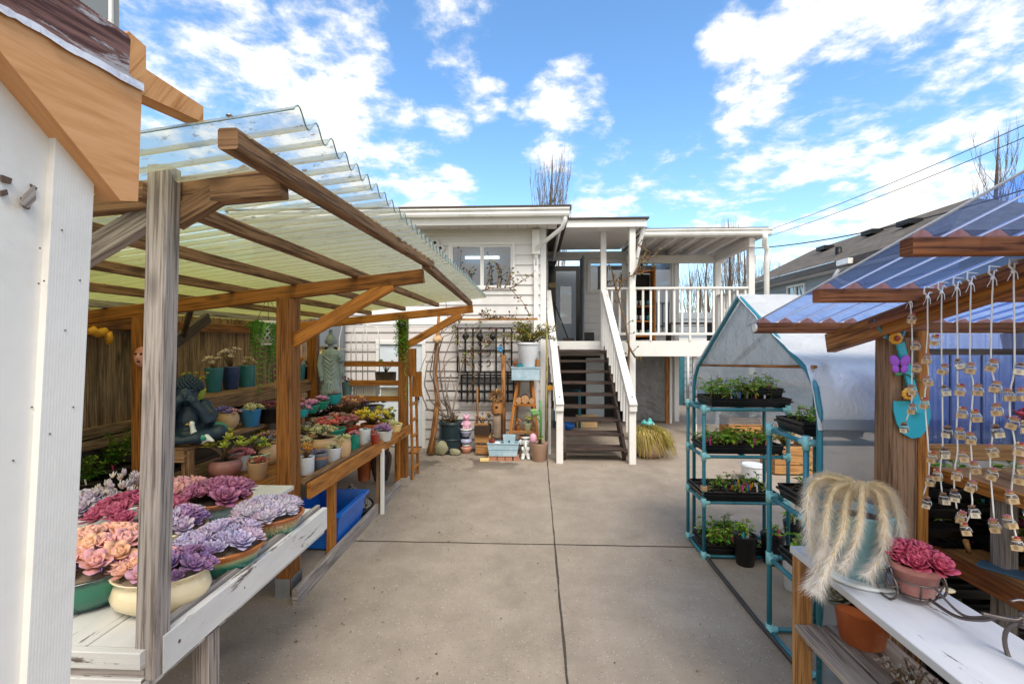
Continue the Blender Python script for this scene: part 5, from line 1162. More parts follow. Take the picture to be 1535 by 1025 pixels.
# ---- bird figurines in front of the seated statue
for i, (px, py, lb) in enumerate(((301, 668, 'green and white glazed bird ornament with head lowered'), (326, 652, 'green glazed bird ornament nearer the tan pot'))):
    c, r, k = seat(px, py, MZ, 30); root = thing('bird_figurine', lb, 'figurine', c, 'bird ornaments'); s = 34 * k
    def B_(x, y, z, c=c, s=s): return c + V((x * s, y * s, z * s))
    b = MB(); b.ball(B_(0, 0, .28), s * .38, s * .24, s * .27, 12); b.tube([B_(-.24, 0, .36), B_(-.34, -.02, .62), B_(-.36, -.04, .84)], [s * .17, s * .12, s * .1], 10); b.ball(B_(-.38, -.04, .92), s * .14, s * .12, s * .13, 10); b.tube([B_(.25, 0, .3), B_(.62, 0, .14)], [s * .18, s * .04], 8)
    sculpt(b, 'body', ['white_glaze', 'green_glaze'][i], root, s * .045, 3)
    b = MB(); b.ball(B_(.08, -.17, .32), s * .30, s * .10, s * .17, 10); b.build('wing', 'green_glaze', root)
    b = MB(); b.tube([B_(-.50, -.05, .92), B_(-.68, -.06, .86)], [s * .06, s * .01], 6); b.build('beak', 'yellow_paint', root)
    b = MB(); b.ball(B_(-.43, -.15, .96), s * .03); b.build('eye', 'black_metal', root)
rc = atX(310, 655, -2.5); b = MB(); b.ball((rc.x, rc.y, MZ + .018), .018, n=8); b.ball((rc.x + .025, rc.y + .02, MZ + .016), .016, n=8); tag(b.build('red_berry_ornament', 'red_glaze'), 'little red round ornament between the bird ornaments', 'ornament')

# ---- hanging fern and hanging trail
hc = atY(402, 512, 3.9); hf = thing('hanging_fern', 'lush fern in a white openwork basket hung under the roof', 'hanging plant', hc)
b = MB()
for k in range(14):
    a = k / 14 * 6.283; p = [hc + V((math.cos(a + q * .5) * rr, math.sin(a + q * .5) * rr, z)) for q, (rr, z) in enumerate(((.05, -.02), (.085, .04), (.095, .10), (.10, .16)))]
    b.tube(p, .007, 5); p = [hc + V((math.cos(a - q * .5) * rr, math.sin(a - q * .5) * rr, z)) for q, (rr, z) in enumerate(((.05, -.02), (.085, .04), (.095, .10), (.10, .16)))]; b.tube(p, .007, 5)
b.lathe([(.095, .155), (.108, .16), (.108, .175), (.095, .175)], hc, 20); b.lathe([(.01, -.03), (.06, -.03), (.06, -.015), (.01, -.015)], hc, 14); b.build('basket', 'white_glaze', hf)
b = MB()
for k in range(3):
    a = k * 2.094; b.tube([hc + V((math.cos(a) * .1, math.sin(a) * .1, .17)), hc + V((0, 0, .40))], .003, 4)
b.tube([hc + V((0, 0, .40)), hc + V((.01, 0, .44)), hc + V((-.01, 0, .46))], .004, 5); b.build('hanger', 'wire_metal', hf)
b = MB()
for k in range(38):
    a = U(0, 6.283); rr = U(.11, .19); drop = U(.25, .62) if k > 12 else U(-.05, .15); p0 = hc + V((math.cos(a) * .06, math.sin(a) * .06, .16)); p1 = hc + V((math.cos(a) * rr * .9, math.sin(a) * rr * .9, .19)); p2 = hc + V((math.cos(a) * rr, math.sin(a) * rr, .12 - drop * .5)); p3 = hc + V((math.cos(a) * rr * .9 + U(-.02, .02), math.sin(a) * rr * .9, .14 - drop))
    pts = []
    for q in range(19):
        f = q / 18; pts.append(p0 * (1 - f) ** 3 + p1 * 3 * f * (1 - f) ** 2 + p2 * 3 * f * f * (1 - f) + p3 * f ** 3)
    b.tube(pts, .0018, 3, H('5c7a34'), cap=False); cc = H(rnd.choice(['6fae44', '5c9a3a', '84bb52', '4f8a34']))
    for q in range(2, 19):
        d = (pts[q] - pts[q - 1]).normalized(); s_ = d.cross(V((math.cos(a), math.sin(a), .2))).normalized(); w_ = .034 * math.sin(math.pi * min(1, q / 18 * .8 + .2)) + .008
        for sg in (-1, 1): b.blade(pts[q], s_ * sg + d * .35 + V((U(-.1, .1), U(-.1, .1), 0)), V((math.cos(a), math.sin(a), .3)), w_, .013, jit(cc, .2))
b.build('fronds', 'leafy', hf)
tc_ = V((-1.545, 5.38, 1.93)); ht = thing('hanging_vine', 'narrow bright green trailing vine hung on the far post', 'hanging plant', tc_)
b = MB(); b.lathe([(.01, -.06), (.05, -.06), (.06, .0), (.055, .0), (.045, -.05)], tc_, 14); b.build('pot', 'black_plastic', ht)
b = MB(); b.tube([tc_ + V((0, 0, 0)), tc_ + V((0, 0, .09))], .003, 4); b.build('hanger', 'wire_metal', ht)
b = MB()
for k in range(26):
    a = U(0, 6.283); drop = U(.25, .55) if k else .95; x, y = math.cos(a) * U(.03, .07), math.sin(a) * U(.03, .07)
    for q in range(int(drop / .014)):
        z = .03 - q * .014; p = tc_ + V((x + U(-.012, .012), y + U(-.012, .012), z)); an = U(0, 6.28); b.blade(p, (math.cos(an), math.sin(an), -.3), Z3, .03, .018, jit(H(rnd.choice(['6fb33c', '86c24a', '5c9c34'])), .2))
b.build('foliage', 'leafy', ht)
# yellow cloth on the fence and mask on the back post
yc = atX(140, 498, -3.30); b = MB()
pts = [yc + V((.02 + .01 * math.sin(k), -.07 + k * .035, .015 * math.sin(k * 2))) for k in range(6)]; b.tube(pts, [.02, .035, .03, .035, .03, .02], 8); b.tube([yc + V((.03, .08, 0)), yc + V((.03, .10, -.05)), yc + V((.02, .1, -.09))], [.03, .028, .015], 8)
tag(b.build('yellow_cloth', 'yellow_paint'), 'knotted yellow cloth hung on the fence', 'cloth')
mc = V((-2.64, R2 - .075, 1.6)); mk_ = thing('clay_mask', 'small clay face hung on the back post behind the grey one', 'mask', mc)
b = MB(); b.ball(mc, .05, .03, .07, 14); b.ball(mc + V((0, -.028, .0)), .012, .014, .018, 8); sculpt(b, 'face', 'pink_clay', mk_, .005, 2)
b = MB(); b.ball(mc + V((-.018, -.026, .02)), .008); b.ball(mc + V((.018, -.026, .02)), .008); b.ball(mc + V((0, -.026, -.03)), .014, .008, .006); b.build('eyes', 'black_metal', mk_)

# ---- end rack and ladder of orange timber at the far end
er = thing('orange_rack', 'open orange timber rack closing the far end of the shelter', 'rack', (-2, 5.9, 0))
for x in (-2.52, -1.70): one(er, 'upright', 'orange_timber', 'box', x - .02, x + .02, 5.88, 5.93, 0, 1.55)
for z, x0 in ((1.42, -2.5), (1.18, -2.35), (.98, -2.3)):
    one(er, 'rail', 'orange_timber', 'board', (x0, 5.86, z), (-1.68, 5.86, z), .03, .065)
    one(er, 'shelf', 'white_paint' if z < 1.3 else 'grey_timber', 'board', (x0, 6.0, z - .01), (-1.68, 6.0, z - .01), .24, .02)
def small(name, label, cat, mat, fn, grp=None):
    b = MB(); fn(b); return tag(b.build(name, mat), label, cat, grp)
potted('potted_succulent', 'dark brown trough with spiky green plant on the rack', 'potted plant', (-1.93, 6.0, 1.19), .12, .12, 'bronze_urn', 'cyl', pl('jade', GRN, 8, .4, 1.2, 14), 1.2, .6, group='pots on the orange rack')
cr_ = thing('white_basket', 'white ribbed storage basket on the lower rack shelf', 'basket', (-2.2, 6.0, .98))
b = MB(); b.box(-2.34, -2.06, 5.95, 6.1, .98, 1.0)
for k in range(12): b.box(-2.335 + k * .024, -2.320 + k * .024, 5.93, 5.945, 1.0, 1.13)
b.box(-2.35, -2.05, 5.925, 5.95, 1.13, 1.145); b.box(-2.34, -2.06, 6.09, 6.1, 1.0, 1.13); b.box(-2.35, -2.34, 5.95, 6.1, 1.0, 1.13); b.box(-2.06, -2.05, 5.95, 6.1, 1.0, 1.13); b.build('basket_shell', 'white_paint', cr_)
cl_ = thing('white_box', 'white lidded box on the rack behind the far post', 'box', (-1.82, 6.0, .98)); one(cl_, 'body', 'white_paint', 'box', -1.97, -1.70, 5.93, 6.1, .991, 1.09); one(cl_, 'lid', 'white_glaze', 'box', -1.985, -1.69, 5.92, 6.11, 1.093, 1.115)
potted('potted_succulent', 'pale aqua metal pail with red flowers beside the grey statue', 'potted plant', (-2.42, 5.95, .985), .07, .2, 'furry_pot', 'plain', pl('jade', RED, 8, .4, 1.2, 12), group='pots on the orange rack')
wo = thing('wire_obelisk', 'white wire garden arch standing at the back of the shelter', 'garden arch', (-2.4, 6.15, 1.2))
for k in range(3):
    x = -2.55 + k * .16; one(wo, 'hoop', 'white_wire', 'tube', [(x - .08, 6.2, 1.0), (x - .08, 6.2, 1.75), (x - .04, 6.2, 1.92), (-2.39, 6.2, 2.0 - abs(k - 1) * .04), (x + .12, 6.2, 1.9), (x + .15, 6.2, 1.72), (x + .15, 6.2, 1.0)], .007, 6)
for z in (1.3, 1.6): one(wo, 'ring', 'white_wire', 'tube', [(-2.63, 6.2, z), (-2.08, 6.2, z)], .006, 6)
ld = thing('plant_ladder', 'narrow orange timber ladder shelf leaning by the white door', 'ladder', (-1.48, 5.8, 0))
for x, y in ((-1.50, 5.72), (-1.50, 5.98)): one(ld, 'rail', 'orange_timber', 'board', (x + .0, y, 0), (x - .03, y, 1.30), .03, .035, (0, 1, 0))
for k in range(5): one(ld, 'rung', 'orange_timber', 'board', (-1.505 - k * .006, 5.735, .12 + k * .2), (-1.505 - k * .006, 5.965, .12 + k * .2), .09 if k in (1,) else .04, .025)
one(ld, 'panel', 'orange_timber', 'board', (-1.515, 5.68, 1.28), (-1.515, 5.68, 1.62), .14, .02, (0, 1, 0)); one(ld, 'panel', 'orange_timber', 'board', (-1.50, 5.93, 1.0), (-1.50, 5.93, 1.32), .12, .02, (0, 1, 0))

# ---- under the orange bench
bb = thing('blue_bin', 'bright blue open plastic bin under the orange bench', 'bin', (-1.78, 3.95, 0))
b = MB(); z0, z1 = .02, .33
o0, o1 = (-1.98, -1.60, 3.72, 4.22), (-2.02, -1.555, 3.66, 4.28)
def rim(r, z): return [V((r[0], r[2], z)), V((r[1], r[2], z)), V((r[1], r[3], z)), V((r[0], r[3], z))]
A, B2 = rim(o0, z0), rim(o1, z1); C = rim((o1[0] + .015, o1[1] - .015, o1[2] + .015, o1[3] - .015), z1); D = rim((o0[0] + .015, o0[1] - .015, o0[2] + .015, o0[3] - .015), z0 + .012)
for k in range(4):
    k2 = (k + 1) % 4; b.quad(A[k], A[k2], B2[k2], B2[k]); b.quad(B2[k], B2[k2], C[k2], C[k]); b.quad(C[k], C[k2], D[k2], D[k])
b.quad(*D); b.quad(*A[::-1]); b.build('tub', 'blue_plastic', bb)
b = MB(); b.board((-1.545, 3.655, .315), (-1.545, 4.285, .315), .022, .03); b.board((-2.03, 3.65, .315), (-1.545, 3.65, .315), .022, .03); b.build('rim', 'blue_plastic', bb)
sp_pot('orange terracotta pot with purple leaves under the bench', 546, 722, 24, 38, .06, 'terracotta', 'terra', pl('jade', [P_('8a7088', '5c4860', '9a8098')], 9, .5, 1.1, 16, 1.1), 'pots under the orange bench')
sp_pot('dark bronze urn with curly purple leaves under the bench', 571, 722, 32, 48, .05, 'bronze_urn', 'urn', pl('jade', [P_('9a8098', '6a5670', 'a890a4'), P_('7f6a80', '4f4054', '94809a')], 20, .5, 1.5, 18, 1.1), 'pots under the orange bench')
gp = thing('gravel_tray', 'black tray of pale gravel under the bench beside the blue bin', 'tray', (-1.85, 4.55, 0))
b = MB(); b.lathe([(.02, 0), (.20, 0), (.22, .10), (.205, .10), (.19, .05)], (-1.8, 4.5, .0), 18, 1, 1.2); b.build('tray', 'black_plastic', gp)
b = MB()
for k in range(240):
    a = U(0, 6.28); r = math.sqrt(U(0, 1)) * .19; b.ball((-1.8 + r * math.cos(a), 4.5 + r * 1.2 * math.sin(a), .08 + .22 * (1 - r / .19)), U(.012, .022), n=5, col=jit(H('8f877f'), .3), bump=.3)
o = b.build('gravel', 'tagcol', gp); o['kind'] = 'stuff'
# ================================================================ along the house front (wall plane HY = 7.45)
def hp(px, py, Y=7.25): return atY(px, py, Y)
def gx(px, Y): return atY(px, 512.5, Y).x
# trellises
def trellis(label, px0, px1, py0, py1, Y, nv, nh, bar, scroll=False, tilt=0):
    a, c = hp(px0, py1, Y), hp(px1, py0, Y); root = thing('metal_trellis' if scroll else 'wood_trellis', label, 'trellis', (a.x, Y, a.z), 'black trellises on the siding')
    b = MB()
    for x in (a.x, c.x): b.board((x, Y, a.z), (x, Y, c.z), bar, bar, (0, 1, 0))
    for z in (a.z, c.z): b.board((a.x, Y + .002, z), (c.x, Y + .002, z), bar * .9, bar * .9)
    b.build('frame', 'black_metal', root)
    b = MB()
    for i in range(nv):
        x = a.x + (c.x - a.x) * (i + 1) / (nv + 1)
        if scroll and nv // 2 - 1 < i < nv // 2 + 1: continue
        b.board((x, Y, a.z - (.03 if not scroll else 0)), (x, Y, c.z + (.03 if not scroll else 0)), bar, bar, (0, 1, 0))
    for i in range(nh):
        z = a.z + (c.z - a.z) * i / max(1, nh - 1); b.board((a.x - (.05 if not scroll else 0), Y - bar, z), (c.x + (.05 if not scroll else 0), Y - bar, z), bar, bar * .9)
    b.build('bars', 'black_metal', root)
    if scroll:
        xm = (a.x + c.x) / 2; hh = c.z - a.z
        for s_ in (-1, 1):
            for zz in (.22, .45, .68):
                pts = []
                for k in range(16):
                    t = k / 15 * 5.2; rr = .018 + .045 * k / 15; pts.append((xm + s_ * (.055 - rr * math.cos(t) * .8), Y, a.z + hh * zz + rr * math.sin(t)))
                b = MB(); b.tube(pts, .009, 5); b.build('scroll', 'black_metal', root)
    return root
trellis('upper black metal trellis with scrollwork between bars', 686, 767, 492, 558, 7.36, 6, 3, .026, True)
trellis('lower black lattice trellis standing on stakes', 692, 770, 562, 600, 7.34, 8, 4, .027)
b = MB(); p0, p1 = hp(655, 566, 7.33), hp(772, 566, 7.33); b.board(p0, p1, .02, .02); p0, p1 = hp(655, 586, 7.33), hp(772, 586, 7.33)
t_ = thing('wall_batten', 'two long thin black battens across the grey siding', 'batten', p0)
b.board(p0, p1, .02, .02); b.build('battens', 'black_metal', t_)
for i, px in enumerate((698, 719, 739)):   # three little dark hanging pots along the top
    c = hp(px, 504, 7.28); root = thing('hanging_pot', ['left', 'middle', 'right'][i] + ' of three small dark pots hung on the upper trellis', 'hanging pot', c, 'pots on the trellis')
    b = MB(); b.ball(c, .055, .055, .05, 12, bump=.3); b.build('pot', 'black_plastic', root)
    b = MB(); succ(b, c + V((0, 0, .03)), .06, .06, 'jade', GRY + MAR, 7, .4, .1, 12); b.build('plant', 'plant', root)
# wooden rail with vine above
wr = thing('vine_rail', 'thin wooden rail carrying climbing vines across the wall', 'rail', hp(720, 478, 7.38)); one(wr, 'rail', 'plain_timber', 'board', hp(668, 479, 7.36), hp(806, 478, 7.36), .025, .035)
def vine(label, paths, r, leaves, pals, name='climbing_vine', lw=.05):
    root = thing(name, label, 'vine', V(paths[0][0])); b = MB(); lf = MB()
    for P in paths:
        P = [V(p) for p in P]; pts = []
        for i in range(len(P) - 1):
            for k in range(6):
                q = P[i].lerp(P[i + 1], k / 6); q += V((noise.noise(q * 4), noise.noise(q * 4 + V((9, 0, 0))) * .5, noise.noise(q * 4 + V((0, 9, 0))))) * .025; pts.append(q)
        pts.append(P[-1]); n = len(pts); b.tube(pts, [r * (1 - .75 * i / n) for i in range(n)], 6)
        for _ in range(leaves):
            q = rnd.choice(pts[n // 5:]); d = V((U(-1, 1), U(-1, .2), U(-.6, .8)))
            lf.blade(q + d * .02, d, (0, -1, .5), lw * U(.6, 1.2), lw * .6, jit(rnd.choice(pals), .25))
        for _ in range(n // 3):
            q = rnd.choice(pts[n // 6:]); e = q + V((U(-.12, .12), U(-.08, .05), U(-.02, .16))); b.tube([q, q.lerp(e, .5) + V((U(-.02, .02), 0, .01)), e], [r * .35, r * .3, r * .15], 4, cap=False)
            if leaves: lf.blade(e, (U(-1, 1), U(-1, 0), U(-1, 1)), (0, -1, 0), lw, lw * .6, jit(rnd.choice(pals), .25))
    b.build('stem', 'vine', root)
    if leaves: lf.build('leaves', 'leafy', root)
    return root
DRY = [H('8a6a3c'), H('7a5a3a'), H('8f8a4a'), H('6b7a3a'), H('5a4030')]
vine('arching bare rose cane across the white wall below the window', [[hp(712, 440, 7.3), hp(735, 432, 7.2), hp(764, 432, 7.2), hp(782, 448, 7.25), hp(794, 475, 7.3)], [hp(764, 433, 7.2), hp(775, 428, 7.2), hp(803, 405, 7.2)], [hp(728, 434, 7.25), hp(735, 415, 7.25), hp(733, 392, 7.3)], [hp(757, 431, 7.2), hp(765, 415, 7.2), hp(768, 400, 7.25)], [hp(745, 431, 7.2), hp(748, 412, 7.2), hp(745, 398, 7.2)]], .011, 10, DRY)
vine('thin vine branches against the left window pane', [[hp(700, 440, 7.3), hp(690, 418, 7.3), hp(686, 385, 7.3)], [hp(700, 440, 7.3), hp(704, 418, 7.3), hp(703, 405, 7.3)], [hp(700, 440, 7.3), hp(680, 430, 7.3), hp(675, 400, 7.3)]], .009, 9, DRY)
vine('vine growth trailing along the wooden rail', [[hp(720, 473, 7.3), hp(740, 477, 7.3), hp(765, 476, 7.3), hp(790, 480, 7.3)], [hp(718, 470, 7.3), hp(728, 468, 7.3), hp(745, 480, 7.3)], [hp(715, 505, 7.3), hp(735, 512, 7.3), hp(700, 545, 7.3)]], .008, 22, DRY)
vine('leafy vine tangled over the upper trellis', [[hp(690, 560, 7.3), hp(700, 530, 7.28), hp(725, 515, 7.28), hp(760, 500, 7.3)], [hp(700, 600, 7.3), hp(712, 560, 7.28), hp(705, 520, 7.28), hp(720, 480, 7.3)], [hp(770, 560, 7.3), hp(750, 530, 7.28), hp(760, 505, 7.28), hp(785, 490, 7.3)], [hp(690, 520, 7.3), hp(680, 495, 7.28), hp(690, 470, 7.3)]], .008, 26, DRY + [H('7f9a4a')])
# big dark pot with bare shrub
c = V((gx(676, 7.17), 7.17, 0)); r = .19
dp = potted('shrub_pot', 'large dark blue tub with bare arching shrub stems and dry leaves', 'potted shrub', c, r, .48, 'drum', 'cyl', None, n=28)
b = MB(); b.lathe([(r * .99, .20), (r * 1.03, .205), (r * 1.03, .225), (r * .99, .23)], c, 28); b.lathe([(r * .99, .435), (r * 1.05, .44), (r * 1.05, .465), (r * .99, .465)], c, 28); b.build('bands', 'drum', dp)
b = MB()
for P in ([(684, 625), (660, 600), (645, 560), (652, 510), (690, 470)], [(678, 625), (668, 580), (665, 540), (680, 500), (700, 462)], [(670, 625), (645, 600), (636, 575), (640, 548), (655, 520)], [(668, 625), (640, 612), (632, 590), (628, 560), (640, 530)], [(676, 625), (664, 590), (660, 560), (672, 540), (690, 530)], [(680, 625), (668, 600), (672, 575), (676, 560), (682, 588)], [(664, 628), (650, 560), (660, 500), (672, 478), (668, 450)], [(672, 625), (660, 570), (657, 530), (664, 505), (700, 490)], [(676, 625), (690, 560), (686, 520), (694, 500), (722, 478)]):
    pts = [atY(px, py, 7.1 + .12 * math.sin(i * 2 + px)) for i, (px, py) in enumerate(P)]; pp = []
    for i in range(len(pts) - 1):
        for q in range(5): pp.append(pts[i].lerp(pts[i + 1], q / 5) + V((noise.noise(pts[i] * 3 + V((q, 0, 0))) * .012, 0, 0)))
    pp.append(pts[-1]); b.tube(pp, [.013 * (1 - .6 * i / len(pp)) for i in range(len(pp))], 6)
b.build('stems', 'twig', dp)
b = MB(); succ(b, c + V((0, 0, .40)), r, r, 'leafy', [[H('7d7a3a'), H('8a6a44'), H('a08058')]], 26, .3, .22); b.build('foliage', 'leafy', dp)
sk = thing('wood_stake', 'tall rough natural wood pole leaning on the wall beside the white door', 'pole', hp(648, 676, 7.0))
b = MB(); b.tube([atY(645, 680, 6.95), atY(650, 650, 6.98), atY(656, 600, 7.02), atY(652, 560, 7.08), atY(655, 520, 7.1), atY(658, 470, 7.15)], [.06, .045, .04, .036, .034, .02], 9); b.build('pole', 'stake', sk)
b = MB(); c = atY(657, 508, 7.0); b.ball(c, .07, .06, .055, 10, bump=.5); b.ball(c + V((-.03, -.02, -.02)), .05, .05, .05, 10, bump=.6); b.build('shell_ornament', 'tan_clay', sk)
# rocks
for i, (px, py, w, hh, lb) in enumerate(((661, 674, 20, 21, 'taller upright mossy rock by the dark tub'), (682, 674, 16, 10, 'low rounded rock by the dark tub'))):
    c = V((gx(px, 6.98), 6.98, 0)); k = .01; r = w * k / 2; b = MB(); b.ball((c.x, c.y, hh * k * .46), r * 1.15, r * .8, hh * k * .55, 16, bump=.35); tag(b.build('rock', 'rock'), lb, 'rock', 'rocks by the wall')
# stacked tea cup totem with pink bear
c = V((gx(699, 7.12), 7.12, 0)); k = 7.1 / 700; tt = thing('ceramic_totem', 'stacked teacups and saucers totem topped by a pink ceramic animal', 'garden ornament', c)
def seg(name, mat, z0, prof): bq = MB(); bq.lathe([(rr * k, z0 * k + zz * k) for rr, zz in prof], c, 18); return bq.build(name, mat, tt)
seg('base_bowl', 'salmon', 0, [(3, 0), (6, .5), (8.5, 6), (9, 9), (6, 10), (2, 10)]); seg('saucer', 'white_glaze', 10, [(2, 0), (6, 1), (6.5, 3), (3, 4)]); seg('cup', 'lavender_glaze', 14, [(3, 0), (8, 1.5), (9, 4), (8, 7), (3, 8)])
seg('saucer', 'black_metal', 22, [(2, 0), (5, .4), (5, 2), (2, 2.4)]); seg('cup', 'lavender_glaze', 24.5, [(3, 0), (6, 1), (8, 6), (9.5, 8), (9.5, 9), (2, 8)]); seg('saucer', 'white_glaze', 34, [(2, 0), (9, 1), (10, 2.5), (9, 3.2), (2, 3)])
b = MB(); q = c + V((0, 0, 37 * k)); s = k
b.lathe([(3 * s, 0), (6 * s, 1 * s), (6.6 * s, 6 * s), (4.5 * s, 11 * s), (2 * s, 13 * s)], q, 14); b.ball(q + V((0, 0, 16 * s)), 5 * s, 4.6 * s, 4.6 * s, 12)
for s_ in (-1, 1): b.ball(q + V((s_ * 4 * s, 0, 20 * s)), 1.7 * s, 1.3 * s, 1.9 * s, 8); b.tube([q + V((s_ * 5.5 * s, -1 * s, 9 * s)), q + V((s_ * 6.5 * s, -4 * s, 6 * s))], [1.8 * s, 1.4 * s], 8); b.ball(q + V((s_ * 3.6 * s, -5 * s, 1.4 * s)), 2 * s, 2.4 * s, 1.8 * s, 8)
b.ball(q + V((0, -4.4 * s, 15 * s)), 1.8 * s, 1.4 * s, 1.4 * s, 8); sculpt(b, 'bear', 'pink_glaze', tt, .0055, 2)
b = MB()
for s_ in (-1, 1): b.ball(q + V((s_ * 1.9 * s, -4.4 * s, 17 * s)), .6 * s)
b.ball(q + V((0, -5.8 * s, 15.3 * s)), .7 * s); b.build('eyes', 'black_metal', tt)
b = MB(); b.ball(q + V((0, 0, 22.5 * s)), 1.3 * s); b.build('knob', 'lavender_glaze', tt)
# crates of planks as stepped planter
pk = thing('plank_planter', 'stepped planter of pale wooden planks holding dry plants', 'planter', hp(725, 680, 7.0))
for zz, x0, x1, y in ((.02, 713, 735, 6.98), (.17, 712, 736, 7.06), (.33, 711, 732, 7.12)):
    a, e = gx(x0, y), gx(x1, y); one(pk, 'plank', 'plain_timber', 'box', a, e, y - .02, y + .01, zz, zz + .13); one(pk, 'plank', 'plain_timber', 'box', a, a + .02, y + .012, y + .2, zz, zz + .13); one(pk, 'plank', 'plain_timber', 'box', e - .02, e, y + .012, y + .2, zz, zz + .13)
b = MB(); b.box(gx(712, 7.1), gx(735, 7.1), 7.0, 7.25, .3, .43); b.build('soil', 'soil', pk); b = MB(); succ(b, V((gx(722, 7.12), 7.15, .43)), .12, .08, 'jade', BRN + ORG + GRY, 9, .4, .14, 14); b.build('plant', 'plant', pk)
one(pk, 'stake', 'stake', 'box', gx(714, 7.2) - .0, gx(714, 7.2) + .03, 7.2, 7.23, .3, 1.0)
# log birdhouse post
lg = thing('log_birdhouse', 'carved log birdhouse with straw topped head by the trellis', 'birdhouse', hp(744, 660, 7.0)); X = gx(745, 7.0)
b = MB(); b.lathe([(.06, .0), (.07, .02), (.06, .12), (.065, .25), (.055, .36)], (X, 7.0, .26), 12, wob=.06); b.build('log', 'bark_pale', lg)
b = MB(); b.lathe([(.075, 0), (.085, .02), (.08, .17), (.07, .19)], (X, 7.0, .62), 12, wob=.05); b.build('house_body', 'stake', lg)
b = MB(); b.ball((X, 6.92, .73), .022, .014, .022); b.build('entry_hole', 'black_metal', lg)
b = MB()
for q in range(170):
    a, e = U(0, 6.28), U(-.3, 1.4); d = V((math.cos(a) * math.cos(e), math.sin(a) * math.cos(e), math.sin(e))); b.blade(V((X, 7.0, .87)) + d * .05, d + V((0, 0, U(-.6, .3))), Z3, .09, .02, jit(H('c29a6a'), .25))
b.build('straw_top', 'leafy', lg)
one(lg, 'pole', 'stake', 'tube', [(X + .09, 7.1, 0), (X + .09, 7.12, 1.5)], .035, 8)
b = MB(); b.box(X - .1, X + .12, 6.92, 7.1, 0.12, .16); b.box(X - .06, X + .08, 6.96, 7.06, 0, .12); b.build('base', 'stake', lg)
cs = small('blue_ornament', 'small blue metal flower ornament on the pole before the trellis', 'ornament', 'blue_glaze', lambda b: [b.ball(atY(750, 523, 7.05) + V((math.cos(a) * .03, 0, math.sin(a) * .03)), .022, .012, .022) for a in [k * 1.2566 for k in range(5)]])
# blue trough on bricks with contents
TY = 6.72; x0, x1 = gx(731, TY), gx(778, TY)
br_ = [(732, 745), (746, 757), (758, 768), (770, 778)]
for i, (a, e) in enumerate(br_): small('brick', ['reddish brick at the left end under the blue trough', 'second brick from the left under the blue trough', 'third tan brick under the blue trough', 'brick at the right end under the blue trough'][i], 'brick', 'brick', lambda b: b.box(gx(a, TY), gx(e, TY), TY - .05, TY + .1, 0, .065, ch=.004), 'bricks under the trough')
small('brick', 'loose yellow brick lying on the concrete in front of the trough', 'brick', 'butter', lambda b: b.box(gx(720, 6.62), gx(733, 6.62), 6.58, 6.66, .005, .045, ch=.004), 'bricks under the trough')
tr_ = thing('blue_trough', 'long pale blue wooden trough planter raised on bricks', 'planter', ((x0 + x1) / 2, TY, .066))
b = MB(); zb, zt = .068, .25; i = .03
for Yc, s_ in ((TY - .06, -1), (TY + .14, 1)): b.prism([(x0 + i, Yc, zb), (x1 - i, Yc, zb), (x1, Yc, zt), (x0, Yc, zt)], (0, .018 * -s_, 0))
for xa, xb, s_ in ((x0 + i, x0, 1), (x1 - i, x1, -1)): b.prism([(xa, TY - .04, zb), (xa, TY + .12, zb), (xb, TY + .12, zt), (xb, TY - .04, zt)], (.018 * s_, 0, 0))
b.build('box', 'pale_blue_paint', tr_)
b = MB(); b.board((x0 - .004, TY - .064, .245), (x1 + .004, TY - .064, .245), .012, .012); b.board((x0 + .01, TY - .064, .165), (x1 - .01, TY - .064, .165), .006, .006); b.build('moulding', 'pale_blue_paint', tr_)
b = MB(); b.box(x0 + .03, x1 - .03, TY - .03, TY + .12, .15, .2); b.build('soil', 'soil', tr_)
potted('potted_succulent', 'little orange pot with green leaf in the left of the blue trough', 'potted plant', (gx(737, TY), TY + .03, .20), .05, .09, 'red_glaze', 'plain', pl('jade', GRN + PEA, 5, .5, 1.2, 12), group='pots at the trough')
small_b = thing('small_blue_box', 'small pale blue wooden box sitting in the trough', 'box', (gx(763, TY), TY, .2))
xa, xb = gx(754, TY), gx(773, TY); b = MB(); b.prism([(xa + .02, TY - .045, .20), (xb - .02, TY - .045, .20), (xb, TY - .045, .36), (xa, TY - .045, .36)], (0, .1, 0)); b.build('box', 'pale_blue_paint', small_b); b = MB(); b.ball(((xa + xb) / 2, TY - .05, .28), .013); b.build('knob', 'black_metal', small_b)
small('white_pebble', 'white painted stone in the blue trough', 'stone', 'white_glaze', lambda b: b.ball((gx(746, TY), TY - .01, .235), .06, .04, .03, 12, bump=.2))
# white figurine
c, r, k = seat(788, 689, 0, 17); wf_ = thing('white_figurine', 'white ceramic elephant-eared figurine standing beside the taupe pot', 'figurine', c); s = k
def W_(x, y, z): return c + V((x * s, y * s, z * s))
b = MB(); b.ball(W_(0, 0, 13), 6 * s, 5 * s, 7 * s, 12); b.ball(W_(0, -1, 25), 6 * s, 5 * s, 5.6 * s, 12)
for q in (-1, 1):
    b.ball(W_(7 * q, 1, 25), 3.6 * s, 1.6 * s, 4.6 * s, 10); b.tube([W_(3.4 * q, -1, 8), W_(4.2 * q, -2, 1.5)], [3.2 * s, 3 * s], 10); b.ball(W_(4.6 * q, -3.5, 1.6), 3 * s, 3.6 * s, 1.8 * s, 8); b.tube([W_(5 * q, -1, 18), W_(4 * q, -5, 14)], [2 * s, 1.7 * s], 8)
b.tube([W_(0, -5, 25), W_(0, -8, 20), W_(1, -8, 15)], [2.2 * s, 1.8 * s, 1.3 * s], 8); sculpt(b, 'body', 'white_glaze', wf_, .006, 2)
b = MB()
for q in (-1, 1): b.ball(W_(2.2 * q, -5.6, 27), .7 * s)
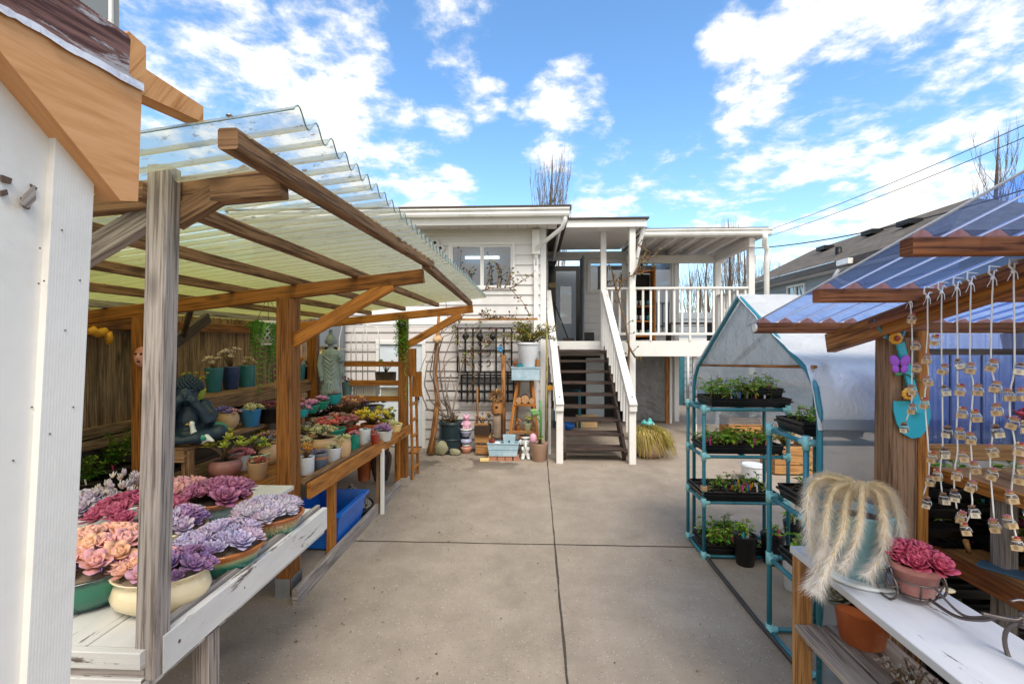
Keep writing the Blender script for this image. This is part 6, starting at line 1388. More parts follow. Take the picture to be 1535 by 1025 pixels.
b.build('eyes', 'black_metal', wf_); b = MB(); b.lathe([(3 * s, 0), (6.5 * s, 2 * s), (7 * s, 3 * s), (2 * s, 3 * s)], W_(0, -.5, 30), 14); b.build('dish', 'white_glaze', wf_)
# taupe pot with cactus and heart
c, r, k = seat(808, 692, 0, 28)
def cact(root, loc, r, h):
    b = MB(); q = loc + V((.0, .02, h * .9)); b.tube([q + V((.02, .02, 0)), q + V((.03, .02, .4)), q + V((.02, .03, .62))], [.018, .016, .012], 8, H('5f9a52')); b.tube([q + V((.03, .02, .3)), q + V((-.09, 0, .44))], [.012, .008], 6, H('6aa85a'))
    for i in range(4): b.ball(q + V((-.03 - .02 * i, -.01, .44 + .03 * (i % 2))), .045, .02, .035, 8, jit(H('7aa86a')))
    succ(b, q, r * .6, r * .6, 'jade', GRN + LIM, 6, .4, .1, 12); b.build('cactus', 'plant', root)
    b = MB(); q = loc + V((-.085, -.02, h + .06)); b.ball(q, .055, .05, .075, 12); b.build('pink_egg', 'pink_glaze', root)
potted('taupe_pot', 'tall taupe clay pot with green cactus and pale pink egg', 'potted plant', c, r, 27 * k, 'taupe_clay', 'plain', None, extra=cact, n=26)
c = atY(786, 668, 6.93); r = .085; k = 7 / 700; potted('terracotta_pot', 'terracotta pot with cut logs raised behind the white figurine', 'potted plant', c, r, 15 * k, 'terracotta', 'terra', pl('jade', GRN, 4, .5, .7, 12), group='pots at the trough')
small('pot_riser', 'grey block raising the terracotta pot behind the figurine', 'block', 'concrete_plain', lambda b: b.box(c.x - .06, c.x + .06, c.y - .05, c.y + .06, 0, c.z - .003))
# ochre ladder stand with pale blue drawer box and white bucket
EY = 7.02; ez = thing('ladder_stand', 'ochre splayed leg plant stand with shelf and logs', 'plant stand', (gx(785, EY), EY, 0))
for pa, pb2 in (((776, 570), (763, 656)), ((798, 570), (806, 655))): one(ez, 'leg', 'orange_timber', 'board', atY(pb2[0], pb2[1] + 5, EY - .12), atY(pa[0], pa[1], EY), .045, .04, (0, 1, 0))
for pa, pb2 in (((779, 570), (772, 650)), ((795, 570), (800, 650))): one(ez, 'leg', 'stake', 'board', atY(pb2[0], pb2[1] + 4, EY + .22), atY(pa[0], pa[1], EY + .1), .035, .03, (0, 1, 0))
a, e = atY(771, 606, EY - .02), atY(803, 606, EY - .02); one(ez, 'shelf', 'orange_timber', 'box', a.x, e.x, EY - .08, EY + .16, a.z - .02, a.z + .015)
a2, e2 = atY(765, 648, EY - .08), atY(806, 648, EY - .08); one(ez, 'shelf', 'stake', 'box', a2.x, e2.x, EY - .12, EY + .2, a2.z - .012, a2.z + .012)
for i, (px, rr) in enumerate(((778, .05), (787, .065), (797, .045))):
    z = a.z + .016 + rr; x = gx(px, EY); lgx = thing('cut_log', ['left small', 'middle large', 'right small'][i] + ' cut log lying on the ochre stand shelf', 'log', (x, EY, z), 'logs on the stand')
    b = MB(); b.tube([(x, EY - .07, z), (x, EY + .13, z)], rr, 14, cap=False); b.build('bark', 'bark', lgx)
    b = MB(); b.tube([(x, EY - .074, z), (x, EY - .066, z)], rr * .93, 14); b.build('cut_face', 'log_end', lgx)
for i, (px, w) in enumerate(((776, .05), (791, .07), (801, .045))):
    x = gx(px, EY); potted('potted_succulent', ['wooden stub pot', 'lime leafed pot', 'tan pot'][i] + ' on the lower shelf of the ochre stand', 'potted plant', (x, EY + .02, a2.z + .013), w, w * 1.7, ['stake', 'pale_green', 'tan_clay'][i], 'plain', pl('jade', [ORG, LIM, BRN][i], 7, .5, 1.4, 14, 1.1), group='pots on the ochre stand')
a, e = atY(767, 570, EY - .1), atY(809, 552, EY - .1)
bx_ = thing('pale_blue_drawer', 'pale blue wooden box on top of the ochre stand', 'box', ((a.x + e.x) / 2, EY, a.z)); BZ2 = e.z
b = MB(); b.box(a.x, e.x, EY - .12, EY + .16, a.z, BZ2); b.build('box', 'pale_blue_paint', bx_); one(bx_, 'lip', 'pale_blue_paint', 'box', a.x - .008, e.x + .008, EY - .13, EY + .17, BZ2 + .001, BZ2 + .018)
zt = BZ2 + .02; cx = gx(792, EY)
wp_ = potted('white_bucket', 'tall white bucket with a spreading olive green shrub on the pale blue box', 'potted shrub', (cx, EY + .03, zt), .17, .36, 'white_pot', 'plain', None, n=28)
b = MB(); b.lathe([(.165, .325), (.178, .33), (.18, .35), (.172, .362)], (cx, EY + .03, zt), 28); b.build('rim', 'white_pot', wp_)
b = MB(); tp = V((cx, EY + .03, zt + .33))
for k in range(34):
    a = U(0, 6.283); out_ = U(.1, .55); e = tp + V((math.cos(a) * out_, math.sin(a) * out_ * .5 - .03, U(.04, .34) * (1.2 - out_))); m = tp.lerp(e, .5) + V((0, 0, .06)); b.tube([tp, m, e], [.009, .007, .004], 5, H('7a6a48'), cap=False)
    for q in range(24):
        f = U(.35, 1.05); p = tp.lerp(m, f * 2) if f < .5 else m.lerp(e, (f - .5) * 2); d = V((U(-1, 1), U(-1, 1), U(-.3, .9))); b.blade(p + d * .02, d, Z3, U(.04, .07), .028, jit(H(rnd.choice(['8f9440', '7a8a34', 'a8a050', '5f7a30', 'b0924a'])), .2))
b.build('foliage', 'leafy', wp_)
potted('potted_succulent', 'small terracotta pot left of the white bucket', 'potted plant', (gx(773, EY), EY - .06, zt), .04, .07, 'terracotta', 'terra', pl('jade', RED + GRN, 5, .5, 1.1, 12), group='pots by the white bucket')
potted('potted_succulent', 'little turquoise dish before the white bucket', 'potted plant', (gx(779, EY), EY - .09, zt), .05, .04, 'turquoise', 'bowl', pl('ros', BLU, 3, .5, .4, 14), group='pots by the white bucket')
potted('potted_succulent', 'small wooden pot right of the white bucket', 'potted plant', (gx(806, EY), EY - .05, zt), .035, .11, 'stake', 'cyl', pl('jade', GRY, 3, .5, .9, 12), group='pots by the white bucket')
one(thing('bamboo_pole', 'tall greenish bamboo pole by the left stair rail', 'pole', (gx(822, 6.95), 6.95, 0)), 'pole', 'bamboo', 'tube', [(gx(818, 6.95), 6.95, 0), (gx(820, 6.95), 6.97, 1.6), (gx(819, 6.95), 7.0, 2.0)], [.02, .018, .012], 7)
yb_ = thing('yellow_clip_box', 'small yellow box fixed beside the left stair rail', 'box', atY(824, 581, 7.1)); c = atY(824, 581, 7.1); one(yb_, 'body', 'yellow_paint', 'box', c.x - .06, c.x + .05, 7.06, 7.12, c.z - .035, c.z + .035); one(yb_, 'pole', 'white_paint', 'box', c.x - .02, c.x + .02, 7.122, 7.15, 0, c.z + .03)
# plant pot with dry grass at the stairs' right
c, r, k = seat(976, 690, 0, 46); c.y += .1
gpn = potted('grass_pot', 'round brown pot of drooping yellow grass beside the stairs', 'potted plant', c, r * 1.1, .27, 'taupe_clay', 'round', None, n=26)
b = MB(); tp = c + V((0, 0, .24))
for k in range(1500):
    a = U(0, 6.283); rr = U(.05, 1) ** .7 * .33; h_ = U(.02, .2) * (1.25 - rr * 2); s0 = tp + V((math.cos(a) * rr * .4, math.sin(a) * rr * .4, 0)); m = tp + V((math.cos(a) * rr * .8 + U(-.03, .03), math.sin(a) * rr * .8, h_ + .04)); e = tp + V((math.cos(a) * rr * 1.12 + .04, math.sin(a) * rr * 1.1, h_ - U(.03, .30) * (.3 + rr * 2.4)))
    e.z = max(e.z, .02); cc = jit(H(rnd.choice(['d2c070', 'bcae54', 'e0cc84', 'a8a048', 'c8aa64'])), .2); b.tube([s0, m, e], [.004, .0045, .0015], 3, cc, cap=False)
b.build('grass', 'leafy', gpn)
c3 = V((c.x + .02, c.y + .05, .46)); fo = thing('fish_ornament', 'teal and white glazed fish ornament in the grass pot', 'ornament', c3)
b = MB(); b.ball(c3, .075, .05, .06, 12); b.tube([c3 + V((-.05, 0, 0)), c3 + V((-.11, 0, .05))], [.03, .045], 8); b.ball(c3 + V((.0, 0, .07)), .03, .02, .035, 8); sculpt(b, 'body', 'turquoise_bowl', fo, .006, 2)
b = MB(); b.ball(c3 + V((.04, -.045, .015)), .014); b.build('eye', 'white_glaze', fo); b = MB(); b.tube([c3 + V((0, 0, -.04)), c3 + V((0, 0, -.2))], .008, 6); b.build('stick', 'wire_metal', fo)
# white metal flower decoration on the wall
fl = thing('wall_flower_decoration', 'white metal cluster of flowers fixed on the upper wall', 'wall decoration', hp(650, 380, 7.42)); b = MB(); b2 = MB()
for px, py in ((637, 366), (645, 372), (652, 364), (660, 372), (655, 383), (648, 380)):
    q = hp(px, py, 7.40)
    for i in range(6): a = i * 1.047; b.ball(q + V((math.cos(a) * .045, 0, math.sin(a) * .045)), .035, .012, .03, 8)
    b2.ball(q + V((0, -.02, 0)), .022)
b.build('petals', 'white_wire', fl); b2.build('hearts', 'black_metal', fl)
b = MB(); b.tube([hp(655, 383, 7.41), hp(660, 388, 7.41), hp(666, 396, 7.41)], .01, 5); b.tube([hp(660, 388, 7.41), hp(670, 386, 7.41)], .008, 5); b.build('stems', 'black_metal', fl)
# deck climbing branch on the white post
vine('bare climbing branch winding up the porch post', [[atY(947, 600, 8.1), atY(940, 560, 8.08), atY(944, 520, 8.08), atY(936, 480, 8.1), atY(926, 440, 8.15), atY(932, 420, 8.15), atY(950, 412, 8.1), atY(975, 405, 8.1)], [atY(950, 412, 8.1), atY(960, 390, 8.1), atY(985, 385, 8.1)], [atY(960, 390, 8.1), atY(970, 375, 8.1), atY(955, 365, 8.1)], [atY(925, 435, 8.15), atY(918, 410, 8.15), atY(912, 395, 8.15)], [atY(944, 520, 8.08), atY(952, 535, 8.05), atY(957, 540, 8.0)]], .022, 6, DRY)
# things under the stairs
pv = thing('teal_pipe_frame', 'teal pipe and blue bundle lying under the stairs', 'pipe bundle', (.7, 9.2, 0))
b = MB(); b.tube([(.42, 9.3, .0), (.42, 9.3, .75), (.9, 9.3, .75), (.9, 9.3, .0)], .03, 8); b.build('pipes', 'teal_pipe', pv); b = MB(); b.ball((.65, 9.0, .09), .14, .1, .09, 12, bump=.4); b.build('bundle', 'blue_plastic', pv)
bx2 = thing('cardboard_box', 'flattened brown cardboard box under the stairs', 'box', (.9, 9.4, 0)); b = MB(); b.box(.85, 1.25, 9.3, 9.6, .005, .22); b.build('body', 'kraft', bx2); b = MB(); b.board((.85, 9.28, .235), (1.25, 9.28, .25), .12, .006); b.build('flap', 'kraft', bx2)
bc = thing('coiled_hose', 'dark coiled hose hanging left of the stairs', 'hose', atY(830, 600, 7.5)); b = MB(); q = V((.26, 7.5, .95))
b.tube([q + V((math.cos(t * .5) * .0 + .02 * math.sin(t), -.05 + .01 * t % .03, .2 * math.sin(t * .35) - .1)) + V((.05 * math.cos(t * .35), 0, 0)) for t in range(0, 60)], .014, 6); b.build('coil', 'black_plastic', bc)
# ================================================================ right: pop-up greenhouse
GXX = 1.40; GY0, GY1 = 2.36, 4.16; GR = 3.5; GM_ = (GY0 + GY1) / 2
gh = thing('greenhouse_tent', 'small white plastic greenhouse tent with open gable and teal pipe frame', 'greenhouse', (2.3, 3.2, 0))
EZg, AZg = 1.44, 2.0
def arch(x): return [(x, GY0, 0), (x, GY0, 1.36), (x, GY0 + .03, 1.47), (x, GY0 + .10, 1.555), (x, GM_ - .03, AZg - .01), (x, GM_, AZg + .005), (x, GM_ + .03, AZg - .01), (x, GY1 - .10, 1.49), (x, GY1 - .03, 1.40), (x, GY1, 1.30), (x, GY1, 0)]
one(gh, 'arch_pipe', 'teal_pipe', 'tube', arch(GXX), .015, 8); one(gh, 'arch_pipe', 'teal_pipe', 'tube', arch(GR), .015, 8)
one(gh, 'ridge_pipe', 'teal_pipe', 'tube', [(GXX, GM_, AZg), (GR, GM_, AZg)], .013, 8)
one(gh, 'base_pipe', 'dark_pipe', 'tube', [(GXX - .03, GY0 + .05, .015), (GXX - .05, 2.9, .015), (GXX - .05, 3.6, .016), (GXX - .02, GY1, .015)], .014, 8)
one(gh, 'brace_stick', 'brown_timber', 'board', atX(1097, 548, GXX + .1), atX(1148, 501, GXX + .25), .02, .03); one(gh, 'brace_pipe', 'teal_pipe', 'tube', [(GXX + .3, GM_ - .35, 0), (GXX + .3, GM_ - .35, 1.46), (GXX + .1, GM_ - .6, 1.62)], .013, 7)
one(gh, 'gable_bar', 'stake', 'tube', [(GXX + .01, GY0 + .05, 1.575), (GXX + .01, GY1 - .05, 1.50)], .010, 6)
def sheet(name, mat, fn, nu, nv, parent):
    b = MB(); i0 = 0
    for i in range(nu + 1):
        for j in range(nv + 1): b.v.append(V(fn(i / nu, j / nv)))
    for i in range(nu):
        for j in range(nv):
            q = i * (nv + 1) + j; b.face([q, q + 1, q + nv + 2, q + nv + 1], [(i / nu, j / nv), (i / nu, (j + 1) / nv), ((i + 1) / nu, (j + 1) / nv), ((i + 1) / nu, j / nv)], None, True)
    return b.build(name, mat, parent)
def wr(p, a=.010, s=5): return a * noise.noise(V(p) * s) + a * .6 * noise.noise(V(p) * s * 2.7 + V((4, 1, 8)))
def roofside(sgn):
    ye = GY0 if sgn < 0 else GY1; ez_ = 1.57 if sgn < 0 else 1.505
    def f(u, v):
        x = GXX - .02 + (GR - GXX + .05) * u
        if v < .8: t = v / .8; y = GM_ + (ye - sgn * .10 - GM_) * t; z = AZg + .022 + (ez_ - AZg) * t - .02 * math.sin(math.pi * t)
        else: t = (v - .8) / .2; y = ye - sgn * .10 + sgn * (.10 + .022) * t ** .6; z = ez_ + .022 - (ez_ - 1.255) * t
        return (x, y + wr((x, y, z)), z + wr((x, y, z + 3), .012))
    return f
sheet('roof_film', 'white_film', roofside(-1), 26, 26, gh); sheet('roof_film', 'white_film', roofside(1), 26, 26, gh)
def gable(x):
    def f(u, v):
        y = GY0 + .02 + (GY1 - GY0 - .04) * u; en_ = 1.555 if y < GM_ else 1.49; top = AZg - abs(y - GM_) * (AZg - en_) / (GM_ - GY0 - .10) if GY0 + .1 < y < GY1 - .1 else en_ - .09 + .09 * min(y - GY0, GY1 - y) / .1
        zb = 1.575 - .075 * u; top = max(top, zb + .004); z = zb + (top - zb) * v; return (x + wr((x, y, z), .012), y, z)
    return f
sheet('gable_film', 'grey_film', gable(GXX + .02), 22, 10, gh); sheet('gable_film', 'grey_film', gable(GR - .02), 22, 10, gh)
sheet('wall_film', 'wall_film', lambda u, v: (GXX + .0 + (GR - GXX) * u, GY0 - .012 + wr((u * 2, v * 1.5, 2), .012), .02 + 1.30 * v), 24, 18, gh)
sheet('wall_film', 'grey_film', lambda u, v: (GXX + .02 + (GR - GXX - .02) * u, GY1 + .012 + wr((u * 2, v * 1.5, 7), .012), .98 + .40 * v), 22, 10, gh)
one(gh, 'wall_bar', 'wall_blue_grey', 'board', (GXX, GY0 - .028, 1.30), (GR, GY0 - .028, 1.30), .008, .05)
# ---- pipe racks inside
def rack(label, x0, x1, y0, y1, zs, top):
    root = thing('pipe_rack', label, 'rack', ((x0 + x1) / 2, (y0 + y1) / 2, 0), 'teal pipe racks in the tent')
    for x in (x0, x1):
        for y in (y0, y1): one(root, 'upright', 'teal_pipe', 'tube', [(x, y, .0), (x, y, top)], .0145, 8)
    for z in zs:
        b = MB()
        for y in (y0, y1): b.tube([(x0, y, z), (x1, y, z)], .0135, 8)
        for x in (x0, x1, (x0 + x1) / 2): b.tube([(x, y0, z), (x, y1, z)], .0135, 8)
        b.build('shelf_frame', 'teal_pipe', root)
        for x in (x0, x1):
            for y in (y0, y1):
                f = MB(); f.tube([(x, y, z - .035), (x, y, z + .035)], .0195, 8); sx_ = 1 if x == x0 else -1; sy_ = 1 if y == y0 else -1
                f.tube([(x, y, z), (x + sx_ * .045, y, z)], .0185, 8); f.tube([(x, y, z), (x, y + sy_ * .045, z)], .0185, 8); f.build('fitting', 'fitting', root)
    f = MB(); f.box(x0 - .02, x0 + .02, y0 - .02, y0 + .02, zs[1] + .09, zs[1] + .13); f.build('tape', 'tan_clay', root)
    return root
rack('far teal pipe rack of seedling trays in the tent', 1.335, 1.98, 3.74, 4.12, (.02, .44, .80, 1.17), 1.19)
rack('near teal pipe rack with trays behind the timber post', 1.375, 2.0, 2.43, 2.80, (.02, .44, .80, 1.19), 1.21)
SEED = [[H('a4d84a'), H('86c240'), H('bfe05a')], [H('86b048'), H('a0c058'), H('b0a858')], [H('90d04a'), H('cbe46a'), H('74ac3c')]]
TAGC = [H('e6409a'), H('2a7fd0'), H('e6e6e6'), H('f0c030'), H('30b0c0'), H('e06aa8'), H('f08a3a')]
def tray(label, x0, x1, y0, y1, z, nl, ntag, hgt, sc_, wood_=False):
    root = thing('seedling_tray', label, 'seedling tray', ((x0 + x1) / 2, (y0 + y1) / 2, z), 'seedling trays')
    b = MB(); h = .07; i = .012; A = [V((x0 + i, y0 + i, z)), V((x1 - i, y0 + i, z)), V((x1 - i, y1 - i, z)), V((x0 + i, y1 - i, z))]; B2 = [V((x0, y0, z + h)), V((x1, y0, z + h)), V((x1, y1, z + h)), V((x0, y1, z + h))]
    C = [V((x0 + .01, y0 + .01, z + h)), V((x1 - .01, y0 + .01, z + h)), V((x1 - .01, y1 - .01, z + h)), V((x0 + .01, y1 - .01, z + h))]; D = [v + V((0, 0, -.04)) for v in C]
    for k in range(4):
        k2 = (k + 1) % 4; b.quad(A[k], A[k2], B2[k2], B2[k]); b.quad(B2[k], B2[k2], C[k2], C[k]); b.quad(C[k], C[k2], D[k2], D[k])
    b.quad(*A[::-1]); nx = max(2, int((x1 - x0) / .09)); ny = max(1, int((y1 - y0) / .09))
    b.board((x0 - .006, y0 - .004, z + .045), (x1 + .006, y0 - .004, z + .045), .01, .012); b.board((x0 - .004, y0, z + .045), (x0 - .004, y1, z + .045), .01, .012)
    for q in range(1, nx): x = x0 + (x1 - x0) * q / nx; b.box(x - .003, x + .003, y0 + .011, y1 - .011, z + .03, z + h - .004)
    for q in range(1, ny): y = y0 + (y1 - y0) * q / ny; b.box(x0 + .011, x1 - .011, y - .0031, y + .0031, z + .03, z + h - .006)
    b.build('tray', 'black_plastic', root); b = MB(); b.box(x0 + .011, x1 - .011, y0 + .011, y1 - .011, z + .02, z + h - .016, ch=.0005); b.build('soil', 'soil', root)
    b = MB()
    for q in range(int(nl * 1.45)):
        p = V((U(x0 + .03, x1 - .03), U(y0 + .02, y1 - .02), z + h - .014)); hh = hgt * U(.3, 1.15); e = p + V((U(-.04, .04), U(-.04, .04), hh)); b.tube([p, p.lerp(e, .5) + V((U(-.01, .01), 0, 0)), e], [.0025, .002, .0015], 4, H('7d8a3a'), cap=False); pal = rnd.choice(SEED)
        for w_ in range(rnd.randint(3, 6)):
            f = U(.4, 1.0); a = U(0, 6.28); b.blade(p.lerp(e, f), (math.cos(a), math.sin(a), U(-.2, .6)), Z3, sc_ * U(.7, 1.35), sc_ * .68, jit(rnd.choice(pal), .2))
    b.build('seedlings', 'leafy', root)
    for q in range(ntag):
        p = V((U(x0 + .03, x1 - .03), U(y0 + .015, (y0 + y1) / 2), z + h - .03)); l = V((U(-.012, .012), U(-.012, .012), U(.05, .075))); b = MB(); b.prism([p, p + V((.014, 0, 0)), p + V((.014, 0, 0)) + l, p + V((.007, 0, .008)) + l, p + l], (0, .0015, 0), col=rnd.choice(TAGC)); b.build('plant_label', 'tagcol', root)
    return root
tray('topmost black seedling tray on the far rack with tall sprouts', 1.40, 2.02, 3.76, 4.10, 1.185, 44, 10, .17, .055)
tray('black tray of dense young plants on the second far shelf', 1.36, 1.96, 3.76, 4.10, .815, 60, 9, .10, .05)
tray('black tray of small plugs and many labels on the third far shelf', 1.33, 1.90, 3.72, 4.10, .455, 26, 14, .09, .035)
tray('black tray of seedlings on the ground under the far rack', 1.36, 1.80, 3.72, 4.06, .035, 40, 9, .13, .05)
tray('short black tray on the top shelf of the near rack', 1.72, 1.98, 3.80, 4.08, 1.262, 8, 3, .12, .04)
tray('upper black tray on the near rack beside the teal upright', 1.40, 1.72, 2.50, 2.78, 1.205, 10, 4, .08, .04)
tray('black tray on the second shelf of the near rack', 1.41, 1.80, 2.46, 2.78, .815, 16, 7, .12, .045)
tray('black tray on the third shelf of the near rack', 1.42, 1.80, 2.46, 2.78, .455, 26, 4, .16, .06)
for i, (px, py, w, lb) in enumerate(((1117, 850, 34, 'round black nursery pot with a blue label at the tent threshold'), (1158, 848, 34, 'round black nursery pot beside the near teal upright'), (1085, 822, 28, 'smaller black nursery pot behind the threshold'), (1190, 815, 30, 'black nursery pot behind the teal upright'))):
    c, r, k = seat(px, py, 0, w); r_ = potted('nursery_pot', lb, 'potted plant', c, r, 44 * k if i < 2 else 30 * k, 'black_plastic', 'plain', None, group='nursery pots in the tent')
    b = MB(); succ(b, c + V((0, 0, (44 if i < 2 else 30) * k * .86)), r * 1.1, r * 1.1, 'leafy', SEED, 12, .45, r * 1.5); b.build('plant', 'leafy', r_)
    for q in range(3):
        p = c + V((U(-.5, .5) * r, U(-.7, 0) * r, (44 if i < 2 else 30) * k * .9)); b = MB(); b.prism([p, p + V((.014, 0, 0)), p + V((.014, .005, .06)), p + V((0, .005, .06))], (0, .0015, 0), col=rnd.choice(TAGC)); b.build('plant_label', 'tagcol', r_)
# behind the tent: planter boxes, bucket, dried flowers
for i, (px0, px1, py, Y, hh, lb) in enumerate(((1085, 1145, 650, 8.2, .42, 'yellowish planter crate of dry orange flowers behind the tent'), (1150, 1205, 650, 6.3, .36, 'wooden barrel planter behind the near rack'))):
    x0, x1 = gx(px0, Y), gx(px1, Y); root = thing('wooden_planter', lb, 'planter', ((x0 + x1) / 2, Y, 0), 'planters behind the tent'); b = MB()
    for k in range(3): b.box(x0, x1, Y - .2, Y - .175, .02 + k * hh / 3, .01 + (k + 1) * hh / 3)
    for k in range(3): b.box(x0, x0 + .025, Y - .174, Y + .2, .02 + k * hh / 3, .01 + (k + 1) * hh / 3); b.box(x1 - .025, x1, Y - .174, Y + .2, .02 + k * hh / 3, .01 + (k + 1) * hh / 3)
    b.build('boards', 'plain_timber', root); b = MB(); b.box(x0 + .03, x1 - .03, Y - .17, Y + .19, .1, hh - .03); b.build('soil', 'soil', root)
    b = MB(); succ(b, V(((x0 + x1) / 2, Y, hh - .03)), (x1 - x0) / 2, .2, 'leafy', [[H('a8a040'), H('c9803c'), H('7d9a3c'), H('c9a850')]], 60, .2, .3); b.build('foliage', 'leafy', root)
c, r, k = seat(1128, 722, 0, 32); wbk = thing('white_tub', 'white plastic tub on the ground behind the far rack', 'tub', c); b = MB(); b.lathe(pot_profile('cyl', r, .2), c, 22); b.build('tub', 'white_pot', wbk); b = MB(); b.lathe([(r * .99, .17), (r * 1.06, .175), (r * 1.06, .195), (r * .99, .2)], c, 22); b.build('rim', 'white_pot', wbk)
c, r, k = seat(1172, 770, 0, 40); wtx = potted('white_trough', 'white trough of pale green leaves inside the tent', 'planter', V((1.95, 3.3, 0)), .16, .26, 'white_pot', 'cyl', pl('jade', LIM, 9, .4, .7, 14), 1.5, .8)

# ================================================================ right timber stand with blue corrugated roof
rs = thing('corrugated_stand', 'timber plant stand with blue corrugated roof on the right', 'shelter', (1.8, 1.9, 0))
def rzz(y): return 1.79 - .222 * (y - 2.39)
for i, (y, x0, x1, m) in enumerate(((2.385, 1.105, 2.9, 'red_timber'), (1.885, 1.105, 2.9, 'red_timber'), (1.435, 1.10, 2.9, 'red_timber'), (.95, 1.10, 2.9, 'red_timber'))):
    one(rs, 'purlin', m, 'board', (x0 - .0, y, rzz(y) - .022), (x1, y, rzz(y) - .022), .05, .052, (0, 0, 1))
for x in (1.50, 2.35): one(rs, 'rafter', 'plain_timber' if x > 2 else 'orange_timber', 'board', (x, 2.44, rzz(2.44) - .085), (x, .7, rzz(.7) - .085), .045, .095)
one(rs, 'rafter_strip', 'red_timber', 'board', (1.462, 2.10, rzz(2.10) - .078), (1.462, .8, rzz(.8) - .078), .02, .04)
one(rs, 'nail_cap', 'white_glaze', 'tube', [(1.096, 2.385, rzz(2.385) - .02), (1.108, 2.385, rzz(2.385) - .02)], .022, 8)
one(rs, 'post', 'brown_timber', 'board', (1.575, 2.13, 0), (1.59, 2.13, rzz(2.13) - .13), .115, .10, (0, 1, 0)); one(rs, 'post', 'orange_timber', 'board', (1.665, 2.13, 0), (1.675, 2.13, rzz(2.13) - .10), .045, .09, (0, 1, 0))
one(rs, 'post', 'brown_timber', 'box', 2.5, 2.6, 1.95, 2.05, 0, rzz(2.0) - .1)
b = MB(); per, amp, ns = .105, .015, 9; xa, xb = 1.09, 2.95; nx = int((xb - xa) / per * ns); ys = [2.45, 2.1, 1.885, 1.6, 1.435, 1.15, .95, .62]
for y in ys:
    for k in range(nx + 1): x = xa + k * per / ns; b.v.append(V((x, y, rzz(y) + .018 + amp * math.sin(2 * math.pi * k / ns - 1.57))))
for a in range(len(ys) - 1):
    for k in range(nx):
        q = a * (nx + 1) + k; f = lambda y, k: ((2.45 - y), k / ns); b.face([q, q + 1, q + nx + 2, q + nx + 1], [f(ys[a], k), f(ys[a], k + 1), f(ys[a + 1], k + 1), f(ys[a + 1], k)], None, True)
b.build('roof_panel', 'blue_sheet', rs)
b = MB()
for k in range(0, nx, ns):
    x = xa + (k + ns / 2) * per / ns
    b.tube([(x, y, rzz(y) + .018 + amp - .001) for y in ys], .0035, 5)
b.tube([(xa, y, rzz(y) + .018 - amp) for y in ys], .003, 5); b.build('sheet_rib', 'rib_white', rs)
for y in (2.385, 1.885, 1.435):   # wavy closure strip under the sheet
    b = MB()
    for k in range(nx): 
        x0, x1 = xa + .015 + k * per / ns, xa + .015 + (k + 1) * per / ns
        if x1 > 2.9: break
        z = rzz(y) - .003; z0, z1 = rzz(y) + .014 + amp * math.sin(2 * math.pi * (x0 - xa) / per - 1.57), rzz(y) + .014 + amp * math.sin(2 * math.pi * (x1 - xa) / per - 1.57); b.quad((x0, y - .004, z), (x1, y - .004, z), (x1, y - .004, z1), (x0, y - .004, z0))
    b.build('closure_strip', 'salmon', rs)
b = MB(); nx2 = 150
for z in (1.19, 1.45, 1.74):
    for k in range(nx2 + 1): x = 1.62 + k * .0085; b.v.append(V((x, 2.27 + .012 * math.sin(k * .9), z)))
for a in range(2):
    for k in range(nx2): q = a * (nx2 + 1) + k; b.face([q, q + 1, q + nx2 + 2, q + nx2 + 1], [(k * .0085, a * .3), ((k + 1) * .0085, a * .3), ((k + 1) * .0085, a * .3 + .3), (k * .0085, a * .3 + .3)], None, True)
b.build('back_panel', 'blue_panel', rs)
one(rs, 'back_rail', 'dark_tread', 'board', (1.60, 2.24, 1.655), (2.9, 2.24, 1.655), .02, .028); one(rs, 'back_rail', 'plain_timber', 'board', (1.70, 2.22, 1.20), (2.9, 2.22, 1.20), .03, .07)
for k in range(7): one(rs, 'panel_strip', 'navy_glaze', 'board', (1.64 + k * .14, 2.25, 1.19), (1.64 + k * .14, 2.25, 1.64), .008, .006, (0, 1, 0))
# shelves of the stand
dsx = thing('display_shelf', 'stepped timber display shelves inside the right stand', 'shelf', (2.1, 1.9, 0))
one(dsx, 'upper_shelf', 'plain_timber', 'board', (2.03, 2.16, 1.13), (2.03, 1.2, 1.13), .52, .03); one(dsx, 'upper_edge', 'orange_timber', 'board', (1.765, 2.16, 1.125), (1.765, 1.6, 1.125), .02, .05)
one(dsx, 'upper_corner', 'plain_timber', 'board', (1.77, 1.60, 1.13), (2.1, 1.28, 1.129), .06, .045)
one(dsx, 'lower_shelf', 'plain_timber', 'board', (2.1, 2.12, .785), (2.1, .9, .785), .66, .03); one(dsx, 'lower_edge', 'red_timber', 'board', (1.757, 2.13, .77), (1.757, .9, .77), .025, .075)
one(dsx, 'post', 'grey_timber', 'box', 1.84, 1.90, 1.92, 1.98, 0, 1.11); one(dsx, 'post', 'grey_timber', 'box', 1.80, 1.86, .95, 1.02, 0, 1.11)
stp = thing('step_stool', 'small raised timber step carrying the turquoise bowl', 'stool', (2.0, 1.75, .8))
one(stp, 'top', 'plain_timber', 'board', (1.98, 1.88, .945), (1.98, 1.35, .945), .26, .022)
for x, y in ((1.88, 1.80), (1.88, 1.58), (2.08, 1.80), (2.08, 1.40)): one(stp, 'leg', 'orange_timber', 'box', x - .022, x + .022, y - .022, y + .022, .801, .934)
one(stp, 'stretcher', 'plain_timber', 'board', (1.90, 1.77, .86), (1.90, 1.61, .86), .02, .03)
potted('succulent_bowl', 'turquoise bowl of pink edged rosettes on the timber step', 'planter', (2.0, 1.66, .957), .15, .10, 'turquoise_bowl', 'bowl', pl('ros', [P_('9aa890', 'b07a84', 'd98a98'), P_('8f9a88', 'a0646c', 'd07a84')], 8, .46, .45, 26), group='bowls in the right stand')
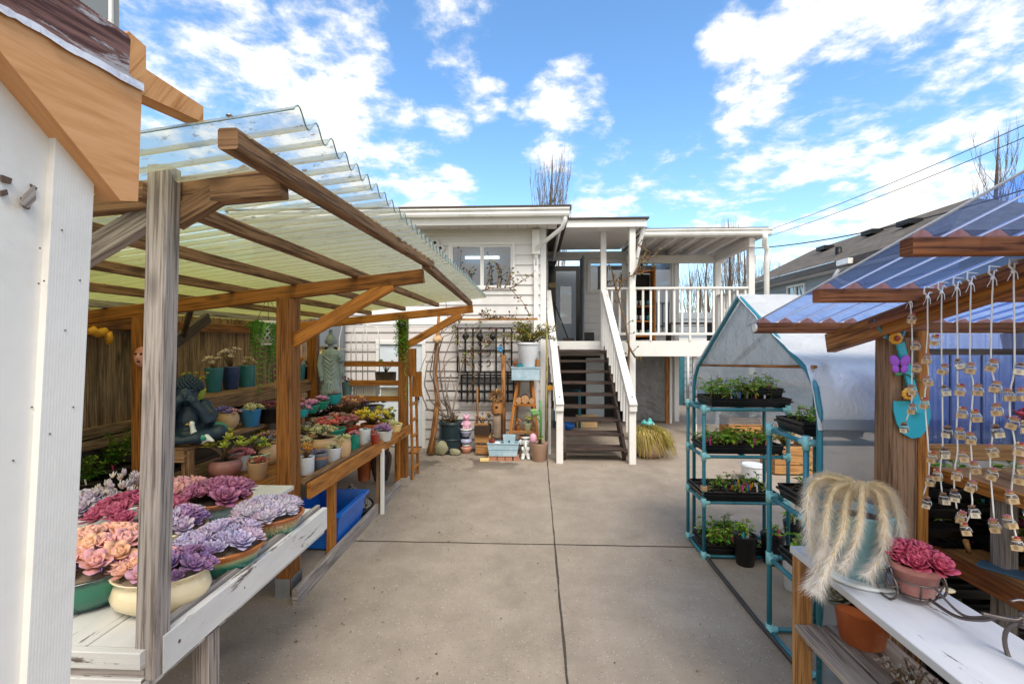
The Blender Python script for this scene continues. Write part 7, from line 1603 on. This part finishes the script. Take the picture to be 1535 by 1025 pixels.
potted('succulent_bowl', 'dark grey bowl of magenta leafed plant on the upper shelf', 'planter', (2.05, 1.80, 1.147), .16, .13, 'grey_glaze', 'bowl', pl('jade', [P_('c8404a', '9a2c44', 'd05a70'), P_('7a8a4a', 'a83848', 'd04a60')], 14, .44, .9, 20, 1.05), group='bowls in the right stand')
potted('succulent_bowl', 'grey tin planter of dusty pink rosettes under the upper shelf', 'planter', (2.15, 2.0, .802), .13, .10, 'bronze_urn', 'bowl', pl('ros', MAG, 6, .5, .4, 22), group='bowls in the right stand')
for i in range(9):
    tray(['lowest', 'second lowest', 'third lowest', 'fourth lowest', 'middle', 'fourth highest', 'third highest', 'second highest', 'topmost'][i] + ' black tray of the tall stack at the back of the right stand', 1.72 + .012 * (i % 3), 2.42, 2.135, 2.258, .306 + i * .088, 24 if i == 8 else 3, 3 if i > 3 else 0, .10 if i == 8 else .02, .04)
tray('black seedling tray on the lower display shelf by the weathered post', 1.93, 2.42, 1.95, 2.19, .803, 30, 6, .10, .045)
tray('black tray of plugs under the turquoise bowl step', 1.80, 2.30, 1.02, 1.30, .803, 24, 5, .08, .045)
small('hand_rake', 'wooden handled tool lying on the lower shelf', 'tool', 'plain_timber', lambda b: b.tube([(1.80, 2.02, .83), (1.76, 1.99, .89)], .010, 7)); b = MB(); b.board((1.80, 1.98, .806), (1.90, 1.84, .806), .08, .008); tag(b.build('blue_card', 'mat_blue'), 'blue grey card lying on the lower shelf', 'card')
for i, (x, y, z) in enumerate(((1.74, 1.75, .32), (1.74, 1.30, .32), (2.1, 1.6, .32), (1.72, 1.55, .05))):
    lb = ['black crate of small plants below the lower shelf', 'nearer black crate of seedlings below the lower shelf', 'black crate at the back below the lower shelf', 'black crate on the ground under the white bench'][i]; root = thing('plant_crate', lb, 'crate', (x, y, z), 'black crates in the right stand'); b = MB(); w_, d_2, h_ = .17, .2, .16
    for k in range(4):
        zz = z + .01 + k * .042
        b.box(x - w_, x + w_, y - d_2, y - d_2 + .012, zz, zz + .022); b.box(x - w_, x + w_, y + d_2 - .012, y + d_2, zz, zz + .022); b.box(x - w_, x - w_ + .012, y - d_2 + .012, y + d_2 - .012, zz, zz + .022); b.box(x + w_ - .012, x + w_, y - d_2 + .012, y + d_2 - .012, zz, zz + .022)
    for sx_ in (-1, 1):
        for sy_ in (-1, 1): b.box(x + sx_ * w_ - .014, x + sx_ * w_ + .014, y + sy_ * d_2 - .014, y + sy_ * d_2 + .014, z, z + .18)
    b.box(x - w_, x + w_, y - d_2, y + d_2, z - .012, z); b.build('crate_shell', 'black_plastic', root); b = MB(); b.box(x - w_ + .014, x + w_ - .014, y - d_2 + .014, y + d_2 - .014, z + .002, z + .11); b.build('soil', 'soil', root)
    b = MB(); succ(b, V((x, y, z + .11)), w_ * .9, d_2 * .9, 'leafy', SEED, 26, .22, .12); b.build('plants', 'leafy', root)
one(thing('crate_bench', 'dark slatted bench carrying the black crates', 'bench', (1.85, 1.5, 0)), 'top', 'dark_tread', 'board', (2.0, 2.28, .29), (2.0, .9, .29), .6, .03)
o = COL.objects[-1].parent
for y in (1.1, 1.9): one(o, 'leg', 'dark_tread', 'box', 1.72, 1.77, y, y + .05, 0, .274)

for i, (x, y, z, r, lb) in enumerate(((1.62, 1.72, .0, .085, 'black nursery pot of leafy herb on the ground under the right stand'), (1.55, 1.45, .0, .09, 'nearest black nursery pot on the ground under the right stand'), (1.82, 2.0, .32, .08, 'black nursery pot behind the crates of the right stand'), (2.12, 1.45, 1.147, .07, 'small black nursery pot at the right end of the upper shelf'))):
    rr_ = potted('nursery_pot', lb, 'potted plant', (x, y, z), r, r * 1.7, 'black_plastic', 'plain', None, group='nursery pots in the right stand')
    b = MB(); succ(b, V((x, y, z + r * 1.5)), r * 1.2, r * 1.2, 'leafy', SEED, 16, .4, r * 1.5); b.build('plant', 'leafy', rr_)
# ================================================================ white bench at the near right
wr_ = thing('white_slab_bench', 'long white painted plank bench with slatted lower shelf at near right', 'bench', (1.3, 1.5, 0))
one(wr_, 'top_plank', 'bench_paint', 'board', (1.305, 2.12, .785), (1.305, .35, .785), .35, .03)
for x, y in ((1.16, 2.08), (1.44, 2.08), (1.16, .5), (1.44, .5)): one(wr_, 'leg', 'brown_timber' if y < 1 else 'plain_timber', 'box', x - .028, x + .028, y - .03, y + .03, 0, .769)
for i, x in enumerate((1.16, 1.275, 1.39)): one(wr_, 'slat', 'grey_timber', 'board', (x, 2.045, .485), (x, .45, .485), .10, .026)
one(wr_, 'shelf_bearer', 'brown_timber', 'board', (1.13, 1.99, .45), (1.46, 1.99, .45), .03, .04)
# furry trailing cactus
c, r, k = seat(1283, 850, .80, 84); c = V((1.255, 1.86, .80)); r = .108
fp = potted('furry_cactus', 'grey blue pot with long cream furry trailing cactus stems on the white bench', 'potted cactus', c, r, .255, 'furry_pot', 'plain', None, n=32)
b = MB(); b.lathe([(.04, 0), (.13, .002), (.14, .014), (.125, .016), (.05, .008)], c + V((0, 0, .0005)), 28); b.build('saucer', 'white_glaze', fp)
TAILS = [[(1270, 722), (1235, 715), (1213, 735), (1212, 790), (1220, 830)], [(1275, 725), (1250, 735), (1238, 780), (1232, 830), (1215, 880)], [(1278, 728), (1268, 752), (1262, 800), (1240, 850), (1225, 885)], [(1300, 730), (1318, 745), (1325, 790), (1322, 830), (1300, 862)], [(1305, 728), (1340, 742), (1352, 780), (1362, 815), (1356, 800)], [(1290, 726), (1292, 735), (1288, 790), (1275, 830), (1262, 850)], [(1300, 724), (1330, 735), (1345, 770), (1348, 800), (1340, 828)], [(1282, 724), (1255, 716), (1228, 720), (1222, 760), (1226, 800)]]
dep = [(1.88, 1.86, 1.80, 1.80, 1.80), (1.86, 1.80, 1.74, 1.74, 1.72), (1.84, 1.76, 1.72, 1.70, 1.68), (1.84, 1.76, 1.72, 1.72, 1.70), (1.88, 1.90, 1.90, 1.88, 1.88), (1.82, 1.75, 1.72, 1.70, 1.68), (1.86, 1.82, 1.80, 1.78, 1.78), (1.90, 1.94, 1.92, 1.90, 1.90)]
def spline(P, n):
    out = []
    for i in range(len(P) - 1):
        a, p, q, d = P[max(i - 1, 0)], P[i], P[i + 1], P[min(i + 2, len(P) - 1)]
        for k in range(n):
            t = k / n; out.append(.5 * ((2 * p) + (q - a) * t + (2 * a - 5 * p + 4 * q - d) * t * t + (3 * p - a - 3 * q + d) * t ** 3))
    return out + [P[-1]]
hair = MB()
for ti, (T, D) in enumerate(zip(TAILS, dep)):
    if ti == 4: continue
    P = [atY(px, py, yy) for (px, py), yy in zip(T, D)]; S = spline(P, 14); n = len(S)
    core = MB(); core.tube(S, [.010 * (1 - .35 * i / n) for i in range(n)], 8); core.build('furry_stem', 'fur_root', fp)
    for q in range(2600):
        i = rnd.randint(1, n - 2); f = i / n; d = (S[i + 1] - S[i]).normalized(); a = d.orthogonal().normalized(); bq = d.cross(a); an = U(0, 6.283); o_ = a * math.cos(an) + bq * math.sin(an)
        L_ = U(.024, .060) * (.8 if ti != 5 else .6) * (.75 + .5 * f); g = V((U(-.3, .3), U(-.3, .3), -.22)); p0 = S[i].lerp(S[i + 1], U(0, 1)) + o_ * .009; p1 = p0 + (o_ * .5 + d * .6) * L_ * .5; p2 = p0 + (o_ * .72 + d * .62 + g) * L_
        cc = jit(mixc(H('f6deA6'), H('fffaf2'), min(1, max(0, f * 1.3 + U(-.2, .35)))), .08); s_ = d.cross(o_).normalized() * .00065
        j = len(hair.v); hair.v += [p0 - s_, p0 + s_, p1 + s_ * .8, p1 - s_ * .8, p2]; hair.face([j, j + 1, j + 2, j + 3], None, cc, True); hair.face([j + 3, j + 2, j + 4], None, cc, True)
hair.build('fur', 'fur', fp)
# terracotta pot with pink succulent in wire tricycle
c, r, k = seat(1372, 903, .815, 66); c.z = .83
pp_ = potted('pink_succulent_pot', 'rosy clay pot of hot pink ruffled succulent in a wire tricycle', 'potted plant', c, r * .98, 44 * k, 'pink_clay', 'terra', two(pl('ros', [P_('d9486c', 'c43a5c', 'e0748a'), P_('c84060', 'a83450', 'd8607c')], 14, .46, .9, 24, 1.2), offs(pl('ros', [P_('d87c8c', 'c86a7c', 'e09aa4')], 2, .4, .2, 16, .3), .95, -.25, -.25)), n=28)
wt = thing('wire_tricycle', 'dark wire tricycle plant holder with curled handlebar on the white bench', 'plant holder', c)
def circ(cx, rr, ax1, ax2, n=22, a0=0, a1=6.2832): return [cx + ax1 * rr * math.cos(a0 + (a1 - a0) * i / n) + ax2 * rr * math.sin(a0 + (a1 - a0) * i / n) for i in range(n + 1)]
fwd = V((.10, -1, 0)).normalized(); sid = V((1, .1, 0)).normalized()
for s_, nm in ((-1, 'rear_wheel'), (1, 'rear_wheel')):
    wc = c + sid * (s_ * (r + .012)) - fwd * .02 + V((0, 0, .018)); b = MB(); b.tube(circ(wc, .047, fwd, Z3), .0042, 6); b.tube([wc + fwd * .012 * math.cos(t) * (1 - t / 9) + Z3 * .026 * math.sin(t) * (1 - t / 9) for t in [q * .5 for q in range(16)]], .003, 5); b.build(nm, 'wire_metal', wt)
b = MB(); b.tube([c - sid * (r + .012) + V((0, 0, .018)), c + sid * (r + .012) + V((0, 0, .018))], .004, 6); b.build('axle', 'wire_metal', wt)
b = MB(); b.tube(circ(c + V((0, 0, .05)), r * .98, sid, fwd), .0035, 6); b.tube(circ(c + V((0, 0, -.004)), r * .72, sid, fwd), .0035, 6)
for q in range(6): a = q * 1.047; d = sid * math.cos(a) + fwd * math.sin(a); b.tube([c + d * r * .72 + V((0, 0, -.004)), c + d * r * .98 + V((0, 0, .05))], .003, 5)
b.build('pot_cage', 'wire_metal', wt)
neck = c + fwd * .33 + V((.0, 0, .085)); b = MB(); b.tube(spline([c + fwd * r * .7, c + fwd * .14 + V((0, 0, -.005)), c + fwd * .22 + V((0, 0, .03)), c + fwd * .28 + V((0, 0, .075)), neck], 8), .0055, 7); b.tube(spline([c + fwd * r * .9 + V((0, 0, .05)), c + fwd * .16 + V((0, 0, .012)), c + fwd * .24 + V((0, 0, .05)), neck + V((0, 0, .004))], 8), .004, 6); b.build('frame', 'wire_metal', wt)
fwc = c + fwd * .37 + V((0, 0, .01)); b = MB(); b.tube([neck + V((0, 0, .02)), neck + fwd * .02 + V((0, 0, -.03)), fwc], .006, 7); b.build('fork', 'wire_metal', wt)
b = MB(); b.tube(circ(fwc + V((0, 0, .0)), .088, fwd, Z3, 30), .006, 7); b.tube([fwc + fwd * .05 * math.cos(t) * (1 - t / 10) + Z3 * .05 * math.sin(t) * (1 - t / 10) for t in [q * .5 for q in range(18)]], .0035, 5); b.build('front_wheel', 'wire_metal', wt)
b = MB(); b.tube(spline([neck - sid * .10 + V((0, 0, .02)) - fwd * .02, neck - sid * .03 + V((0, 0, .012)), neck + V((0, 0, .018)), neck + sid * .05 + V((0, 0, .02)), neck + sid * .04 + V((0, 0, .045)) - fwd * .03, neck + sid * .01 + V((0, 0, .04)) - fwd * .04], 8), .005, 7); b.build('handlebar', 'wire_metal', wt)
b = MB()
for q in range(5): b.lathe([(.009, 0), (.010, .004), (.009, .008)], neck + V((0, 0, -.012 + q * .008)), 8)
b.build('coil', 'wire_metal', wt)
sdt = thing('spoon_marker', 'cream oval plant marker on a bent wire', 'plant marker', atX(1418, 890, 1.55)); q = atX(1418, 884, 1.52); b = MB(); b.ball(q, .032, .02, .008, 14); b.build('disc', 'cream_glaze', sdt); b = MB(); b.tube([q, q + V((.01, -.01, -.02)), q + V((.02, -.03, -.06))], .002, 5); b.build('wire', 'wire_metal', sdt)
# lower shelf pots
c, r, k = seat(1292, 976, .50, 78)
tpz = potted('terracotta_pot', 'terracotta pot of grey green rosettes on the slatted lower shelf', 'potted plant', c, r, .175, 'terracotta', 'terra', two(pl('ros', [P_('8f9a84', '6f7d68', 'a09a8a'), P_('98a08c', '75806c', 'a8a090')], 12, .42, .6, 24, 1.25), offs(pl('ros', [P_('a0a894', '7a8472', 'a8a294')], 4, .4, .2, 20, .6), -.9, .3, .0)), n=28)
potted('pink_succulent_pot', 'small clay pot of coral pink rosettes low on the slatted shelf', 'potted plant', (1.30, 1.42, .50), .08, .09, 'pink_clay', 'terra', pl('ros', [P_('d8647a', 'c84e68', 'e08a98'), P_('d05a70', 'b8445c', 'dc7c8c')], 9, .5, .7, 22, 1.2))
potted('silver_succulent_pot', 'small pot of silvery branching plant on the slatted shelf', 'potted plant', (1.22, 1.56, .50), .06, .07, 'bronze_urn', 'plain', pl('jade', [P_('c9c4b8', 'a09a90', 'd0c8c0'), P_('b8b0a8', '8a8078', 'c8a8a0')], 22, .22, 1.4, 10, 1.5))
# ================================================================ turquoise trowel decoration on the post
tx = 1.5; YF = 2.065
def tp_(px, py, Y=YF): return atY(px, py, Y)
td = thing('trowel_decoration', 'turquoise garden trowel decoration with flowers and butterfly on the timber post', 'wall decoration', tp_(1365, 625)); b = MB()
bl_ = [(1340, 601), (1394, 601), (1395, 625), (1390, 643), (1380, 655), (1367, 657), (1354, 650), (1345, 635), (1340, 615)]; b.prism([tp_(px, py) for px, py in bl_], (0, .006, 0), col=None); b.build('blade', 'turquoise', td)
b = MB(); b.board(tp_(1373, 604, YF - .004), tp_(1349, 514, YF - .004), .032, .012, (0, 1, 0)); b.board(tp_(1376, 618, YF - .010), tp_(1372, 600, YF - .008), .03, .02, (0, 1, 0)); b.build('handle', 'turquoise', td)
b = MB(); b.tube(spline([tp_(1337, 510, YF - .004), tp_(1322, 496), tp_(1314, 484), tp_(1314, 478)], 6), [.010] * 18 + [.005], 6); b.tube(spline([tp_(1349, 512, YF - .004), tp_(1355, 495), tp_(1358, 478), tp_(1362, 466)], 6), .008, 6); b.build('strap', 'teal_glaze', td)
for px, py in ((1343, 507), (1362, 590)):
    q = tp_(px, py, YF - .022); b = MB()
    for i in range(9): a = i * .698; b.ball(q + V((math.cos(a) * .017, 0, math.sin(a) * .017)), .013, .006, .010, 8)
    f = b.build('flower', 'yellow_paint', td); b = MB(); b.ball(q + V((0, -.008, 0)), .012, .008, .012); b.build('heart', 'red_glaze', f)
plain('tag_cream', H('e6d8bc'), .8, .1, 20, .1)
plain('violet', H('a04fc0'), .4, .1, 8, 0)
q = tp_(1348, 545, YF - .022); b = MB()
for s_ in (-1, 1):
    for (dx, dz, rx_, rz_) in ((.022, .012, .020, .026), (.018, -.022, .015, .018)): b.ball(q + V((s_ * dx, -.004, dz)), rx_, .003, rz_, 10, rot=Matrix.Rotation(s_ * .5, 3, 'Y'))
b.build('butterfly', 'violet', td)
b = MB(); b.tube(spline([tp_(1380, 573, YF - .012), tp_(1362, 562, YF - .014), tp_(1350, 560, YF - .014)], 6), .0025, 5, H('3a6a3a')); b.ball(tp_(1347, 560, YF - .014), .018, .004, .010, 8, H('4f9a6a')); b.build('leaf_sprig', 'paintcol', td)
# ================================================================ cords of tiny jars
JX = 1.445
CORDS = [(1364, 450, [(1364, 476), (1373, 517), (1372, 550), (1368, 583), (1366, 611), (1356, 639)]),
 (1391, 444, [(1397, 508), (1390, 537), (1393, 570), (1386, 603), (1396, 683), (1395, 720), (1387, 750)]),
 (1412, 437, [(1412, 552), (1419, 585), (1420, 645), (1416, 677), (1407, 711), (1415, 746)]),
 (1435, 431, [(1441, 545), (1437, 583), (1442, 618), (1438, 648), (1444, 684), (1433, 711), (1431, 740), (1438, 770)]),
 (1456, 424, [(1452, 551), (1464, 583), (1463, 622), (1454, 655), (1462, 698), (1452, 726), (1462, 766), (1450, 793)]),
 (1489, 415, [(1483, 545), (1491, 579), (1497, 613), (1496, 644), (1490, 674), (1483, 707), (1494, 785)]),
 (1520, 405, [(1526, 552), (1512, 591), (1514, 631), (1526, 672), (1527, 713), (1518, 744), (1515, 781), (1528, 815)]),
 (1548, 398, [(1533, 590), (1540, 640), (1538, 700), (1542, 760)])]
NAMES = ['cord over the timber post', 'second cord from the post', 'third cord from the post', 'fourth cord from the post', 'fifth cord from the post', 'sixth cord from the post', 'seventh cord from the post', 'cord at the right edge']
ORD = ['top', 'second', 'third', 'fourth', 'fifth', 'sixth', 'seventh', 'bottom']
def jar_proto(kind):
    root = thing('hanging_jar', 'jar', 'jar', (0, 0, 0), 'tiny jars on the cords'); s = .9
    b = MB(); b.lathe([(.004, 0), (.0155, 0), (.017, .003), (.017, .028), (.013, .033), (.0125, .038), (.0115, .038), (.012, .033), (.0155, .027), (.0155, .004), (.004, .002)], n=14); b.build('glass_jar', 'jar_glass', root, True)
    b = MB(); b.lathe([(.003, .003), (.0148, .003), (.0148, .018), (.003, .020)], n=12); b.build('filling', ['kraft', 'pumice', 'kraft'][kind], root, True)
    if kind != 1: b = MB(); b.lathe([(.003, .031), (.0108, .031), (.0125, .044), (.003, .045)], n=10); b.build('cork', 'cork', root, True)
    else:
        b = MB(); b.lathe([(.012, .033), (.0145, .034), (.0145, .038), (.012, .039)], n=12); b.build('wire_ring', 'wire_metal', root, True)
    if kind != 2: b = MB(); rosette(b, V((0, 0, .040)), .017, 14, [P_('d98a98', 'c05a70', 'e0a0a4'), P_('b0885c', 'a06a4c', 'd0a880')][kind], Z3, .25, .5); b.build('sprig', 'plant', root, True)
    else: b = MB(); b.ball((.004, -.002, .047), .009, .008, .006, 8, H('b8404c')); b.ball((-.006, 0, .047), .006, n=6, col=H('d8c8a0')); b.build('sprig', 'plant', root, True)
    b = MB(); b.board((-.0145, -.0195, .0125), (.0145, -.0195, .0125), .0012, .020, (0, 0, 1), .0002); tg = b.build('kraft_tag', ['kraft', 'tag_cream', 'kraft'][kind], root, True)
    b = MB()
    for z_, w_ in ((.019, .007), (.0155, .009), (.012, .006), (.0085, .008)): b.box(-w_, w_ - .002, -.0207, -.0203, z_ - .0006, z_ + .0006, ch=.0001)
    b.build('writing', 'ink', tg, True)
    b = MB(); b.tube(circ(V((0, 0, .0345)), .0142, V((1, 0, 0)), V((0, 1, 0)), 12), .0012, 5); b.tube([(.014, 0, .0345), (.018, -.004, .026), (.019, -.006, .016)], .001, 4); b.build('twine', 'string', root, True)
    return root
PROT = [jar_proto(0), jar_proto(1), jar_proto(2)]; used = [False] * 3
for ci, (px0, py0, jars) in enumerate(CORDS):
    top = atX(px0, py0, JX); b = MB(); P = [top + V((.015, 0, .012)), top]; Ys = []
    for px, py in jars:
        q = atX(px - 4 if ci else px + 2, py - 8, JX); P.append(V((JX + U(-.004, .004), top.y * .55 + q.y * .45 if py < jars[-1][1] else q.y, q.z)))
    cord = thing('jar_cord', 'white ' + NAMES[ci] + ' of the right stand', 'cord', top, 'white cords of jars'); b.tube(spline(P, 4), .0023, 5)
    for s_ in (-1, 1): b.tube([top + V((0, 0, .005)), top + V((0, .010 * s_, -.012)), top + V((-.004, .016 * s_, -.03))], .0015, 4)
    b.build('string', 'string', cord)
    b = MB(); b.tube([top + V((.02, 0, .03)), top + V((-.012, 0, .034)), top + V((-.014, 0, .012)), top + V((0, 0, .0))], .003, 5); b.ball(top + V((-.002, 0, -.004)), .006, n=8); b.build('knot', 'string', cord)
    for ji, (px, py) in enumerate(jars):
        q = atX(px, py, JX - .012); kind = rnd.choice([0, 0, 1, 2]); pr = PROT[kind]
        j = pr if not used[kind] else copy_tree(pr); used[kind] = True
        last = ji == len(jars) - 1; word = 'bottom' if last else ORD[ji]
        j['label'] = '%s jar with kraft tag on the %s' % (word, NAMES[ci]); j.location = q + V((0, 0, -.022)); j.scale = (.80,) * 3 if ci else (.78,) * 3
        j.rotation_euler = (U(-.25, .25) + (.5 if last and ci % 2 else 0), U(-.3, .3), -.65 + U(-.45, .45))
